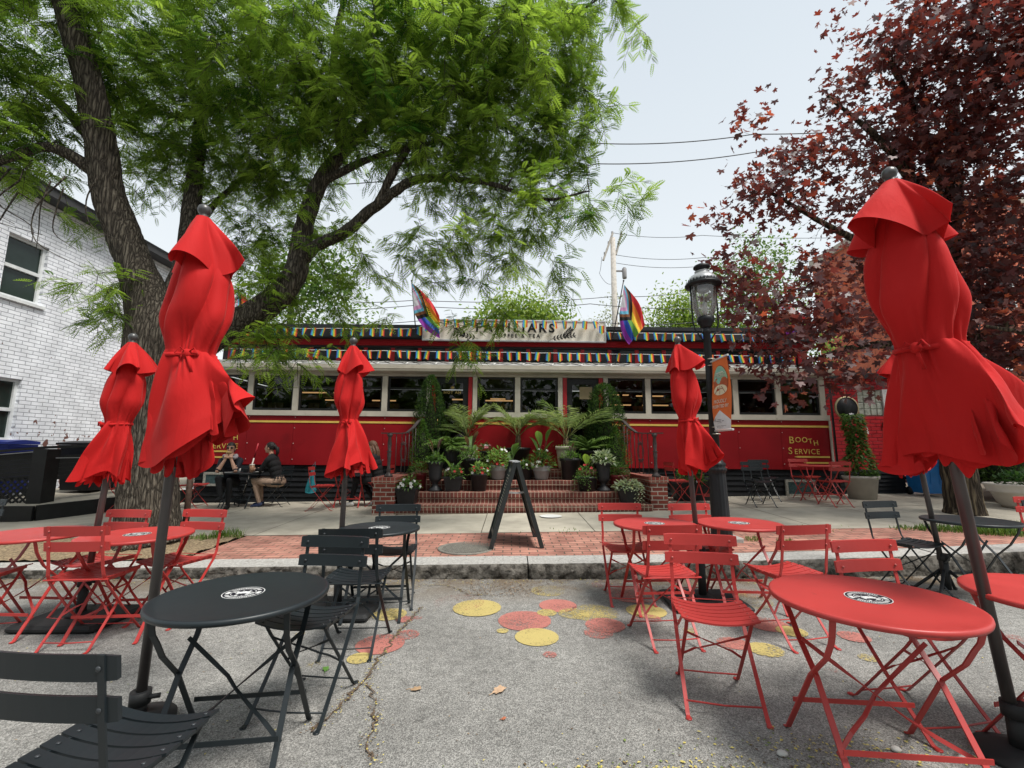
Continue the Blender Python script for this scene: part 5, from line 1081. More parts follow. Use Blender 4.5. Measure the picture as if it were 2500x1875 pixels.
def bin_(name, label, x, y, z, w_, d, h, m, rot=0, group='wheelie bins'):
    t = thing('wheeled_bin', label, 'bin', (x, y, z), rot, group); b = MB(); P = [(-w_*.42, -d*.42), (w_*.42, -d*.42), (w_*.42, d*.42), (-w_*.42, d*.42)]
    vs = [(px, py, .06) for px, py in P] + [(px * 1.17, py * 1.17, h * .9) for px, py in P] + [(px * 1.24, py * 1.24, h * .9) for px, py in P] + [(px * 1.24, py * 1.24, h * .94) for px, py in P]
    fs = [(3, 2, 1, 0)] + [(4*j+i, 4*j+(i+1) % 4, 4*j+4+(i+1) % 4, 4*j+4+i) for j in range(3) for i in range(4)]; b.add(vs, fs)
    b.strip([(-w_*.22, -d*.44, h*.3), (-w_*.22, -d*.48, h*.8)], .02, .02, (1, 0, 0)); b.strip([(w_*.22, -d*.44, h*.3), (w_*.22, -d*.48, h*.8)], .02, .02, (1, 0, 0)); b.strip([(-w_*.22, -d*.48, h*.8), (w_*.22, -d*.48, h*.8)], .02, .02, (0, 0, 1)); b.build('body', m, t)
    b = MB(); b.prism([(-d*.58, h*.945), (d*.56, h*.945), (d*.56, h*1.0), (0, h*1.03), (-d*.58, h*.985)], (-w_*.55, 0, 0), (0, 1, 0), (0, 0, 1), (w_*1.1, 0, 0)); b.build('lid', m, t)
    for s_ in (1, -1): q = MB(); q.lathe([(.09, 0), (.09, .04)], 14); q.xf(Matrix.Translation((s_*w_*.44, d*.40, .09)) @ Matrix.Rotation(R(90), 4, 'Y')); q.build('wheel', BLK, t)
    return t
BLU = mat('bin_blue', (.012, .055, .20), .45, namt=.12); NAV = mat('bin_navy', (.02, .035, .22), .45); BKB = mat('bin_black', (.014, .014, .015), .5)
bin_('b', 'bright blue bin standing against the right end of the red annex', 8.98, 10.0, walk_z(9, 10), .42, .55, .86, mat('bin_bright_blue', (.015, .15, .42), .4))
bin_('b', 'navy blue bin above the ramp handrail at the left edge', -9.93, 9.0, .46, .46, .6, 1.06, NAV, .1)
bin_('b', 'black lidded bin behind the ramp beside the navy bin', -9.1, 9.9, .46, .8, .7, 1.06, BKB, -.1)
bin_('b', 'black bin behind the ramp nearest the tree trunk', -8.5, 10.9, .5, .7, .7, 1.12, BKB, -.15)

# ================================================================== POTS AND PLANTS
POTM = dict(black=mat('pot_black', (.018, .018, .02), .42, namt=.25, nsc=6), grey=mat('pot_grey', (.22, .22, .225), .6, namt=.15, nsc=8), cream=mat('pot_cream', (.55, .50, .42), .7, namt=.15), red=mat('pot_red', (.16, .02, .025), .35), taupe=mat('pot_taupe', (.40, .37, .33), .8, namt=.12, bump=.2, bsc=80), white=mat('pot_white', (.62, .58, .52), .8, namt=.1), urn=mat('urn_iron', (.025, .025, .028), .5, namt=.2))
EARTH = mat('potting_soil', (.03, .022, .015), .95)
def pot_mb(kind, r, h):
    b = MB()
    if kind == 'bowl': b.lathe([(r*.62, 0), (r*.66, h*.08), (r*.72, h*.12), (r*.86, h*.62), (r*.95, h*.66), (r*.93, h*.70), (r, h*.92), (r*1.02, h), (r*.93, h), (r*.90, h*.85), (0, h*.84)], 32)
    elif kind == 'round': b.lathe([(r*.74, 0), (r*.92, h*.86), (r*1.0, h*.87), (r*1.02, h), (r*.93, h), (r*.9, h*.9), (0, h*.88)], 32)
    elif kind == 'ridged': b.lathe([(r*.72, 0)] + [(r*(.74 + .2*i/8) * (1 + .025*(i % 2)), h*.85*i/8) for i in range(1, 9)] + [(r*1.06, h*.86), (r*1.08, h*.93), (r*1.04, h), (r*.92, h), (0, h*.9)], 32)
    elif kind == 'urn': b.lathe([(r*.80, 0), (r*.80, h*.05), (r*.62, h*.10), (r*.36, h*.17), (r*.30, h*.24), (r*.42, h*.31), (r*.62, h*.36), (r*.70, h*.40), (r*.74, h*.48), (r*.80, h*.80), (r*.86, h*.90), (r*1.05, h*.95), (r*1.08, h), (r*.92, h), (0, h*.93)], 32, wob=lambda a, z: 1 + (.02 * math.cos(14 * a) if h * .3 < z < h * .42 else 0))
    elif kind in ('square', 'octa', 'rect'):
        n = 8 if kind == 'octa' else 4; sx, sy = (1.9, .8) if kind == 'rect' else (1, 1); a0 = math.pi / n; k = r / math.cos(math.pi / n) if n == 4 else r * 1.03
        vs = []; prof = [(.70, 0), (.93, h*.88), (1.04, h*.885), (1.04, h), (.93, h), (.90, h*.86)]
        for q, z in prof: vs += [(q*k*sx*math.cos(a0 + 2*math.pi*i/n), q*k*sy*math.sin(a0 + 2*math.pi*i/n), z) for i in range(n)]
        fs = [tuple(range(n-1, -1, -1))] + [(j*n+i, j*n+(i+1) % n, (j+1)*n+(i+1) % n, (j+1)*n+i) for j in range(5) for i in range(n)] + [tuple(5*n+i for i in range(n))]; b.add(vs, fs)
    return b
LEAF = {'mid': leafmat('plant_green', (0.043, 0.109, 0.026), (0.189, 0.319, 0.080)), 'deep': leafmat('plant_deep', (0.017, 0.058, 0.017), (0.072, 0.152, 0.043)), 'fern': leafmat('fern_green', (0.072, 0.160, 0.036), (0.275, 0.420, 0.116)), 'silver': leafmat('plant_silver', (0.203, 0.275, 0.174), (0.551, 0.600, 0.435)), 'dark': leafmat('plant_bronze', (0.051, 0.032, 0.029), (0.174, 0.102, 0.065)), 'palm': leafmat('palm_green', (0.065, 0.123, 0.043), (0.319, 0.392, 0.174)), 'arbor': leafmat('arborvitae_green', (0.017, 0.046, 0.017), (0.080, 0.145, 0.041)), 'spruce': leafmat('spruce_green', (0.032, 0.087, 0.020), (0.145, 0.261, 0.058)), 'bright': leafmat('leaf_bright', (0.145, 0.319, 0.043), (0.406, 0.580, 0.102))}
PET = {'white': mat('petal_white', (.74, .74, .72), .6, trans=.2), 'red': mat('petal_red', (.45, .02, .03), .6, trans=.2), 'pink': mat('petal_pink', (.60, .20, .24), .6, trans=.2), 'coral': mat('petal_coral', (.60, .13, .06), .6, trans=.2)}
def nrm(v): return v / np.maximum(np.linalg.norm(v, axis=-1, keepdims=True), 1e-9)
class LF:                                     # a cloud of leaf blades as one mesh: each blade a 6-point kite bent down its length
    def __init__(s): s.V = []; s.T = []
    def add(s, P, D, Lh, Wd, tint, droop=.25, up=None):
        P, D = np.atleast_2d(P).astype(float), nrm(np.atleast_2d(D).astype(float)); n = len(P); Lh = np.broadcast_to(Lh, n)[:, None]; Wd = np.broadcast_to(Wd, n)[:, None]
        U = np.tile([0, 0, 1.], (n, 1)) if up is None else np.atleast_2d(up); U = U + RNG.normal(0, .25, (n, 3)); S = nrm(np.cross(D, U)); N = np.cross(S, D)
        mid = P + D * Lh * .45; tip = P + D * Lh - N * Lh * droop; q1 = P + D * Lh * .22
        pts = np.stack([P, q1 + S * Wd * .42, mid + S * Wd * .5 - N * Lh * droop * .15, tip, mid - S * Wd * .5 - N * Lh * droop * .15, q1 - S * Wd * .42], 1)
        s.V.append(pts); s.T.append(np.repeat(np.broadcast_to(tint, n), 6))
    def build(s, name, m, par):
        V = np.concatenate(s.V); T = np.concatenate(s.T); return polymesh(name, V, T, m, par)
RNG = np.random.default_rng(11)
def polymesh(name, V, T, m, par=None, loc=None, mats_idx=None):       # V: (n, k, 3) polygons of k points each
    n, k, _ = V.shape; me = bpy.data.meshes.new(name); me.vertices.add(n * k); me.vertices.foreach_set('co', V.reshape(-1).astype(np.float32)); me.loops.add(n * k); me.loops.foreach_set('vertex_index', np.arange(n * k, dtype=np.int32))
    me.polygons.add(n); me.polygons.foreach_set('loop_start', np.arange(0, n * k, k, dtype=np.int32)); me.polygons.foreach_set('loop_total', np.full(n, k, dtype=np.int32))
    for q in (m if isinstance(m, (list, tuple)) else [m]): me.materials.append(q)
    me.update(calc_edges=True); a = me.attributes.new('tint', 'FLOAT', 'POINT'); a.data.foreach_set('value', T.astype(np.float32))
    ob = bpy.data.objects.new(name, me); COL.objects.link(ob)
    if par: ob.parent = par
    if loc is not None: ob.location = loc
    return ob
def rdir(n, zmin=-.2): 
    z = RNG.uniform(zmin, 1, n); a = RNG.uniform(0, 6.283, n); q = np.sqrt(1 - z * z); return np.stack([q * np.cos(a), q * np.sin(a), z], 1)
def bushy(par, z, r, h, n, ll, lw, m, name='foliage', droop=.2):
    d = rdir(n, -.1); rad = RNG.uniform(.25, 1, (n, 1)) ** .5; P = d * rad * np.array([r, r, h]) + np.array([0, 0, z]); D = d + RNG.normal(0, .5, (n, 3)); f = LF()
    f.add(P, D, ll * RNG.uniform(.6, 1.2, n), lw * RNG.uniform(.7, 1.2, n), np.clip(RNG.normal(.45, .25, n), 0, 1), droop); f.build(name, m, par)
    st = MB()
    for i in range(10): q = P[RNG.integers(n)]; st.tube([(0, 0, z - .06), (q[0]*.5, q[1]*.5, z + (q[2]-z)*.6), tuple(q)], .004, 4)
    st.build('stems', mat('green_stem', (.05, .075, .025), .7), par)
def blooms(par, z, r, h, n, col, s=.03):
    b = MB(); 
    for i in range(n):
        d = rdir(1, .0)[0]; p = d * np.array([r, r, h]) * 1.02 + np.array([0, -r*.12, z]); ax = Vector(d + np.array([0, -.6, .2])).normalized(); q = ax.orthogonal().normalized(); u = ax.cross(q); c = Vector(p)
        for k in range(5):
            a = k * 1.2566; e = q * math.cos(a) + u * math.sin(a); f = q * math.cos(a + .5) + u * math.sin(a + .5); g = q * math.cos(a - .5) + u * math.sin(a - .5); b.add([c, c + g * s * .7 + ax * s * .2, c + e * s + ax * s * .25, c + f * s * .7 + ax * s * .2], [(0, 1, 2, 3)])
    b.build('blooms', PET[col], par)
def broad(par, z, n, L_, W_, m, spread=.5, name='broad_leaves'):
    f = LF(); a = RNG.uniform(0, 6.283, n); d = np.stack([np.cos(a) * spread, np.sin(a) * spread, RNG.uniform(.7, 1.1, n)], 1); st = MB()
    for i in range(n):
        dd = d[i] / np.linalg.norm(d[i]); k = RNG.uniform(.3, .9); p = np.array([0, 0, z]) + dd * L_ * k; st.tube([(0, 0, z - .05), tuple(p)], .006, 5)
        N_ = 7; t = np.linspace(0, 1, N_)
        # one big blade from several bent strips
        s_ = nrm(np.cross(dd, [0, 0, 1.]) [None])[0]; up = np.cross(s_, dd); l = L_ * RNG.uniform(.7, 1.1); w = W_ * RNG.uniform(.7, 1.1); tn = RNG.uniform(.3, .8)
        c = p + dd * l * t[:, None] - np.array([0, 0, 1.]) * (l * .35 * t ** 2)[:, None] + np.stack([dd[0]*.3*l*t**2, dd[1]*.3*l*t**2, 0*t], 1); ww = w * np.sin(np.pi * np.clip(t * .92 + .06, 0, 1)) ** .8
        for j in range(N_ - 1):
            for sd in (1, -1):
                q = np.stack([c[j], c[j+1], c[j+1] + sd*s_*ww[j+1] + up*ww[j+1]*.25, c[j] + sd*s_*ww[j] + up*ww[j]*.25]); f.V.append(np.concatenate([q, q[3:], q[3:]])[None][:, :6]); f.T.append(np.full(6, tn))
    f.V = [v[:, [0, 1, 2, 3, 3, 3]] * 1.0 for v in f.V]; V = np.concatenate(f.V)[:, :4]; polymesh(name, V, np.repeat(np.concatenate(f.T).reshape(-1, 6)[:, 0], 4), m, par); st.build('stems', MATS['green_stem'] if 'green_stem' in MATS else mat('green_stem', (.05, .075, .025), .7), par)
def fern(par, z, r, n, m, arch=1.0, sc=1):
    f = LF()
    for i in range(n):
        a = RNG.uniform(0, 6.283); l = r * RNG.uniform(.7, 1.15); el = RNG.uniform(.5, 1.5); N_ = 16; t = np.linspace(.08, 1, N_); hx = np.array([math.cos(a), math.sin(a), 0])
        c = np.array([0, 0, z]) + hx * (l * np.cos(el) * t + l * .35 * t ** 2)[:, None] + np.array([0, 0, 1.]) * (l * np.sin(el) * t - arch * l * .85 * t ** 2)[:, None]
        tg = nrm(np.gradient(c, axis=0)); sd = nrm(np.cross(tg, [0, 0, 1.])); tn = np.clip(RNG.normal(.5, .22), 0, 1); ll = .075 * sc * np.sin(np.pi * np.clip(t, .1, .97)) ** .6
        for q in (1, -1): f.add(c, sd * q + tg * .35 - np.array([0, 0, .25]), ll, ll * .3, np.clip(tn + .15 * t - .05, 0, 1), .25)
    f.build('fronds', m, par)
def palm(par, z, r, n, m, trunk):
    f = LF(); ra = MB()
    for i in range(n):
        a = 6.283 * i / n + RNG.uniform(-.35, .35); l = r * RNG.uniform(.75, 1.1); el = RNG.uniform(.75, 1.5); N_ = 30; t = np.linspace(.02, 1, N_); hx = np.array([math.cos(a), math.sin(a), 0]); cv = RNG.uniform(.15, .42)
        c = np.array([0, 0, z]) + hx * (l * np.cos(el) * t + l * .3 * t ** 2)[:, None] + np.array([0, 0, 1.]) * (l * np.sin(el) * t - cv * l * t ** 2.2)[:, None]
        ra.tube([tuple(q) for q in c[::3]], [.007 * (1 - .8 * k / 9) for k in range(len(c[::3]))], 5); k = t > .28; c2 = c[k]; tt = t[k]; tg = nrm(np.gradient(c, axis=0))[k]; sd = nrm(np.cross(tg, [0, 0, 1.])); ll = r * .36 * np.sin(np.pi * np.clip((tt - .2) / .85, .05, .97)) ** .6; tn = np.clip(RNG.normal(.5, .2), 0, 1)
        for q in (1, -1): f.add(c2, sd * q * .8 + tg * .75 + RNG.normal(0, .08, c2.shape), ll, .018, np.clip(tn + RNG.normal(0, .08, len(c2)), 0, 1), .18)
    f.build('fronds', m, par); ra.build('frond_stems', mat('palm_stem', (.14, .15, .05), .6), par)
    b = MB(); b.tube([(0, 0, trunk), (.012, 0, (trunk + z) / 2), (0, 0, z + .05)], [.045, .036, .028], 10)
    for s_ in (1, -1): b.tube([(s_*.03, 0, trunk), (s_*.05, .01, (trunk + z) / 2), (s_*.03, 0, z + .08)], [.022, .018, .012], 8)
    b.build('stem', mat('palm_trunk', (.12, .085, .05), .8, namt=.3, nsc=25), par)
def cone(par, z, r, h, n, m, ll=.05, pw=1.0, belly=.12):
    t = RNG.uniform(0, 1, n) ** 1.25; a = RNG.uniform(0, 6.283, n); lob = 1 + .10 * np.sin(3 * a + 5 * t) + .07 * np.sin(7 * a - 9 * t); prof = np.where(t < belly, .8 + .2 * t / belly, (1 - (t - belly) / (1 - belly)) ** pw); rr = r * prof * lob * RNG.uniform(.72, 1.05, n)
    P = np.stack([rr * np.cos(a), rr * np.sin(a), z + h * t], 1); D = np.stack([np.cos(a) * .7, np.sin(a) * .7, RNG.uniform(.2, 1.1, n)], 1) + RNG.normal(0, .3, (n, 3)); f = LF(); f.add(P, D, ll * RNG.uniform(.6, 1.3, n), ll * .32, np.clip(RNG.normal(.42, .24, n) + .1 * np.sin(9 * a + 14 * t), 0, 1), .1); f.build('foliage', m, par)
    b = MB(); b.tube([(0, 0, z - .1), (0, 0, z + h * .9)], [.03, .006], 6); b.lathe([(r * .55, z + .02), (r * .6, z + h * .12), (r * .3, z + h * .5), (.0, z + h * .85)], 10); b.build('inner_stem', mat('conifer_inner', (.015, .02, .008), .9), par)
GP = 'potted plants on the diner steps'
def potted(label, kind, pm, x, y, z, r, h, fill=True, group=GP, rz=0, name='potted_plant', cat='potted plant'):
    t = thing(name, label, cat, (x, y, z), rz, group); p = pot_mb(kind, r, h).build('pot', POTM[pm], t)
    MB().lathe([(r*.86 if kind not in ('square', 'rect') else r*.8, h*.90), (0, h*.93)], 20).build('soil', EARTH, p); return t
S1, S2, S3, S4 = .377, .577, .767, .952
t = potted('square black planter with white flowers at the left end of the lowest step', 'square', 'black', -1.92, 8.50, S1, .20, .29); bushy(t, .29, .24, .20, 300, .075, .03, LEAF['mid']); blooms(t, .30, .22, .14, 14, 'white', .036); broad(t, .28, 5, .26, .03, LEAF['dark'])
t = potted('black eight sided planter with silvery trailing plant at the right end of the lowest step', 'octa', 'black', 2.14, 8.50, S1, .21, .27); bushy(t, .27, .28, .15, 260, .08, .045, LEAF['silver']); broad(t, .26, 4, .2, .03, LEAF['dark'])
f = LF()
for k in range(3):
    for i in range(9): f.add([[.08 + .06*k + .01*math.sin(i), -.22, .27 - i * .035]], [[.8 if i % 2 else -.8, -.5, -.3]], .055, .032, .6, .2)
f.build('trailing_stems', LEAF['silver'], t)
t = potted('tall black urn with leafy plant on the second step at the left', 'urn', 'urn', -1.47, 8.80, S2, .165, .55); bushy(t, .56, .19, .15, 240, .075, .03, LEAF['mid']); broad(t, .55, 6, .36, .035, LEAF['dark'], .25)
t = potted('square black planter with red and white flowers on the second step', 'square', 'black', -1.12, 8.82, S2, .18, .275); bushy(t, .28, .20, .20, 240, .07, .03, LEAF['mid']); blooms(t, .28, .19, .16, 4, 'white', .034); blooms(t, .30, .2, .14, 7, 'red', .03); broad(t, .28, 4, .34, .06, LEAF['mid'], .4)
t = potted('round black pot with red flowers on the second step', 'round', 'black', -.63, 8.82, S2, .175, .33); bushy(t, .33, .19, .21, 240, .075, .032, LEAF['fern']); blooms(t, .34, .19, .14, 9, 'red', .034); blooms(t, .33, .18, .1, 4, 'white', .034)
t = potted('round black planter with trailing vines and red blooms on the second step at the right', 'round', 'black', 1.44, 8.80, S2, .205, .27); bushy(t, .27, .21, .22, 220, .07, .03, LEAF['mid']); blooms(t, .30, .2, .2, 7, 'red', .036); broad(t, .27, 3, .36, .075, LEAF['bright'], .15)
f = LF()
for k in range(9):
    x = -.28 + .035 * k
    for i in range(rnd.randint(4, 9)): f.add([[x + .012*math.sin(i*2+k), -.20 - .01*(k % 3), .30 - i*.032]], [[.7 if i % 2 else -.7, -.6, -.3]], .045, .026, rnd.random(), .2)
f.build('trailing_stems', LEAF['mid'], t)
t = potted('tall black urn with variegated plant on the second step at the right', 'urn', 'urn', 1.75, 8.80, S2, .165, .54); bushy(t, .55, .21, .20, 260, .10, .035, LEAF['silver']); bushy(t, .55, .18, .16, 120, .08, .03, LEAF['mid'], 'green_leaves'); blooms(t, .56, .2, .1, 2, 'white', .03)
t = potted('small red pot with green shrub half hidden at the left of the second step', 'round', 'red', -1.80, 8.95, S2, .15, .33); bushy(t, .34, .23, .24, 420, .06, .018, LEAF['spruce'])
t = potted('glossy red pot with round clipped shrub at the right of the second step', 'round', 'red', 2.06, 8.86, S2, .18, .30); bushy(t, .31, .21, .25, 620, .05, .014, LEAF['spruce'])
t = potted('grey bowl with a bushy white flowering plant on the third step', 'bowl', 'grey', -.29, 9.15, S3, .19, .28); bushy(t, .28, .26, .34, 420, .09, .035, LEAF['fern']); blooms(t, .36, .25, .28, 6, 'white', .032); blooms(t, .3, .25, .1, 3, 'red', .03)
t = potted('grey bowl with white blooms and big curled leaves right of the easel sign', 'bowl', 'grey', .59, 9.15, S3, .19, .27); bushy(t, .27, .28, .32, 340, .09, .032, LEAF['mid']); blooms(t, .26, .2, .12, 8, 'white', .04); blooms(t, .5, .2, .1, 4, 'white', .03); broad(t, .3, 5, .55, .075, LEAF['mid'], .3); blooms(t, .62, .08, .05, 2, 'red', .03)
t = potted('small black pot with white flowers behind the top of the easel sign', 'round', 'black', .27, 9.15, S3, .145, .24); bushy(t, .24, .18, .16, 200, .06, .026, LEAF['mid']); blooms(t, .25, .17, .12, 12, 'white', .028); blooms(t, .34, .1, .06, 3, 'coral', .034)
t = potted('broad leaved canna in a black pot left of the easel top', 'round', 'black', -.03, 9.22, S3, .14, .26); broad(t, .26, 6, .38, .075, LEAF['mid'], .35)
t = potted('big plain black tub on the third step right of the steps centre', 'round', 'black', 1.17, 9.16, S3, .215, .42); bushy(t, .42, .22, .13, 200, .08, .03, LEAF['mid']); broad(t, .42, 3, .26, .025, LEAF['dark'], .5)
t = potted('big black tub with low bushy plant on the third step left of the grey bowl', 'round', 'black', -.84, 9.16, S3, .215, .42); bushy(t, .42, .24, .16, 280, .07, .028, LEAF['mid']); broad(t, .42, 5, .42, .045, LEAF['dark'], .3); broad(t, .38, 2, .42, .09, LEAF['mid'], .5)
t = potted('feathery palm in a cream pot at the left of the landing', 'ridged', 'cream', -.95, 9.68, S4, .185, .49); palm(t, .62, .92, 13, LEAF['palm'], .45)
t = potted('black pot with pale pink flowers on the landing by the left palm', 'round', 'black', -.57, 9.6, S4, .125, .38); bushy(t, .38, .16, .16, 160, .06, .028, LEAF['mid']); blooms(t, .40, .16, .1, 6, 'white', .04); blooms(t, .42, .16, .1, 5, 'pink', .03)
t = potted('feathery palm in a wide black tub at the middle of the landing', 'round', 'black', .13, 9.72, S4, .27, .45); palm(t, .66, .86, 12, LEAF['palm'], .42)
t = potted('tallest palm with yellow green fronds in a ridged cream pot right of the landing', 'ridged', 'cream', 1.15, 9.66, S4, .22, .48); palm(t, .60, 1.12, 17, LEAF['palm'], .44)
t = potted('arching boston fern in a dark pedestal pot at the left of the landing', 'urn', 'urn', -1.28, 9.5, S4, .16, .42); fern(t, .42, .62, 64, LEAF['fern'], .75, 1.25)
t = potted('stiff green fern in a dark pot at the right of the landing', 'round', 'black', 1.59, 9.5, S4, .165, .39); fern(t, .38, .60, 64, LEAF['fern'], .5, 1.15)
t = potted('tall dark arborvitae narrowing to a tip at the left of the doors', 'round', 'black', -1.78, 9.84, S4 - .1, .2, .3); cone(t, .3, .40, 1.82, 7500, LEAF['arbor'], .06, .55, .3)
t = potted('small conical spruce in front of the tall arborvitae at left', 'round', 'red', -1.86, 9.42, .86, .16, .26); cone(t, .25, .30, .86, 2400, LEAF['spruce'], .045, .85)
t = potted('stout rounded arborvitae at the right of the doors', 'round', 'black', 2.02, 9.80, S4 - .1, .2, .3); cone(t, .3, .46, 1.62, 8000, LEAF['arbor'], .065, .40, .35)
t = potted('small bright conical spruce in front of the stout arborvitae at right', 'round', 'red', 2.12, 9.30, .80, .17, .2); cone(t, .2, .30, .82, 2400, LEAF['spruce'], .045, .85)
# planters on the pavement
t = potted('large taupe planter with a tall flowering vine at the right end of the diner', 'round', 'taupe', 7.30, 9.62, walk_z(7.3, 9.62), .32, .47, group='large planters on the pavement')
f = LF(); n = 1500; tt = RNG.uniform(0, 1, n); a = RNG.uniform(0, 6.283, n); rr = (.26 - .13 * tt + .04 * np.sin(9 * tt)) * np.sqrt(RNG.uniform(.2, 1, n)); P_ = np.stack([rr*np.cos(a) - .10 * tt + .05, rr*np.sin(a), .46 + 1.30 * tt], 1)
f.add(P_, np.stack([np.cos(a), np.sin(a) - .3, RNG.normal(-.1, .4, n)], 1), .10 * RNG.uniform(.6, 1.2, n), .05, np.clip(RNG.normal(.45, .25, n), 0, 1), .3); f.build('foliage', LEAF['mid'], t); blooms(t, 1.35, .18, .42, 6, 'white', .05)
b = MB(); b.tube([(0, 0, .4), (-.05, 0, 1.1), (-.08, 0, 1.75)], .012, 6); b.build('stake', mat('cane', (.2, .15, .08), .7), t)
t = potted('long black planter box with red leaved shrub behind the lamp post', 'rect', 'black', 3.78, 9.72, walk_z(3.78, 9.7), .25, .40, group='large planters on the pavement'); bushy(t, .40, .30, .36, 420, .10, .04, LEAF['mid']); broad(t, .42, 5, .3, .03, LEAF['dark'], .4); blooms(t, .36, .25, .1, 4, 'white', .04)
t = potted('wide white stone planter at the right edge in front of the dark shrub', 'bowl', 'white', 9.18, 8.20, walk_z(9, 8.2), .56, .42, group='large planters on the pavement'); bushy(t, .40, .42, .25, 300, .12, .05, LEAF['deep'])
sh = thing('evergreen_shrub', 'large dark evergreen shrub with pale new growth at the right edge', 'shrub', (10.2, 9.6, .3))
cone(sh, .35, 1.05, 2.15, 5200, leafmat('yew_green', (.012, .03, .01), (.10, .17, .045)), .12, .5, .3)
sh2 = dup(sh, (11.9, 10.4, .3), 1.2, 'second dark evergreen shrub behind the first one at the right edge')
# ================================================================== PEOPLE
SKIN = mat('skin', (.52, .30, .21), .5, namt=.06); NAVY = mat('navy_cloth', (.012, .014, .022), .85, namt=.2, nsc=30); BLKC = mat('black_cloth', (.010, .010, .011), .85, namt=.25, nsc=25)
TAN = mat('tan_trousers', (.38, .26, .19), .8, namt=.15, nsc=12); SHOE = mat('blue_sneaker', (.03, .045, .11), .6); WSH = mat('white_shoe', (.68, .68, .66), .6); GREYC = mat('grey_scarf', (.33, .31, .33), .9, namt=.2, nsc=30)
HAIRD = mat('dark_hair', (.014, .010, .009), .5, namt=.3, nsc=40, bump=.6, bsc=120); HAIRB = mat('brown_hair', (.10, .05, .028), .5, namt=.35, nsc=30, bump=.6, bsc=120)
def capsule(b, pts, rad, m, n=12): b.tube(pts, rad, n, m); [b.ball(p, r, 10, 8, m) for p, r in zip(pts, rad)]
def person(label, loc, rz, mats, lean, hipz, knees, feet, hands, elbows, headyaw=0, headpitch=0, shoe=3, calf_m=2, arm_m=0, fore_m=1):
    t = thing('person', label, 'person', loc, rz); b = MB(); Lz = hipz; sh = Vector((0, lean * .50, Lz + .50)); nk = sh + Vector((0, lean * .06 + .01, .08)); hd = nk + Vector((0, .035, .145))
    b.ball((0, -.03, Lz + .03), (.175, .15, .12), 14, 10, 2)
    for k, (rx, ry) in enumerate(((.155, .12), (.15, .115), (.165, .12), (.18, .125), (.17, .11))): q = Vector((0, -.02, Lz + .08)).lerp(sh, k / 4.2); b.ball(q, (rx, ry, .12), 14, 10, 0)
    capsule(b, [sh + Vector((-.155, 0, -.02)), sh + Vector((0, 0, .02)), sh + Vector((.155, 0, -.02))], [.062, .075, .062], 0)
    capsule(b, [sh + Vector((0, 0, .0)), nk + Vector((0, .01, .05))], [.058, .052], 1)
    H = Matrix.Translation(hd) @ Matrix.Rotation(headyaw, 4, 'Z') @ Matrix.Rotation(headpitch, 4, 'X'); h = MB()
    h.ball((0, 0, .015), (.074, .093, .10), 18, 14, 1); h.ball((0, .025, -.055), (.056, .066, .055), 14, 10, 1); h.ball((0, .072, -.092), (.022, .02, .016), 10, 8, 1)
    h.tube([(0, .088, .02), (0, .108, -.018), (0, .112, -.03), (0, .092, -.042)], [.010, .015, .016, .010], 8, 1); h.ball((0, .088, -.062), (.024, .012, .008), 10, 6, 1)
    for s_ in (1, -1): h.ball((s_ * .076, -.005, -.012), (.012, .020, .032), 10, 8, 1); h.ball((s_ * .033, .076, .02), (.02, .014, .012), 8, 6, 1)
    h.xf(H); b.join(h)
    for i, s_ in enumerate((-1, 1)):
        hip = Vector((s_ * .09, .03, Lz + .01)); kn = Vector(knees[i]); an = Vector(feet[i]); mid = hip.lerp(kn, .5); capsule(b, [hip, mid, kn], [.092, .080, .060], 2)
        cm = kn.lerp(an, .35) + Vector((0, -.015, 0)); capsule(b, [kn, cm, an], [.060, .056, .040], calf_m)
        fd = (an - kn); fd.z = 0; fd = Vector(feet[i + 2]).normalized(); capsule(b, [an + Vector((0, 0, -.02)), an + fd * -.03 + Vector((0, 0, -.045))], [.040, .038], 1 if shoe == 4 else 3)
        capsule(b, [an + fd * -.04 + Vector((0, 0, -.055)), an + fd * .06 + Vector((0, 0, -.055)), an + fd * .155 + Vector((0, 0, -.068))], [.036, .042, .030], 3)
        S0 = sh + Vector((s_ * .175, 0, -.03)); el = Vector(elbows[i]); wr = Vector(hands[i][0]); hdn = Vector(hands[i][1]).normalized(); capsule(b, [S0, S0.lerp(el, .5), el], [.060, .052, .042], arm_m); capsule(b, [el, el.lerp(wr, .4), wr], [.041, .038, .027], fore_m)
        pal = Vector(hands[i][2]).normalized(); sd = hdn.cross(pal).normalized(); b.ball(wr + hdn * .045, (.036, .036, .030), 10, 8, 1)   # palm, five fingers curling towards 'pal'
        for k, (o, l) in enumerate(((-.027, .062), (-.009, .074), (.009, .070), (.026, .055))): p0 = wr + hdn * .07 + sd * o; p1 = p0 + hdn * l * .5 + pal * .012; p2 = p1 + hdn * l * .32 + pal * l * .35; capsule(b, [p0, p1, p2], [.0098, .009, .008], 1, 8)
        p0 = wr + hdn * .03 - sd * .032 * s_; capsule(b, [p0, p0 - sd * .022 * s_ + hdn * .025 + pal * .015, p0 - sd * .018 * s_ + hdn * .05 + pal * .03], [.012, .011, .009], 1, 8)
    src = b; ob = b.build('body', mats, t); ob.modifiers.new('r', 'REMESH').mode = 'VOXEL'; ob.modifiers['r'].voxel_size = .0085; s2 = ob.modifiers.new('s', 'SMOOTH'); s2.iterations = 3; s2.factor = .5
    bpy.context.view_layer.update(); dg = bpy.context.evaluated_depsgraph_get(); me = bpy.data.meshes.new_from_object(ob.evaluated_get(dg))
    from mathutils.kdtree import KDTree
    cen = [(sum((Vector(src.v[i]) for i in f), Vector()) / len(f), m) for f, m in zip(src.f, src.m)]; kd = KDTree(len(cen))
    for i, (c, m) in enumerate(cen): kd.insert(c, i)
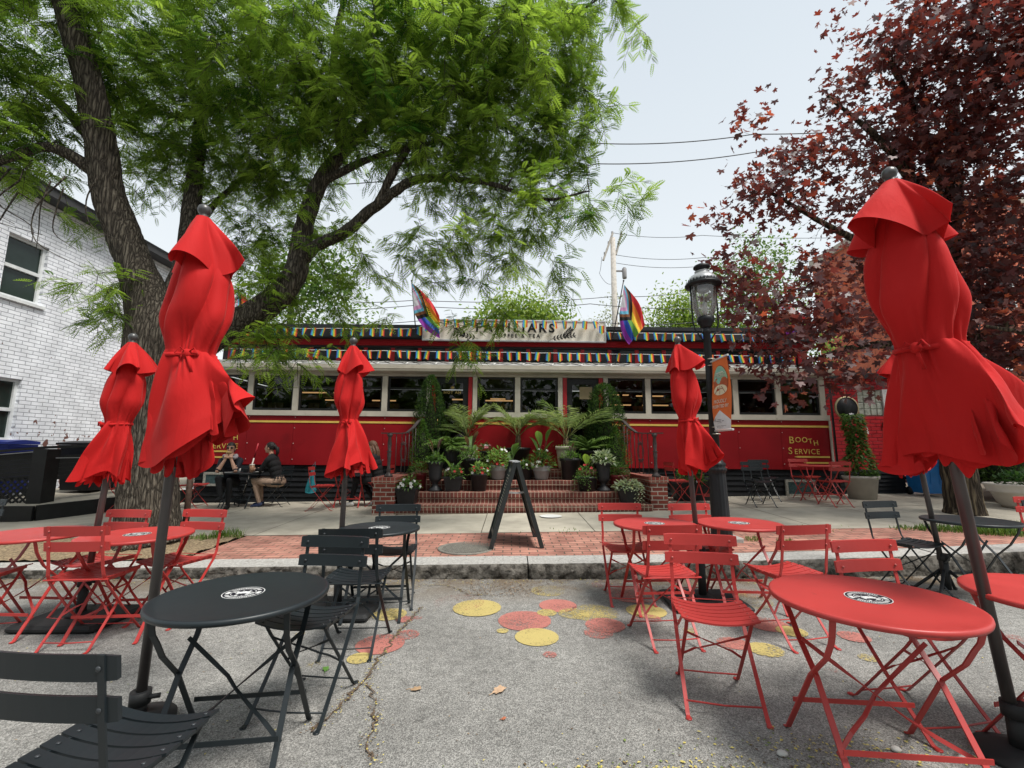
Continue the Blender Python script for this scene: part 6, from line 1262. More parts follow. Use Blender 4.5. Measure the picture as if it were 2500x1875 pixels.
    kd.balance(); mi = [cen[kd.find(p.center)[1]][1] for p in me.polygons]; me.materials.clear()
    for m in mats: me.materials.append(m)
    me.polygons.foreach_set('material_index', mi); me.polygons.foreach_set('use_smooth', [True] * len(mi)); ob.modifiers.clear(); ob.data = me; me.name = 'body'
    e = MB()
    for s_ in (1, -1): e.ball((s_ * .032, .088, .018), (.011, .006, .006), 8, 6, 0); e.strip([(s_ * .014, .092, .040), (s_ * .05, .082, .040)], .006, .004, (0, 0, 1), 0)
    e.xf(H).build('eyes', mat('eye_dark', (.02, .014, .012), .3), t); return t, H, hd
def hair_cap(par, H, m, extra, back=.10):
    h = MB(); n = 22
    for j in range(9):
        for i in range(n): pass
    vs = []; fs = []; R_ = 10
    for j in range(R_ + 1):
        for i in range(n):
            a = 2 * math.pi * i / n; fr = math.sin(a); lim = 1.18 if fr > .35 else 2.1; p = lim * j / R_; k = 1 + .03 * math.sin(9 * a)
            vs.append((.084 * k * math.sin(p) * math.cos(a), -.008 + .103 * k * math.sin(p) * math.sin(a), .022 + .108 * math.cos(p)))
    for j in range(R_):
        for i in range(n): k = (i + 1) % n; fs.append((j*n+i, (j+1)*n+i, (j+1)*n+k, j*n+k))
    h.add(vs, fs, 0, True); extra(h); h.xf(H); h.build('hair', m, par)
z1 = walk_z(-5.86, 9.6)
# person in sunglasses, eating with both hands; facing us and a little to the right
t, H, hd = person('person in dark jacket and sunglasses eating with both hands beside the BOOTH SERVICE lettering', (-5.88, 9.62, z1), R(196), [NAVY, SKIN, BLKC, BLKC, SKIN], .22, .47,
    [(-.10, .46, .56), (.10, .47, .60)], [(-.10, .44, .09), (.00, .60, .27), (0, 1, 0), (.1, 1, -.1)],
    [((-.055, .30, .97), (.12, .05, 1), (.4, -1, 0)), ((.055, .30, .97), (-.12, .05, 1), (-.4, -1, 0))], [(-.16, .34, .74), (.16, .34, .74)], 0, R(-6), calf_m=2, fore_m=1)
hair_cap(t, H, HAIRD, lambda h: h.ball((0, -.05, -.02), (.075, .06, .085), 12, 8))
g = MB(); [g.ball((s_ * .034, .094, .02), (.028, .010, .018), 10, 8) for s_ in (1, -1)]; g.strip([(-.08, .02, .025), (-.06, .085, .028), (.06, .085, .028), (.08, .02, .025)], .008, .004, (0, 0, 1)); g.xf(H).build('sunglasses', BLK, t)
g = MB(); c = hd + Vector((0, -.01, -.17)); g.tube([(c.x + .105 * math.cos(a * .3142), c.y + .09 * math.sin(a * .3142) + .01, c.z + .02 * math.sin(a * .6)) for a in range(21)], [.038 + .006 * math.sin(a * 1.7) for a in range(21)], 10); g.build('scarf', GREYC, t)
g = MB(); w0 = hd + Vector((0, .125, -.085)); g.ball(w0, (.055, .03, .026), 12, 8); o = g.build('sandwich', mat('bread', (.42, .27, .12), .8, namt=.3, nsc=30))
o.matrix_world = t.matrix_basis; tag(o, 'brown sandwich held at the mouth by the person in sunglasses', 'sandwich')
# person with ponytail in black sweater, tan trousers, facing left
z2 = walk_z(-4.95, 9.6)
t, H, hd = person('person with dark ponytail in black sweater and tan trousers facing left across the table', (-4.92, 9.62, z2), R(88), [BLKC, SKIN, TAN, SHOE, SKIN], .26, .47,
    [(-.11, .44, .52), (.11, .45, .54)], [(-.10, .28, .085), (.10, .36, .09), (0, 1, -.1), (.1, 1, 0)],
    [((-.08, .40, .755), (.3, .8, 0), (0, 0, -1)), ((.10, .42, .755), (-.3, .8, 0), (0, 0, -1))], [(-.21, .24, .74), (.22, .22, .74)], 0, R(4), fore_m=0)
hair_cap(t, H, HAIRD, lambda h: (h.ball((0, -.085, .03), (.05, .05, .05), 12, 8), h.tube([(0, -.10, .03), (0, -.15, .0), (0, -.17, -.08), (0, -.15, -.18)], [.03, .042, .036, .012], 10)))
# person with long brown hair in black, reading at the red table, mostly behind the umbrella
z3 = walk_z(-2.75, 9.5)
t, H, hd = person('person with long brown hair in black clothes and white shoes at the red cafe table', (-2.78, 9.5, z3), R(86), [BLKC, SKIN, BLKC, WSH, SKIN], .16, .47,
    [(-.10, .42, .53), (.12, .42, .52)], [(-.10, .50, .09), (.12, .10, .10), (0, 1, 0), (.1, 1, -.25)],
    [((-.10, .38, .755), (.3, .9, 0), (0, 0, -1)), ((.12, .36, .755), (-.1, 1, 0), (0, 0, -1))], [(-.22, .14, .74), (.24, .10, .76)], 0, R(-14), fore_m=1)
hair_cap(t, H, HAIRB, lambda h: [h.tube([(x, y, .02), (x * 1.15, y - .02, -.12), (x * 1.25, y + .01, -.26), (x * 1.1, y + .03, -.38)], [.03, .036, .034, .012], 8) for x, y in ((-.06, -.02), (.06, -.02), (-.03, -.07), (.03, -.07), (.068, .03), (-.068, .03))])
# things on and around their tables
tz = z1 + .702
def cup(x, y, z, label, r=.045, h=.15, m='iced'):
    t = thing('drink_cup', label, 'cup', (x, y, z)); MB().lathe([(r*.72, 0), (r, h), (r*.96, h), (0, h*.93)], 20).build('body', mat('iced_coffee', (.40, .22, .13), .35) if m == 'iced' else WSH, t)
    if m == 'iced': MB().lathe([(r*1.06, h), (r*1.06, h+.008), (r*.95, h+.012), (r*.9, h+.02), (0, h+.021)], 20).build('lid', mat('clear_lid', (.6, .55, .48), .2), t)
cup(-5.36, 9.44, tz, 'tall iced coffee cup on the dark cafe table', .05, .15)
cup(-5.66, 9.50, tz, 'small white cup on the dark cafe table by the person in sunglasses', .036, .085, 'w')
for x, y, lab in ((-5.76, 9.36, 'paper plate in front of the person in sunglasses'), (-5.30, 9.58, 'paper plate in front of the person with the ponytail')): tag(MB().lathe([(.06, 0), (.10, .012), (.096, .014), (0, .003)], 24).build('paper_plate', WSH, None, (x, y, tz)), lab, 'plate', 'paper plates')
b = MB(); b.rbox(-.04, .04, -.03, .03, 0, .075, .008); tag(b.build('napkin_box', BLK, None, (-5.53, 9.52, tz)), 'black napkin box in the middle of the dark cafe table', 'napkin box')
b = MB(); b.add([(-.12, -.09, .002), (0, -.09, .012), (0, .09, .012), (-.12, .09, .002), (.12, -.09, .002), (.12, .09, .002)], [(0, 1, 2, 3), (1, 4, 5, 2)]); b.box(-.119, .119, -.088, .088, -.006, .0); tag(b.build('open_book', mat('paper_white', (.68, .68, .68), .8), None, (-3.50, 9.40, walk_z(-3.5, 9.4) + .712)), 'open white book or papers on the red cafe table', 'book')
b = MB(); b.rbox(-.10, .10, -.02, .02, 0, .03, .01); tag(b.build('bread_roll', mat('bread', (.42, .27, .12), .8), None, (3.92, 9.1, walk_z(3.9, 9.1) + .722)), 'pale loaf lying on the small red table by the lamp post', 'bread')
br = thing('push_broom', 'broom with white and red handle leaning against the diner wall', 'broom', (-5.86, 10.0, walk_z(-5.8, 10.0))); br.rotation_euler = (R(-2), R(11), 0)
b = MB(); b.tube([(0, 0, .1), (0, 0, 1.0)], .014, 8, 0); b.tube([(0, 0, 1.0), (0, 0, 1.32)], .016, 8, 1); b.build('handle', [mat('broom_white', (.62, .56, .50), .6), mat('broom_red', (.40, .02, .03), .4)], br); b = MB(); b.rbox(-.14, .14, -.03, .03, .08, .12, .01); [b.box(-.13 + i*.027, -.113 + i*.027, -.025, .025, 0, .08) for i in range(10)]; b.build('head', BLK, br)
bg_ = thing('tote_bag', 'slack teal tote bag hanging by its handle on the diner wall', 'bag', (-4.33, 9.90, walk_z(-4.3, 9.9) + .22)); TEAL = mat('teal_cloth', (.015, .17, .21), .7, namt=.2, nsc=10, trans=.1)
def bagf(a, v):
    w_ = .135 - .10 * v ** .8 if v > .06 else .11; d = .035 * (1 - v) + .012; return Vector((w_ * math.cos(a) * (1 + .08 * math.sin(5 * a + 7 * v)) + .03 * v, d * math.sin(a) * (1 + .3 * math.sin(4 * a)), .02 * math.cos(a) ** 2 * (1 - v) + .50 * v))
b = surf(bagf, 40, 20); b.f.append(list(range(39, -1, -1))); b.m.append(0); b.s.append(True); b.build('sack', TEAL, bg_)
b = MB(); b.strip([(.0, 0, .48), (.02, 0, .58), (.05, .05, .66), (.07, 0, .56), (.06, 0, .48)], .012, .004, (0, 1, 0)); b.build('handle', TEAL, bg_)
b = MB(); b.tube([(0, 0, 0), (.0, .0, .05)], .03, 10); b.tube([(.05*math.cos(a*.5), -.02, .06 + .05*math.sin(a*.5)) for a in range(14)], .014, 6); b.xf(Matrix.Rotation(R(-90), 4, 'X') @ Matrix.Scale(.8, 4)); tag(b.build('wall_spigot', mat('spigot_brass', (.35, .27, .22), .4, .6), None, (-3.62, 9.98, .66 + .15)), 'small brass spigot on the black clapboard between the teal bag and the steps', 'tap')
# oak leaves and pebbles on the road
def oakleaf(x, y, s, rz, m, lab):
    P = []; n = 26
    for i in range(n): a = 2 * math.pi * i / n; q = s * (.62 + .38 * abs(math.cos(3.5 * a))) * (1 if abs(math.sin(a / 2)) > .2 else .8); P.append((q * math.cos(a) * 1.25, q * math.sin(a) * .75))
    b = MB(); b.add([(0, 0, .012)] + [(p[0], p[1], .004 + .25 * abs(p[1]) + .10 * max(0, p[0])) for p in P], [(0, 1 + i, 1 + (i + 1) % n) for i in range(n)], 0, True); b.tube([(-s*1.1, 0, .012), (-s*1.9, .01, .006)], .0022, 5)
    o = b.build('fallen_leaf', m, None, (x, y, .002)); o.rotation_euler = (0, 0, rz); tag(o, lab, 'leaf', 'fallen leaves on the road')
LB = mat('dry_leaf', (.36, .24, .14), .8, namt=.2, nsc=40)
oakleaf(-.54, 2.77, .030, .3, LB, 'small curled brown oak leaf on the bare asphalt, left of the larger one'); oakleaf(-.07, 2.76, .042, .9, mat('dry_leaf_pale', (.46, .31, .2), .8, namt=.2, nsc=40), 'larger pale brown oak leaf on the bare asphalt'); oakleaf(-1.15, 3.01, .028, 2, mat('green_leaf', (.10, .22, .04), .7), 'small green leaf on the road beside the dark chairs'); oakleaf(-.04, 2.49, .014, 1, mat('rust_leaf', (.36, .12, .06), .8), 'tiny rust coloured leaf scrap in front of the oak leaves')
for (x, y, s, lab) in ((1.20, 2.22, .024, 'pale pebble on the road left of the big red table legs'), (1.73, 2.25, .022, 'pale flat pebble on the road under the big red table'), (1.97, 2.18, .026, 'grey white pebble near the bottom right of the road')):
    b = MB(); b.ball((0, 0, s * .4), (s, s * .8, s * .5), 10, 7, wob if False else 0); b.v = [(px * (1 + .12 * math.sin(9 * py / s)), py, pz) for px, py, pz in b.v]; tag(b.build('pebble', mat('pebble', (.5, .49, .46), .8), None, (x, y, 0)), lab, 'pebble', 'pebbles on the road')
# ================================================================== TREES
BARK = bpy.data.materials.new('bark')
def barkmat(m, c0, c1, sc=5.5):
    m.use_nodes = True; t = m.node_tree; l = t.links.new; N = t.nodes.new; b = t.nodes['Principled BSDF']; b.inputs['Roughness'].default_value = .95; b.inputs['Specular IOR Level'].default_value = .15
    co = N('ShaderNodeTexCoord'); mp = N('ShaderNodeMapping'); mp.inputs['Scale'].default_value = (sc, sc, sc * .10); l(co.outputs['Object'], mp.inputs[0])
    n0 = N('ShaderNodeTexNoise'); n0.inputs['Scale'].default_value = 1.6; l(mp.outputs[0], n0.inputs['Vector']); ad = N('ShaderNodeMixRGB'); ad.blend_type = 'ADD'; ad.inputs[0].default_value = .7; l(mp.outputs[0], ad.inputs[1]); l(n0.outputs['Color'], ad.inputs[2])
    v = N('ShaderNodeTexVoronoi'); v.feature = 'DISTANCE_TO_EDGE'; v.inputs['Scale'].default_value = 2.2; l(ad.outputs[0], v.inputs['Vector'])
    n = N('ShaderNodeTexNoise'); n.inputs['Scale'].default_value = 9; n.inputs['Detail'].default_value = 8; l(mp.outputs[0], n.inputs['Vector'])
    r = N('ShaderNodeValToRGB'); r.color_ramp.elements[0].color = (*[q * .35 for q in c0], 1); r.color_ramp.elements[0].position = .02; r.color_ramp.elements[1].color = (*c1, 1); r.color_ramp.elements[1].position = .42; e = r.color_ramp.elements.new(.14); e.color = (*c0, 1)
    m1 = N('ShaderNodeMath'); m1.operation = 'MULTIPLY_ADD'; m1.inputs[1].default_value = .35; l(n.outputs['Fac'], m1.inputs[0]); l(v.outputs['Distance'], m1.inputs[2]); m2 = N('ShaderNodeMath'); m2.operation = 'SUBTRACT'; m2.inputs[1].default_value = .15; l(m1.outputs[0], m2.inputs[0]); l(m2.outputs[0], r.inputs[0]); l(r.outputs[0], b.inputs['Base Color'])
    bp = N('ShaderNodeBump'); bp.inputs['Strength'].default_value = 1; bp.inputs['Distance'].default_value = .06; l(m2.outputs[0], bp.inputs['Height']); l(bp.outputs[0], b.inputs['Normal']); return m
barkmat(BARK, (.075, .063, .05), (.185, .16, .125), 12); BARK2 = barkmat(bpy.data.materials.new('maple_bark'), (.045, .034, .025), (.17, .135, .085), 6)
def spline(pts, n):                       # Catmull-Rom through (x, y, z, r)
    P = [np.array(p, float) for p in pts]; P = [2 * P[0] - P[1]] + P + [2 * P[-1] - P[-2]]; o = []
    for i in range(1, len(P) - 2):
        for k in range(n):
            t = k / n; a, b_, c, d = P[i-1:i+3]; o.append(.5 * (2*b_ + (c-a)*t + (2*a-5*b_+4*c-d)*t*t + (3*b_-a-3*c+d)*t**3))
    o.append(P[-2]); return np.array(o)
class Tree:
    def __init__(s, seed): s.mb = MB(); s.nodes = []; s.rad = []; s.rng = np.random.default_rng(seed)
    def limb(s, pts, n=8, sides=14, rough=.06):
        q = spline(pts, n); 
        o = len(s.mb.v); s.mb.tube([tuple(p[:3]) for p in q], [max(.004, p[3]) for p in q], sides, 0)
        for i in range(o, len(s.mb.v)): p = s.mb.v[i]; k = .006 if q[0][3] > .03 else 0; s.mb.v[i] = (p[0] + s.rng.normal(0, k), p[1] + s.rng.normal(0, k), p[2])
        s.nodes += [p[:3] for p in q[::2]]; s.rad += [p[3] for p in q[::2]]
    def grow(s, C, r0=.018, sag=.08, wig=.10):
        N = np.array(s.nodes); base = N.copy(); d = np.array([np.min(np.sum((base - c) ** 2, 1)) for c in C]); order = np.argsort(d); nodes = [tuple(p) for p in N]; arr = np.zeros((len(nodes) + 4 * len(C), 3)); arr[:len(nodes)] = N; cnt = len(nodes); tips = []
        radl = list(s.rad)
        for ci in order:
            c = C[ci]; dd = np.sum((arr[:cnt] - c) ** 2, 1); j = int(np.argmin(dd)); a = arr[j]; L_ = math.sqrt(dd[j]); r1 = min(radl[j] * .75, r0 * (.35 + .55 * min(1.6, L_)))
            pr = s.rng.normal(0, wig * L_, 3); m1 = a + (c - a) * .36 + pr + np.array([0, 0, .10 * L_]); m2 = a + (c - a) * .72 + pr * .6 + np.array([0, 0, .06 * L_ - sag * .2])
            s.mb.tube([tuple(a), tuple(m1), tuple(m2), tuple(c)], [r1, r1 * .75, r1 * .5, max(.003, r1 * .28)], 5, 0, caps=False)
            for k, q in enumerate((m1, m2, c)): arr[cnt] = q; cnt += 1; radl.append(r1 * (.75, .5, .3)[k])
            tips.append((m1, m2, c))
        return tips
def blobs(B, per, rng, shell=.35):
    out = []; wt = []
    for (x, y, z, rx, ry, rz, dens) in B:
        n = max(1, int(per * dens * (rx * ry * rz) ** .62)); d = rng.normal(0, 1, (n, 3)); d /= np.linalg.norm(d, axis=1)[:, None]; q = d * (rng.uniform(shell ** 3, 1, (n, 1)) ** (1/3)); out.append(q * np.array([rx, ry, rz]) + np.array([x, y, z]))
    return np.concatenate(out)
# blobs are given from the photograph as (screen x, screen y, radius) / 2212 with a chosen distance, turned into places in the garden air
def place(lst, dep=1.0):
    o = []; c, s_ = math.cos(R(8.403)), math.sin(R(8.403)); k = 2500 / 2212
    for (px, py, r, Y, dens) in lst:
        u = (px * k - 1250) / 1100; v = -(py * k - 937.5) / 1100; ry = c - v * s_; t = Y / ry; rw = r * k / 1100 * t; o.append((u * t, Y, 1.34 + t * (s_ + v * c), rw, rw * dep, rw, dens))
    return o
# ---- honey locust
LO = Tree(5)
LO.limb([(-4.80, 6.19, .12, .46), (-4.83, 6.19, .35, .37), (-4.90, 6.2, .9, .335), (-4.95, 6.2, 1.5, .325), (-5.0, 6.2, 2.2, .335), (-5.02, 6.2, 2.8, .37), (-5.08, 6.2, 3.2, .33), (-5.35, 6.15, 3.85, .235), (-5.58, 6.1, 4.4, .215), (-5.80, 6.0, 5.0, .20), (-5.87, 5.85, 5.7, .185), (-5.97, 5.65, 6.5, .165), (-6.2, 5.45, 7.4, .14), (-6.5, 5.2, 8.6, .09), (-6.6, 5.0, 9.8, .04)], 8, 22)
LO.limb([(-4.98, 6.25, 3.0, .22), (-4.95, 6.4, 3.7, .17), (-4.99, 6.55, 4.3, .145), (-5.15, 6.75, 5.1, .13), (-5.3, 6.95, 6.2, .11), (-5.5, 7.2, 7.8, .08), (-5.6, 7.4, 9.2, .04)], 7, 14)
LO.limb([(-4.85, 6.2, 2.3, .24), (-4.5, 6.22, 2.72, .215), (-4.1, 6.3, 3.08, .20), (-3.55, 6.4, 3.5, .19), (-3.28, 6.5, 4.0, .165), (-3.25, 6.58, 4.7, .14), (-3.12, 6.68, 5.5, .125), (-2.82, 6.8, 6.2, .11), (-2.35, 6.9, 6.9, .10), (-1.9, 7.0, 7.75, .08), (-1.2, 7.2, 9.0, .05), (-.6, 7.3, 10, .02)], 8, 16)
LO.limb([(-3.24, 6.52, 4.2, .12), (-2.95, 6.45, 4.42, .09), (-2.5, 6.4, 4.62, .085), (-2.05, 6.32, 4.98, .08), (-1.5, 6.3, 5.38, .065), (-.95, 6.2, 5.35, .05), (-.3, 6.1, 5.2, .035), (.45, 6.0, 4.9, .02), (1.1, 5.95, 5.0, .01)], 7, 10)
LO.limb([(-2.05, 6.32, 4.98, .06), (-1.6, 6.2, 5.8, .055), (-1.0, 6.1, 6.5, .05), (-.2, 6.0, 7.1, .035), (.7, 5.9, 7.6, .02), (1.4, 5.8, 8.1, .01)], 7, 9)
LO.limb([(-2.8, 6.8, 6.2, .08), (-2.9, 6.5, 7.2, .06), (-2.7, 6.2, 8.3, .045), (-2.3, 6, 9.4, .02)], 6, 9)
LO.limb([(-5.83, 5.95, 5.2, .10), (-6.4, 5.7, 5.5, .07), (-7.0, 5.6, 5.2, .05), (-7.6, 5.5, 4.9, .03)], 6, 8)
LO.limb([(-5.85, 5.9, 5.5, .10), (-6.5, 6.1, 6.2, .08), (-7.3, 6.2, 6.9, .05), (-8.2, 6.2, 7.4, .03)], 6, 8)
LO.limb([(-5.0, 6.45, 4.2, .09), (-5.15, 6.9, 4.9, .07), (-5.05, 7.2, 5.6, .05), (-4.6, 7.4, 6.3, .03)], 6, 8)
LO.limb([(-3.1, 6.7, 5.6, .07), (-2.2, 6.5, 5.9, .05), (-1.3, 6.3, 6.0, .035), (-.4, 6.2, 6.2, .02)], 6, 8)
for _k in range(9):                               # bare hanging twigs in front of the white wall
    _x, _y, _z = -7.2 + .18 * _k + LO.rng.normal(0, .12), 5.5 + LO.rng.normal(0, .15), 4.95 + LO.rng.normal(0, .15); _l = LO.rng.uniform(.6, 1.3)
    LO.limb([(_x + .1, _y, _z, .012), (_x - .05 + LO.rng.normal(0, .1), _y, _z - _l * .35, .009), (_x + LO.rng.normal(0, .18), _y + .05, _z - _l * .7, .006), (_x + .25 + LO.rng.normal(0, .25), _y, _z - _l, .003)], 4, 5)
BL = place([(60,60,150,5.4,1),(50,230,140,5.5,1),(60,335,95,6,1),(250,60,150,5.9,.9),(290,210,120,6.8,.9),(340,350,100,7.0,.8),(450,90,170,6.2,1),(490,270,150,6.9,1),(560,420,120,7.3,.9),(560,560,85,7.4,.9),(610,150,170,6.1,1),(650,300,130,6.8,1),(760,70,180,5.8,1),(790,230,150,6.3,1),(900,130,170,5.9,1),(930,280,130,6.2,1),(1050,60,160,5.7,1),(1100,190,150,6.0,1),(1080,330,110,6.2,.9),(1210,70,110,5.9,1),(1235,220,90,6.0,.9),(1210,345,90,6.2,.9),(1210,445,75,6.1,.9),(1310,30,55,5.8,.5),(1390,60,45,5.7,.22),(1385,425,38,5.9,.4),(1330,430,45,6,.5),(1110,455,90,6.2,.7),(960,455,90,6.3,.55),(870,560,95,6.4,.40),(1010,560,80,6.2,.42),(1150,545,75,6.1,.55),(1215,595,35,6.0,.5),(745,590,85,6.5,.42),(700,470,70,6.6,.5),(230,640,75,6.0,.8),(300,690,50,6.1,.8),(560,670,80,6.5,1),(560,745,60,6.3,.9),(650,750,60,6.2,.6),(610,790,35,6.1,.5),(1010,735,32,6.4,.7),(1060,690,45,6.5,.6),(990,690,45,6.5,.4),(1040,790,14,6.4,.5),(760,660,60,6.6,.28),(860,650,60,6.5,.25),(180,470,50,6.2,.3)])
BL += [(-6, 4.5, 9.2, 1.8, 1.4, 1.2, .3), (-3, 5.2, 9.8, 2.0, 1.4, 1.2, .3)]
C = blobs(BL, 55, LO.rng, .12); tips = LO.grow(C, .034, .1, .12)
print('locust clusters', len(C))
def subtwigs(tips, per, rng, mb):                # hanging side shoots, each carrying a row of leaves
    out = []
    for m1, m2, c in tips:
        tn = np.clip(rng.normal(.45, .2), 0, 1); ax = c - m1
        for k in range(per):
            u = rng.uniform(.1, 1.0); p = m1 + (m2 - m1) * min(1, u * 2) if u < .5 else m2 + (c - m2) * (u - .5) * 2; l = rng.uniform(.22, .46); d = ax / (np.linalg.norm(ax) + 1e-6) * .7 + rng.normal(0, .75, 3) + np.array([0, 0, .05]); d /= np.linalg.norm(d)
            q = [p + d * l * t - np.array([0, 0, .22 * l * t * t]) for t in (0, .5, 1)]; mb.tube([tuple(x) for x in q], [.0045, .0035, .002], 3, 0, caps=False); out.append((q[0], q[1], q[2], tn))
    return out
def leafrows(tw, per, Lf, nl, rng, pw=.26, droop=.25):
    n = len(tw); A = np.array([t[0] for t in tw]); B_ = np.array([t[1] for t in tw]); C_ = np.array([t[2] for t in tw]); tn = np.array([t[3] for t in tw]); k = n * per; idx = np.repeat(np.arange(n), per); u = np.tile((np.arange(per) + .6) / per, n)[:, None] + rng.normal(0, .03, (k, 1)); u = np.clip(u, 0, 1)
    base = np.where(u < .5, A[idx] + (B_ - A)[idx] * u * 2, B_[idx] + (C_ - B_)[idx] * (u - .5) * 2); ax = nrm((C_ - A)[idx]); hz = nrm(np.cross(ax, [0, 0, 1.])); sg = np.where(np.arange(k) % 2 == 0, 1., -1.)[:, None]
    D = nrm(ax * rng.uniform(.3, .9, (k, 1)) + hz * sg * rng.uniform(.5, 1, (k, 1)) + rng.normal(0, .25, (k, 3)) + np.array([0, 0, -.15])); L_ = Lf * rng.uniform(.6, 1.2, (k, 1)); U = nrm(np.array([0, 0, 1.]) + rng.normal(0, .35, (k, 3))); S = nrm(np.cross(D, U)); N = np.cross(S, D)
    t = np.linspace(.12, 1, nl)[None, :, None]; P = base[:, None] + D[:, None] * L_[:, None] * t - np.array([0, 0, 1.]) * (L_[:, None] * droop * t ** 2); ll = L_[:, None] * pw * np.sin(np.pi * (t * .78 + .16)) ** .6; tint = np.clip(tn[idx] + rng.normal(0, .14, k), 0, 1); V = []; TT = []
    for s2 in (1, -1):
        d = nrm(S * s2 * .9 + D * .42 - N * .15)[:, None]; w = ll * .25; V.append(np.stack([P, P + d * ll * .5 + D[:, None] * w, P + d * ll, P + d * ll * .5 - D[:, None] * w], 2).reshape(-1, 4, 3)); TT.append(np.repeat(tint, nl * 4))
    return np.concatenate(V), np.concatenate(TT)
V, T = leafrows(subtwigs(tips, 5, LO.rng, LO.mb), 8, .172, 8, LO.rng)
print('locust leaflets', len(V))
lt = thing('honey_locust_tree', 'large spreading tree with feathery green leaves and rugged forked trunk at left', 'tree', (0, 0, 0))
LO.mb.build('trunk', BARK, lt); polymesh('crown', V, T, leafmat('locust_leaf', (.036, .10, .016), (.33, .47, .080), .62, .6, .10), lt)
# ---- red maple at right
MA = Tree(9)
MA.limb([(7.52, 7.72, .18, .32), (7.53, 7.72, .5, .25), (7.50, 7.7, 1.5, .23), (7.45, 7.6, 2.6, .21), (7.5, 7.5, 3.6, .18), (7.6, 7.4, 4.8, .15), (7.7, 7.2, 6.2, .11), (7.7, 7.0, 8.0, .05)], 8, 18)
MA.limb([(7.48, 7.6, 2.5, .14), (6.9, 7.3, 2.9, .10), (6.1, 7.0, 3.0, .07), (5.2, 6.8, 2.9, .045), (4.3, 6.7, 2.6, .02)], 7, 9)
MA.limb([(7.5, 7.5, 3.4, .13), (6.7, 7.0, 4.0, .09), (5.8, 6.7, 4.4, .065), (4.8, 6.5, 4.8, .04), (3.9, 6.4, 5.3, .015)], 7, 9)
MA.limb([(7.6, 7.4, 4.6, .12), (6.7, 6.9, 5.6, .085), (5.9, 6.6, 6.3, .05), (5.0, 6.4, 6.9, .02)], 7, 9)
MA.limb([(7.65, 7.3, 5.4, .10), (6.9, 6.9, 6.8, .07), (6.2, 6.6, 8.0, .035)], 7, 9)
MA.limb([(7.5, 7.5, 3.0, .12), (8.3, 7.0, 3.6, .09), (8.8, 6.4, 4.6, .06), (8.8, 6.2, 6.0, .03)], 7, 9)
MA.limb([(7.5, 7.6, 2.7, .10), (7.7, 6.7, 2.8, .07), (7.3, 6.1, 2.9, .04), (6.4, 5.9, 3.0, .02)], 7, 8)
BM = place([(1645,262,40,6.3,.7),(1705,330,62,6.4,.9),(1655,395,60,6.3,.9),(1790,300,75,6.5,.9),(1770,430,75,6.5,.8),(1625,425,50,6.3,.8),(1590,485,45,6.2,.6),(1570,590,45,6.2,.8),(1620,640,65,6.3,1),(1720,620,75,6.4,1),(1690,700,65,6.3,1),(1800,695,85,6.4,1.1),(1640,745,50,6.2,1),(1700,800,52,6.2,1),(1780,825,52,6.2,1),(1850,790,55,6.2,1),(1880,150,85,6.5,.8),(1840,70,45,6.4,.4),(1985,100,115,6.4,1),(1955,250,115,6.5,1),(2085,80,140,6.2,1.2),(2100,220,145,6.3,1.2),(2000,350,100,6.6,1),(2150,350,130,6.4,1.2),(2185,120,130,6.0,1.2),(2160,500,125,6.5,1.2),(2080,600,100,6.8,1.1),(2180,680,125,6.4,1.2),(2160,800,80,6.5,1.1),(1900,400,80,6.6,.8),(1900,560,80,6.7,.7),(1950,690,60,6.6,.8),(1525,455,26,6.2,.4),(1515,565,16,6.2,.5),(1800,230,30,6.4,.4),(1720,440,40,6.4,.6),(1780,560,50,6.6,.4),(1560,660,30,6.2,.6),(1830,20,25,6.4,.35)])
BM += [(9.2, 7.5, 4.5, 1.6, 1.6, 1.8, .8), (8.5, 8.6, 5.5, 1.8, 1.6, 2.0, .6), (8.5, 5.6, 6.5, 1.6, 1.4, 1.6, .6), (9.6, 8.6, 2.9, 1.2, 1.3, .8, .8)]
C = blobs(BM, 68, MA.rng, .1); tips = MA.grow(C, .020, .05, .10); print('maple clusters', len(C))
star = []
for k in range(-2, 3):
    a = k * .78; l = (1, .90, .60)[abs(k)]; star += [(.50 * l ** .4 * math.sin(a - .39), .50 * l ** .4 * math.cos(a - .39) + .03), (l * .74 * math.sin(a - .25), l * .74 * math.cos(a - .25)), (l * math.sin(a), l * math.cos(a)), (l * .74 * math.sin(a + .25), l * .74 * math.cos(a + .25))]
star = np.array([(0, -.05)] + star); 
def stars(tips, per, spread, s0, rng):
    n = len(tips); T = np.array(tips); k = n * per; idx = np.repeat(np.arange(n), per); base = T[idx, 2] * .6 + T[idx, 1] * .4 + (T[idx, 2] - T[idx, 1]) * rng.uniform(-.4, .9, (k, 1)) + rng.normal(0, spread, (k, 3)) * np.array([1, 1, .7])
    D = nrm(rng.normal(0, .6, (k, 3)) + np.array([-.05, -.25, -.55])); U = nrm(np.array([0, -.25, 1.]) + rng.normal(0, .45, (k, 3))); S = nrm(np.cross(D, U)); N = np.cross(S, D); s = s0 * rng.uniform(.5, 1.25, (k, 1, 1)); P = star[None, :, :]
    V = base[:, None] + S[:, None] * P[..., :1] * s + D[:, None] * P[..., 1:] * s + N[:, None] * (np.abs(P[..., :1]) * .22 - .12 * P[..., 1:] ** 2) * s
    tint = np.clip(rng.normal(.42, .22, n)[idx] + rng.normal(0, .18, k), 0, 1); return V, np.repeat(tint, len(star))
V, T = stars(tips, 14, .15, .098, MA.rng)
mt_ = thing('red_maple_tree', 'dark red leaved maple tree spreading over the right side', 'tree', (0, 0, 0))
MA.mb.build('trunk', BARK2, mt_)
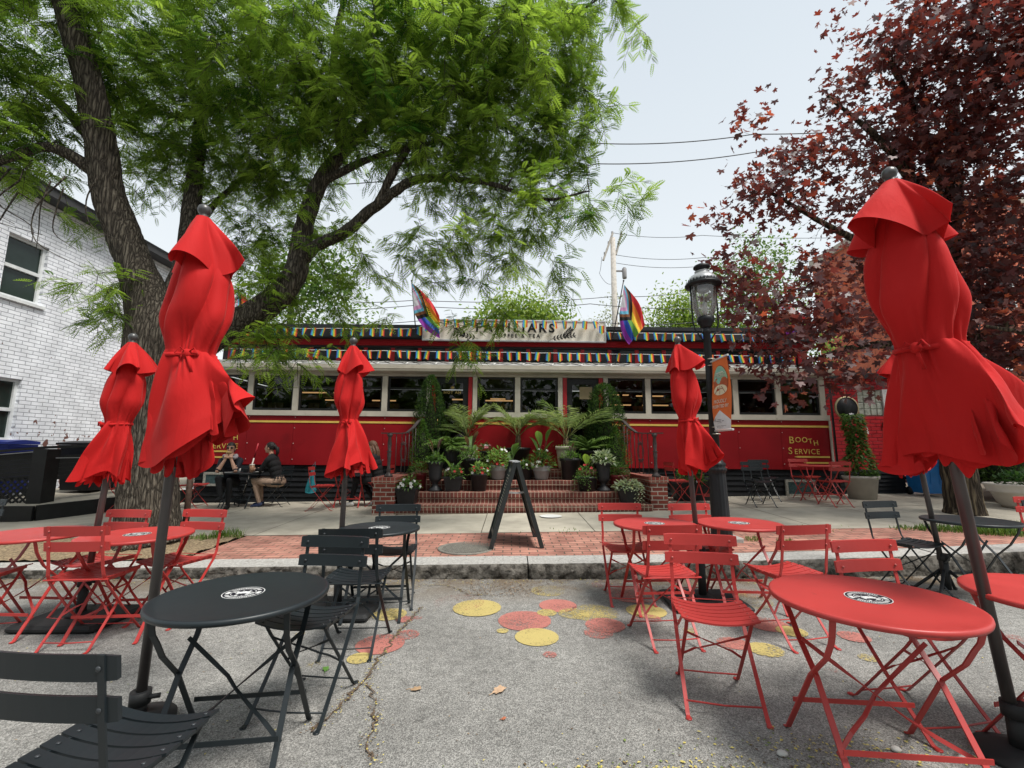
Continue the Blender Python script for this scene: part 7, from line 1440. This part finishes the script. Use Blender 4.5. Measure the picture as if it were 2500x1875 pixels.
ml = leafmat('maple_leaf', (.060, .036, .038), (.34, .12, .065), .48, .42, .5); e = [n for n in ml.node_tree.nodes if n.type == 'VALTORGB'][0].color_ramp.elements; q = e.new(.55); q.color = (.13, .042, .042, 1); q = e.new(.85); q.color = (.16, .045, .03, 1); ml.node_tree.nodes['Mix (Legacy)' if 'Mix (Legacy)' in ml.node_tree.nodes else 'Mix'].inputs[2].default_value = (1.7, .95, .7, 1)
polymesh('crown', V, T, ml, mt_)
# ---- trees beyond the diner
def far_tree(label, x, y, z0, h, B, m, n, s, seed, trunk_r=.2):
    t = thing('background_tree', label, 'tree', (x, y, z0), 0, 'trees beyond the diner'); rng = np.random.default_rng(seed); tr = Tree(seed)
    top = max(b[2] for b in B); tr.limb([(0, 0, 0, trunk_r), (0, 0, h * .3, trunk_r * .8), (.2, 0, top * .75, trunk_r * .5), (0, 0, top, .04)], 6, 8); C = blobs(B, n, rng, .3); tp = np.array(tr.grow(C, .06, .1, .1)); k = len(C) * 26; idx = np.repeat(np.arange(len(C)), 26); P = tp[idx, 2] + rng.normal(0, s * 2.2, (k, 3)); f = LF(); f.add(P, rng.normal(0, 1, (k, 3)) + np.array([0, 0, -.2]), s * rng.uniform(.7, 1.4, k), s * .62, np.clip(rng.normal(.45, .2, len(C))[idx] + rng.normal(0, .15, k), 0, 1), .2)
    tr.mb.build('trunk', BARK, t); f.build('crown', m, t)
YG = leafmat('spring_green', (.10, .20, .03), (.34, .42, .10), .45); OLV = leafmat('pale_olive', (.20, .23, .14), (.38, .42, .28), .4); MG = leafmat('mid_green_leaf', (.05, .12, .03), (.22, .32, .09), .45)
far_tree('bright yellow green tree rising behind the cream roof sign', -1.6 + 1.9, 24, 0, 7.3, [(0, 0, 8.9, 1.8, 1.5, 1.0, 1), (-1.4, 0, 8.0, 1.3, 1.2, 1.1, 1), (1.5, 0, 8.3, 1.3, 1.2, 1.1, 1), (2.4, 0, 7.3, 1.0, 1, 1, .8), (0, 0, 7.2, 2.8, 1.5, 1.2, 1)], YG, 40, .20, 1)
far_tree('bright green tree behind the glass street lantern', 10.6, 27, 0, 9, [(0, 0, 10.0, 1.6, 1.5, 1.4, 1), (-1.1, 0, 8.8, 1.6, 1.4, 1.3, 1), (1.2, 0, 9.3, 1.6, 1.4, 1.5, 1), (0, 0, 7.6, 2.4, 1.6, 1.4, 1), (2.6, 0, 8, 1.5, 1.4, 1.5, 1)], YG, 26, .20, 2)
far_tree('thin pale tree with open branches behind the utility pole', 7.9, 32, 0, 11, [(-.2, 0, 11.3, 1.4, 1, 1.0, .35), (-1.5, 0, 10.2, 1.4, 1, .9, .3), (1.3, 0, 10.3, 1.5, 1, .9, .3), (0, 0, 9.2, 2.2, 1, 1.1, .3)], OLV, 26, .17, 3)
far_tree('grey green tree showing through gaps in the red maple', 15.2, 27, 0, 14, [(0, 0, 13.2, 2.2, 1.6, 1.8, .7), (-1.4, 0, 11.5, 1.8, 1.5, 1.6, .7), (1.2, 0, 11.0, 2.0, 1.5, 1.8, .7), (-.5, 0, 9.4, 2.6, 1.5, 1.6, .7)], MG, 22, .2, 4)
far_tree('green treetop just above the diner roof between lamp and maple', 14.2, 24, 0, 7, [(0, 0, 7.2, 1.8, 1.4, .9, 1), (-1.8, 0, 6.8, 1.3, 1.2, .8, 1), (2, 0, 6.9, 1.5, 1.2, .9, 1)], MG, 26, .18, 5)
far_tree('leafy green tree behind the white brick building and big trunk', -8.6, 16.5, 0, 7, [(0, 0, 7.0, 2.0, 1.5, 1.7, 1), (1.8, 0, 6.2, 1.6, 1.4, 1.6, 1), (1.0, 0, 8.4, 1.7, 1.4, 1.5, 1), (2.2, 0, 4.6, 1.6, 1.2, 1.3, 1)], MG, 26, .16, 6)
# ================================================================== UTILITY POLE AND WIRES
up = thing('utility_pole', 'weathered wooden utility pole with slanting crossarms above the diner roof', 'utility pole', (7.0, 30, 0)); PW = mat('grey_pole_wood', (.42, .39, .35), .9, namt=.25, nsc=6)
MB().tube([(0, 0, 0), (.12, 0, 16.2)], [.24, .17], 14).build('pole', PW, up)
b = MB(); b.strip([(-.62, -.1, 14.5), (.10, -.1, 16.5)], .18, .14, (0, 1, 0)); b.build('crossarm', PW, up); b = MB(); b.strip([(.75, .1, 16.5), (.32, .1, 15.0)], .18, .14, (0, 1, 0)); b.build('crossarm', PW, up)
b = MB()
for (x, z) in ((-.5, 14.9), (-.2, 15.7), (.08, 16.45), (.72, 16.45), (.5, 15.7)): b.lathe([(.05, 0), (.09, .08), (.05, .12), (.08, .18), (0, .22)], 8, (x, -.1, z))
b.lathe([(.14, 13.2), (.16, 13.3), (.16, 13.9), (.1, 14)], 10, (.85, 0, 0)); b.box(.15, .8, -.05, .05, 13.7, 13.8); b.build('insulators', mat('insulator', (.25, .24, .24), .4), up)
CAB = mat('cable', (.05, .05, .055), .6)
def wire(lab, pts, r=.02):
    P = []
    for a, c in zip(pts, pts[1:]):
        n = 16
        for i in range(n): t = i / n; P.append((a[0]+(c[0]-a[0])*t, a[1]+(c[1]-a[1])*t, a[2]+(c[2]-a[2])*t - 4*.25*t*(1-t)))
    P.append(pts[-1]); tag(MB().tube(P, r, 5).build('overhead_wire', CAB), lab, 'wire', 'overhead wires')
wire('upper of the two thick wires crossing the open sky', [(-16, 24, 17.6), (-4, 24, 18.6), (5.0, 24, 19.1), (14.2, 24, 19.7), (26, 24, 20.6)], .030)
wire('lower of the two thick wires crossing the open sky', [(-16, 24, 16.4), (-4, 24, 17.1), (5.0, 24, 17.8), (14.5, 24, 18.6), (26, 24, 19.4)], .030)
wire('wire from the top of the utility pole going right', [(7.1, 30, 16.6), (13, 29, 15.9), (26, 27, 15)], .018)
wire('middle wire from the utility pole going right', [(7.0, 30, 15.0), (13, 29, 14.3), (26, 27, 13.4)], .018)
wire('lowest wire from the utility pole going right', [(7.0, 30, 14.4), (13, 29, 13.7), (26, 27, 12.8)], .018)
wire('wire through the leaves just above the flags', [(-18, 26, 10.4), (-6, 27, 10.6), (7.0, 30, 11.9), (14, 30, 12.6), (26, 30, 13.4)], .022)
wire('low wire right above the cream sign', [(-18, 24, 8.2), (-5, 24, 8.4), (5, 24, 8.3), (12, 24, 8.6)], .02)
wire('low wire left of the utility pole', [(-18, 25, 9.4), (-5.7, 25, 9.6), (4.5, 25, 9.7), (14, 25, 9.6)], .02)
wire('looping cable hanging beside the utility pole', [(6.3, 30, 14.8), (6.1, 30, 13.6), (6.9, 30, 12.8)], .014)
# red car beyond the drive
cr = thing('parked_car', 'red parked car glimpsed between the right umbrella poles', 'car', (12.2, 14.6, .30), R(8)); CRD = mat('car_red', (.42, .015, .02), .25, coat=.6)
prof = [(-2.1, .28), (2.1, .28), (2.15, .55), (2.05, .78), (1.15, .92), (.55, 1.38), (-.95, 1.40), (-1.6, .98), (-2.1, .86), (-2.18, .5)]
b = MB(); b.prism(prof, (0, -.85, 0), (1, 0, 0), (0, 0, 1), (0, 1.7, 0)); b.build('body', CRD, cr)
b = MB(); b.prism([(1.0, .94), (.5, 1.32), (-.2, 1.34), (-.2, .94)], (0, -.862, 0), (1, 0, 0), (0, 0, 1), (0, .008, 0)); b.prism([(-.28, .94), (-.28, 1.34), (-.9, 1.34), (-1.42, .98)], (0, -.862, 0), (1, 0, 0), (0, 0, 1), (0, .008, 0)); b.build('side_windows', MATS['dark_glass'], cr)
for x in (-1.35, 1.35):
    for y in (-.86, .80): q = MB(); q.lathe([(.12, 0), (.31, .0), (.31, .06), (.12, .06)], 20); q.xf(Matrix.Translation((x, y, .31)) @ Matrix.Rotation(R(90), 4, 'X')); q.build('wheel', BLK, cr)

# the leafy far side of the street, behind the camera: what the diner windows mirror
f = LF(); n = 9000; q = RNG.uniform(0, 1, n); P_ = np.stack([RNG.uniform(-26, 26, n), -11 - RNG.uniform(0, 4, n), .5 + 8.5 * q * (.75 + .25 * np.sin(RNG.uniform(0, 6.28, n)))], 1); P_[:, 2] *= .8 + .25 * np.sin(P_[:, 0] * .55) ** 2
f.add(P_, RNG.normal(0, 1, (n, 3)), .75, .5, np.clip(RNG.normal(.4, .2, n), 0, 1), .2); f.build('trees_across_street', MG, None)['kind'] = 'stuff'
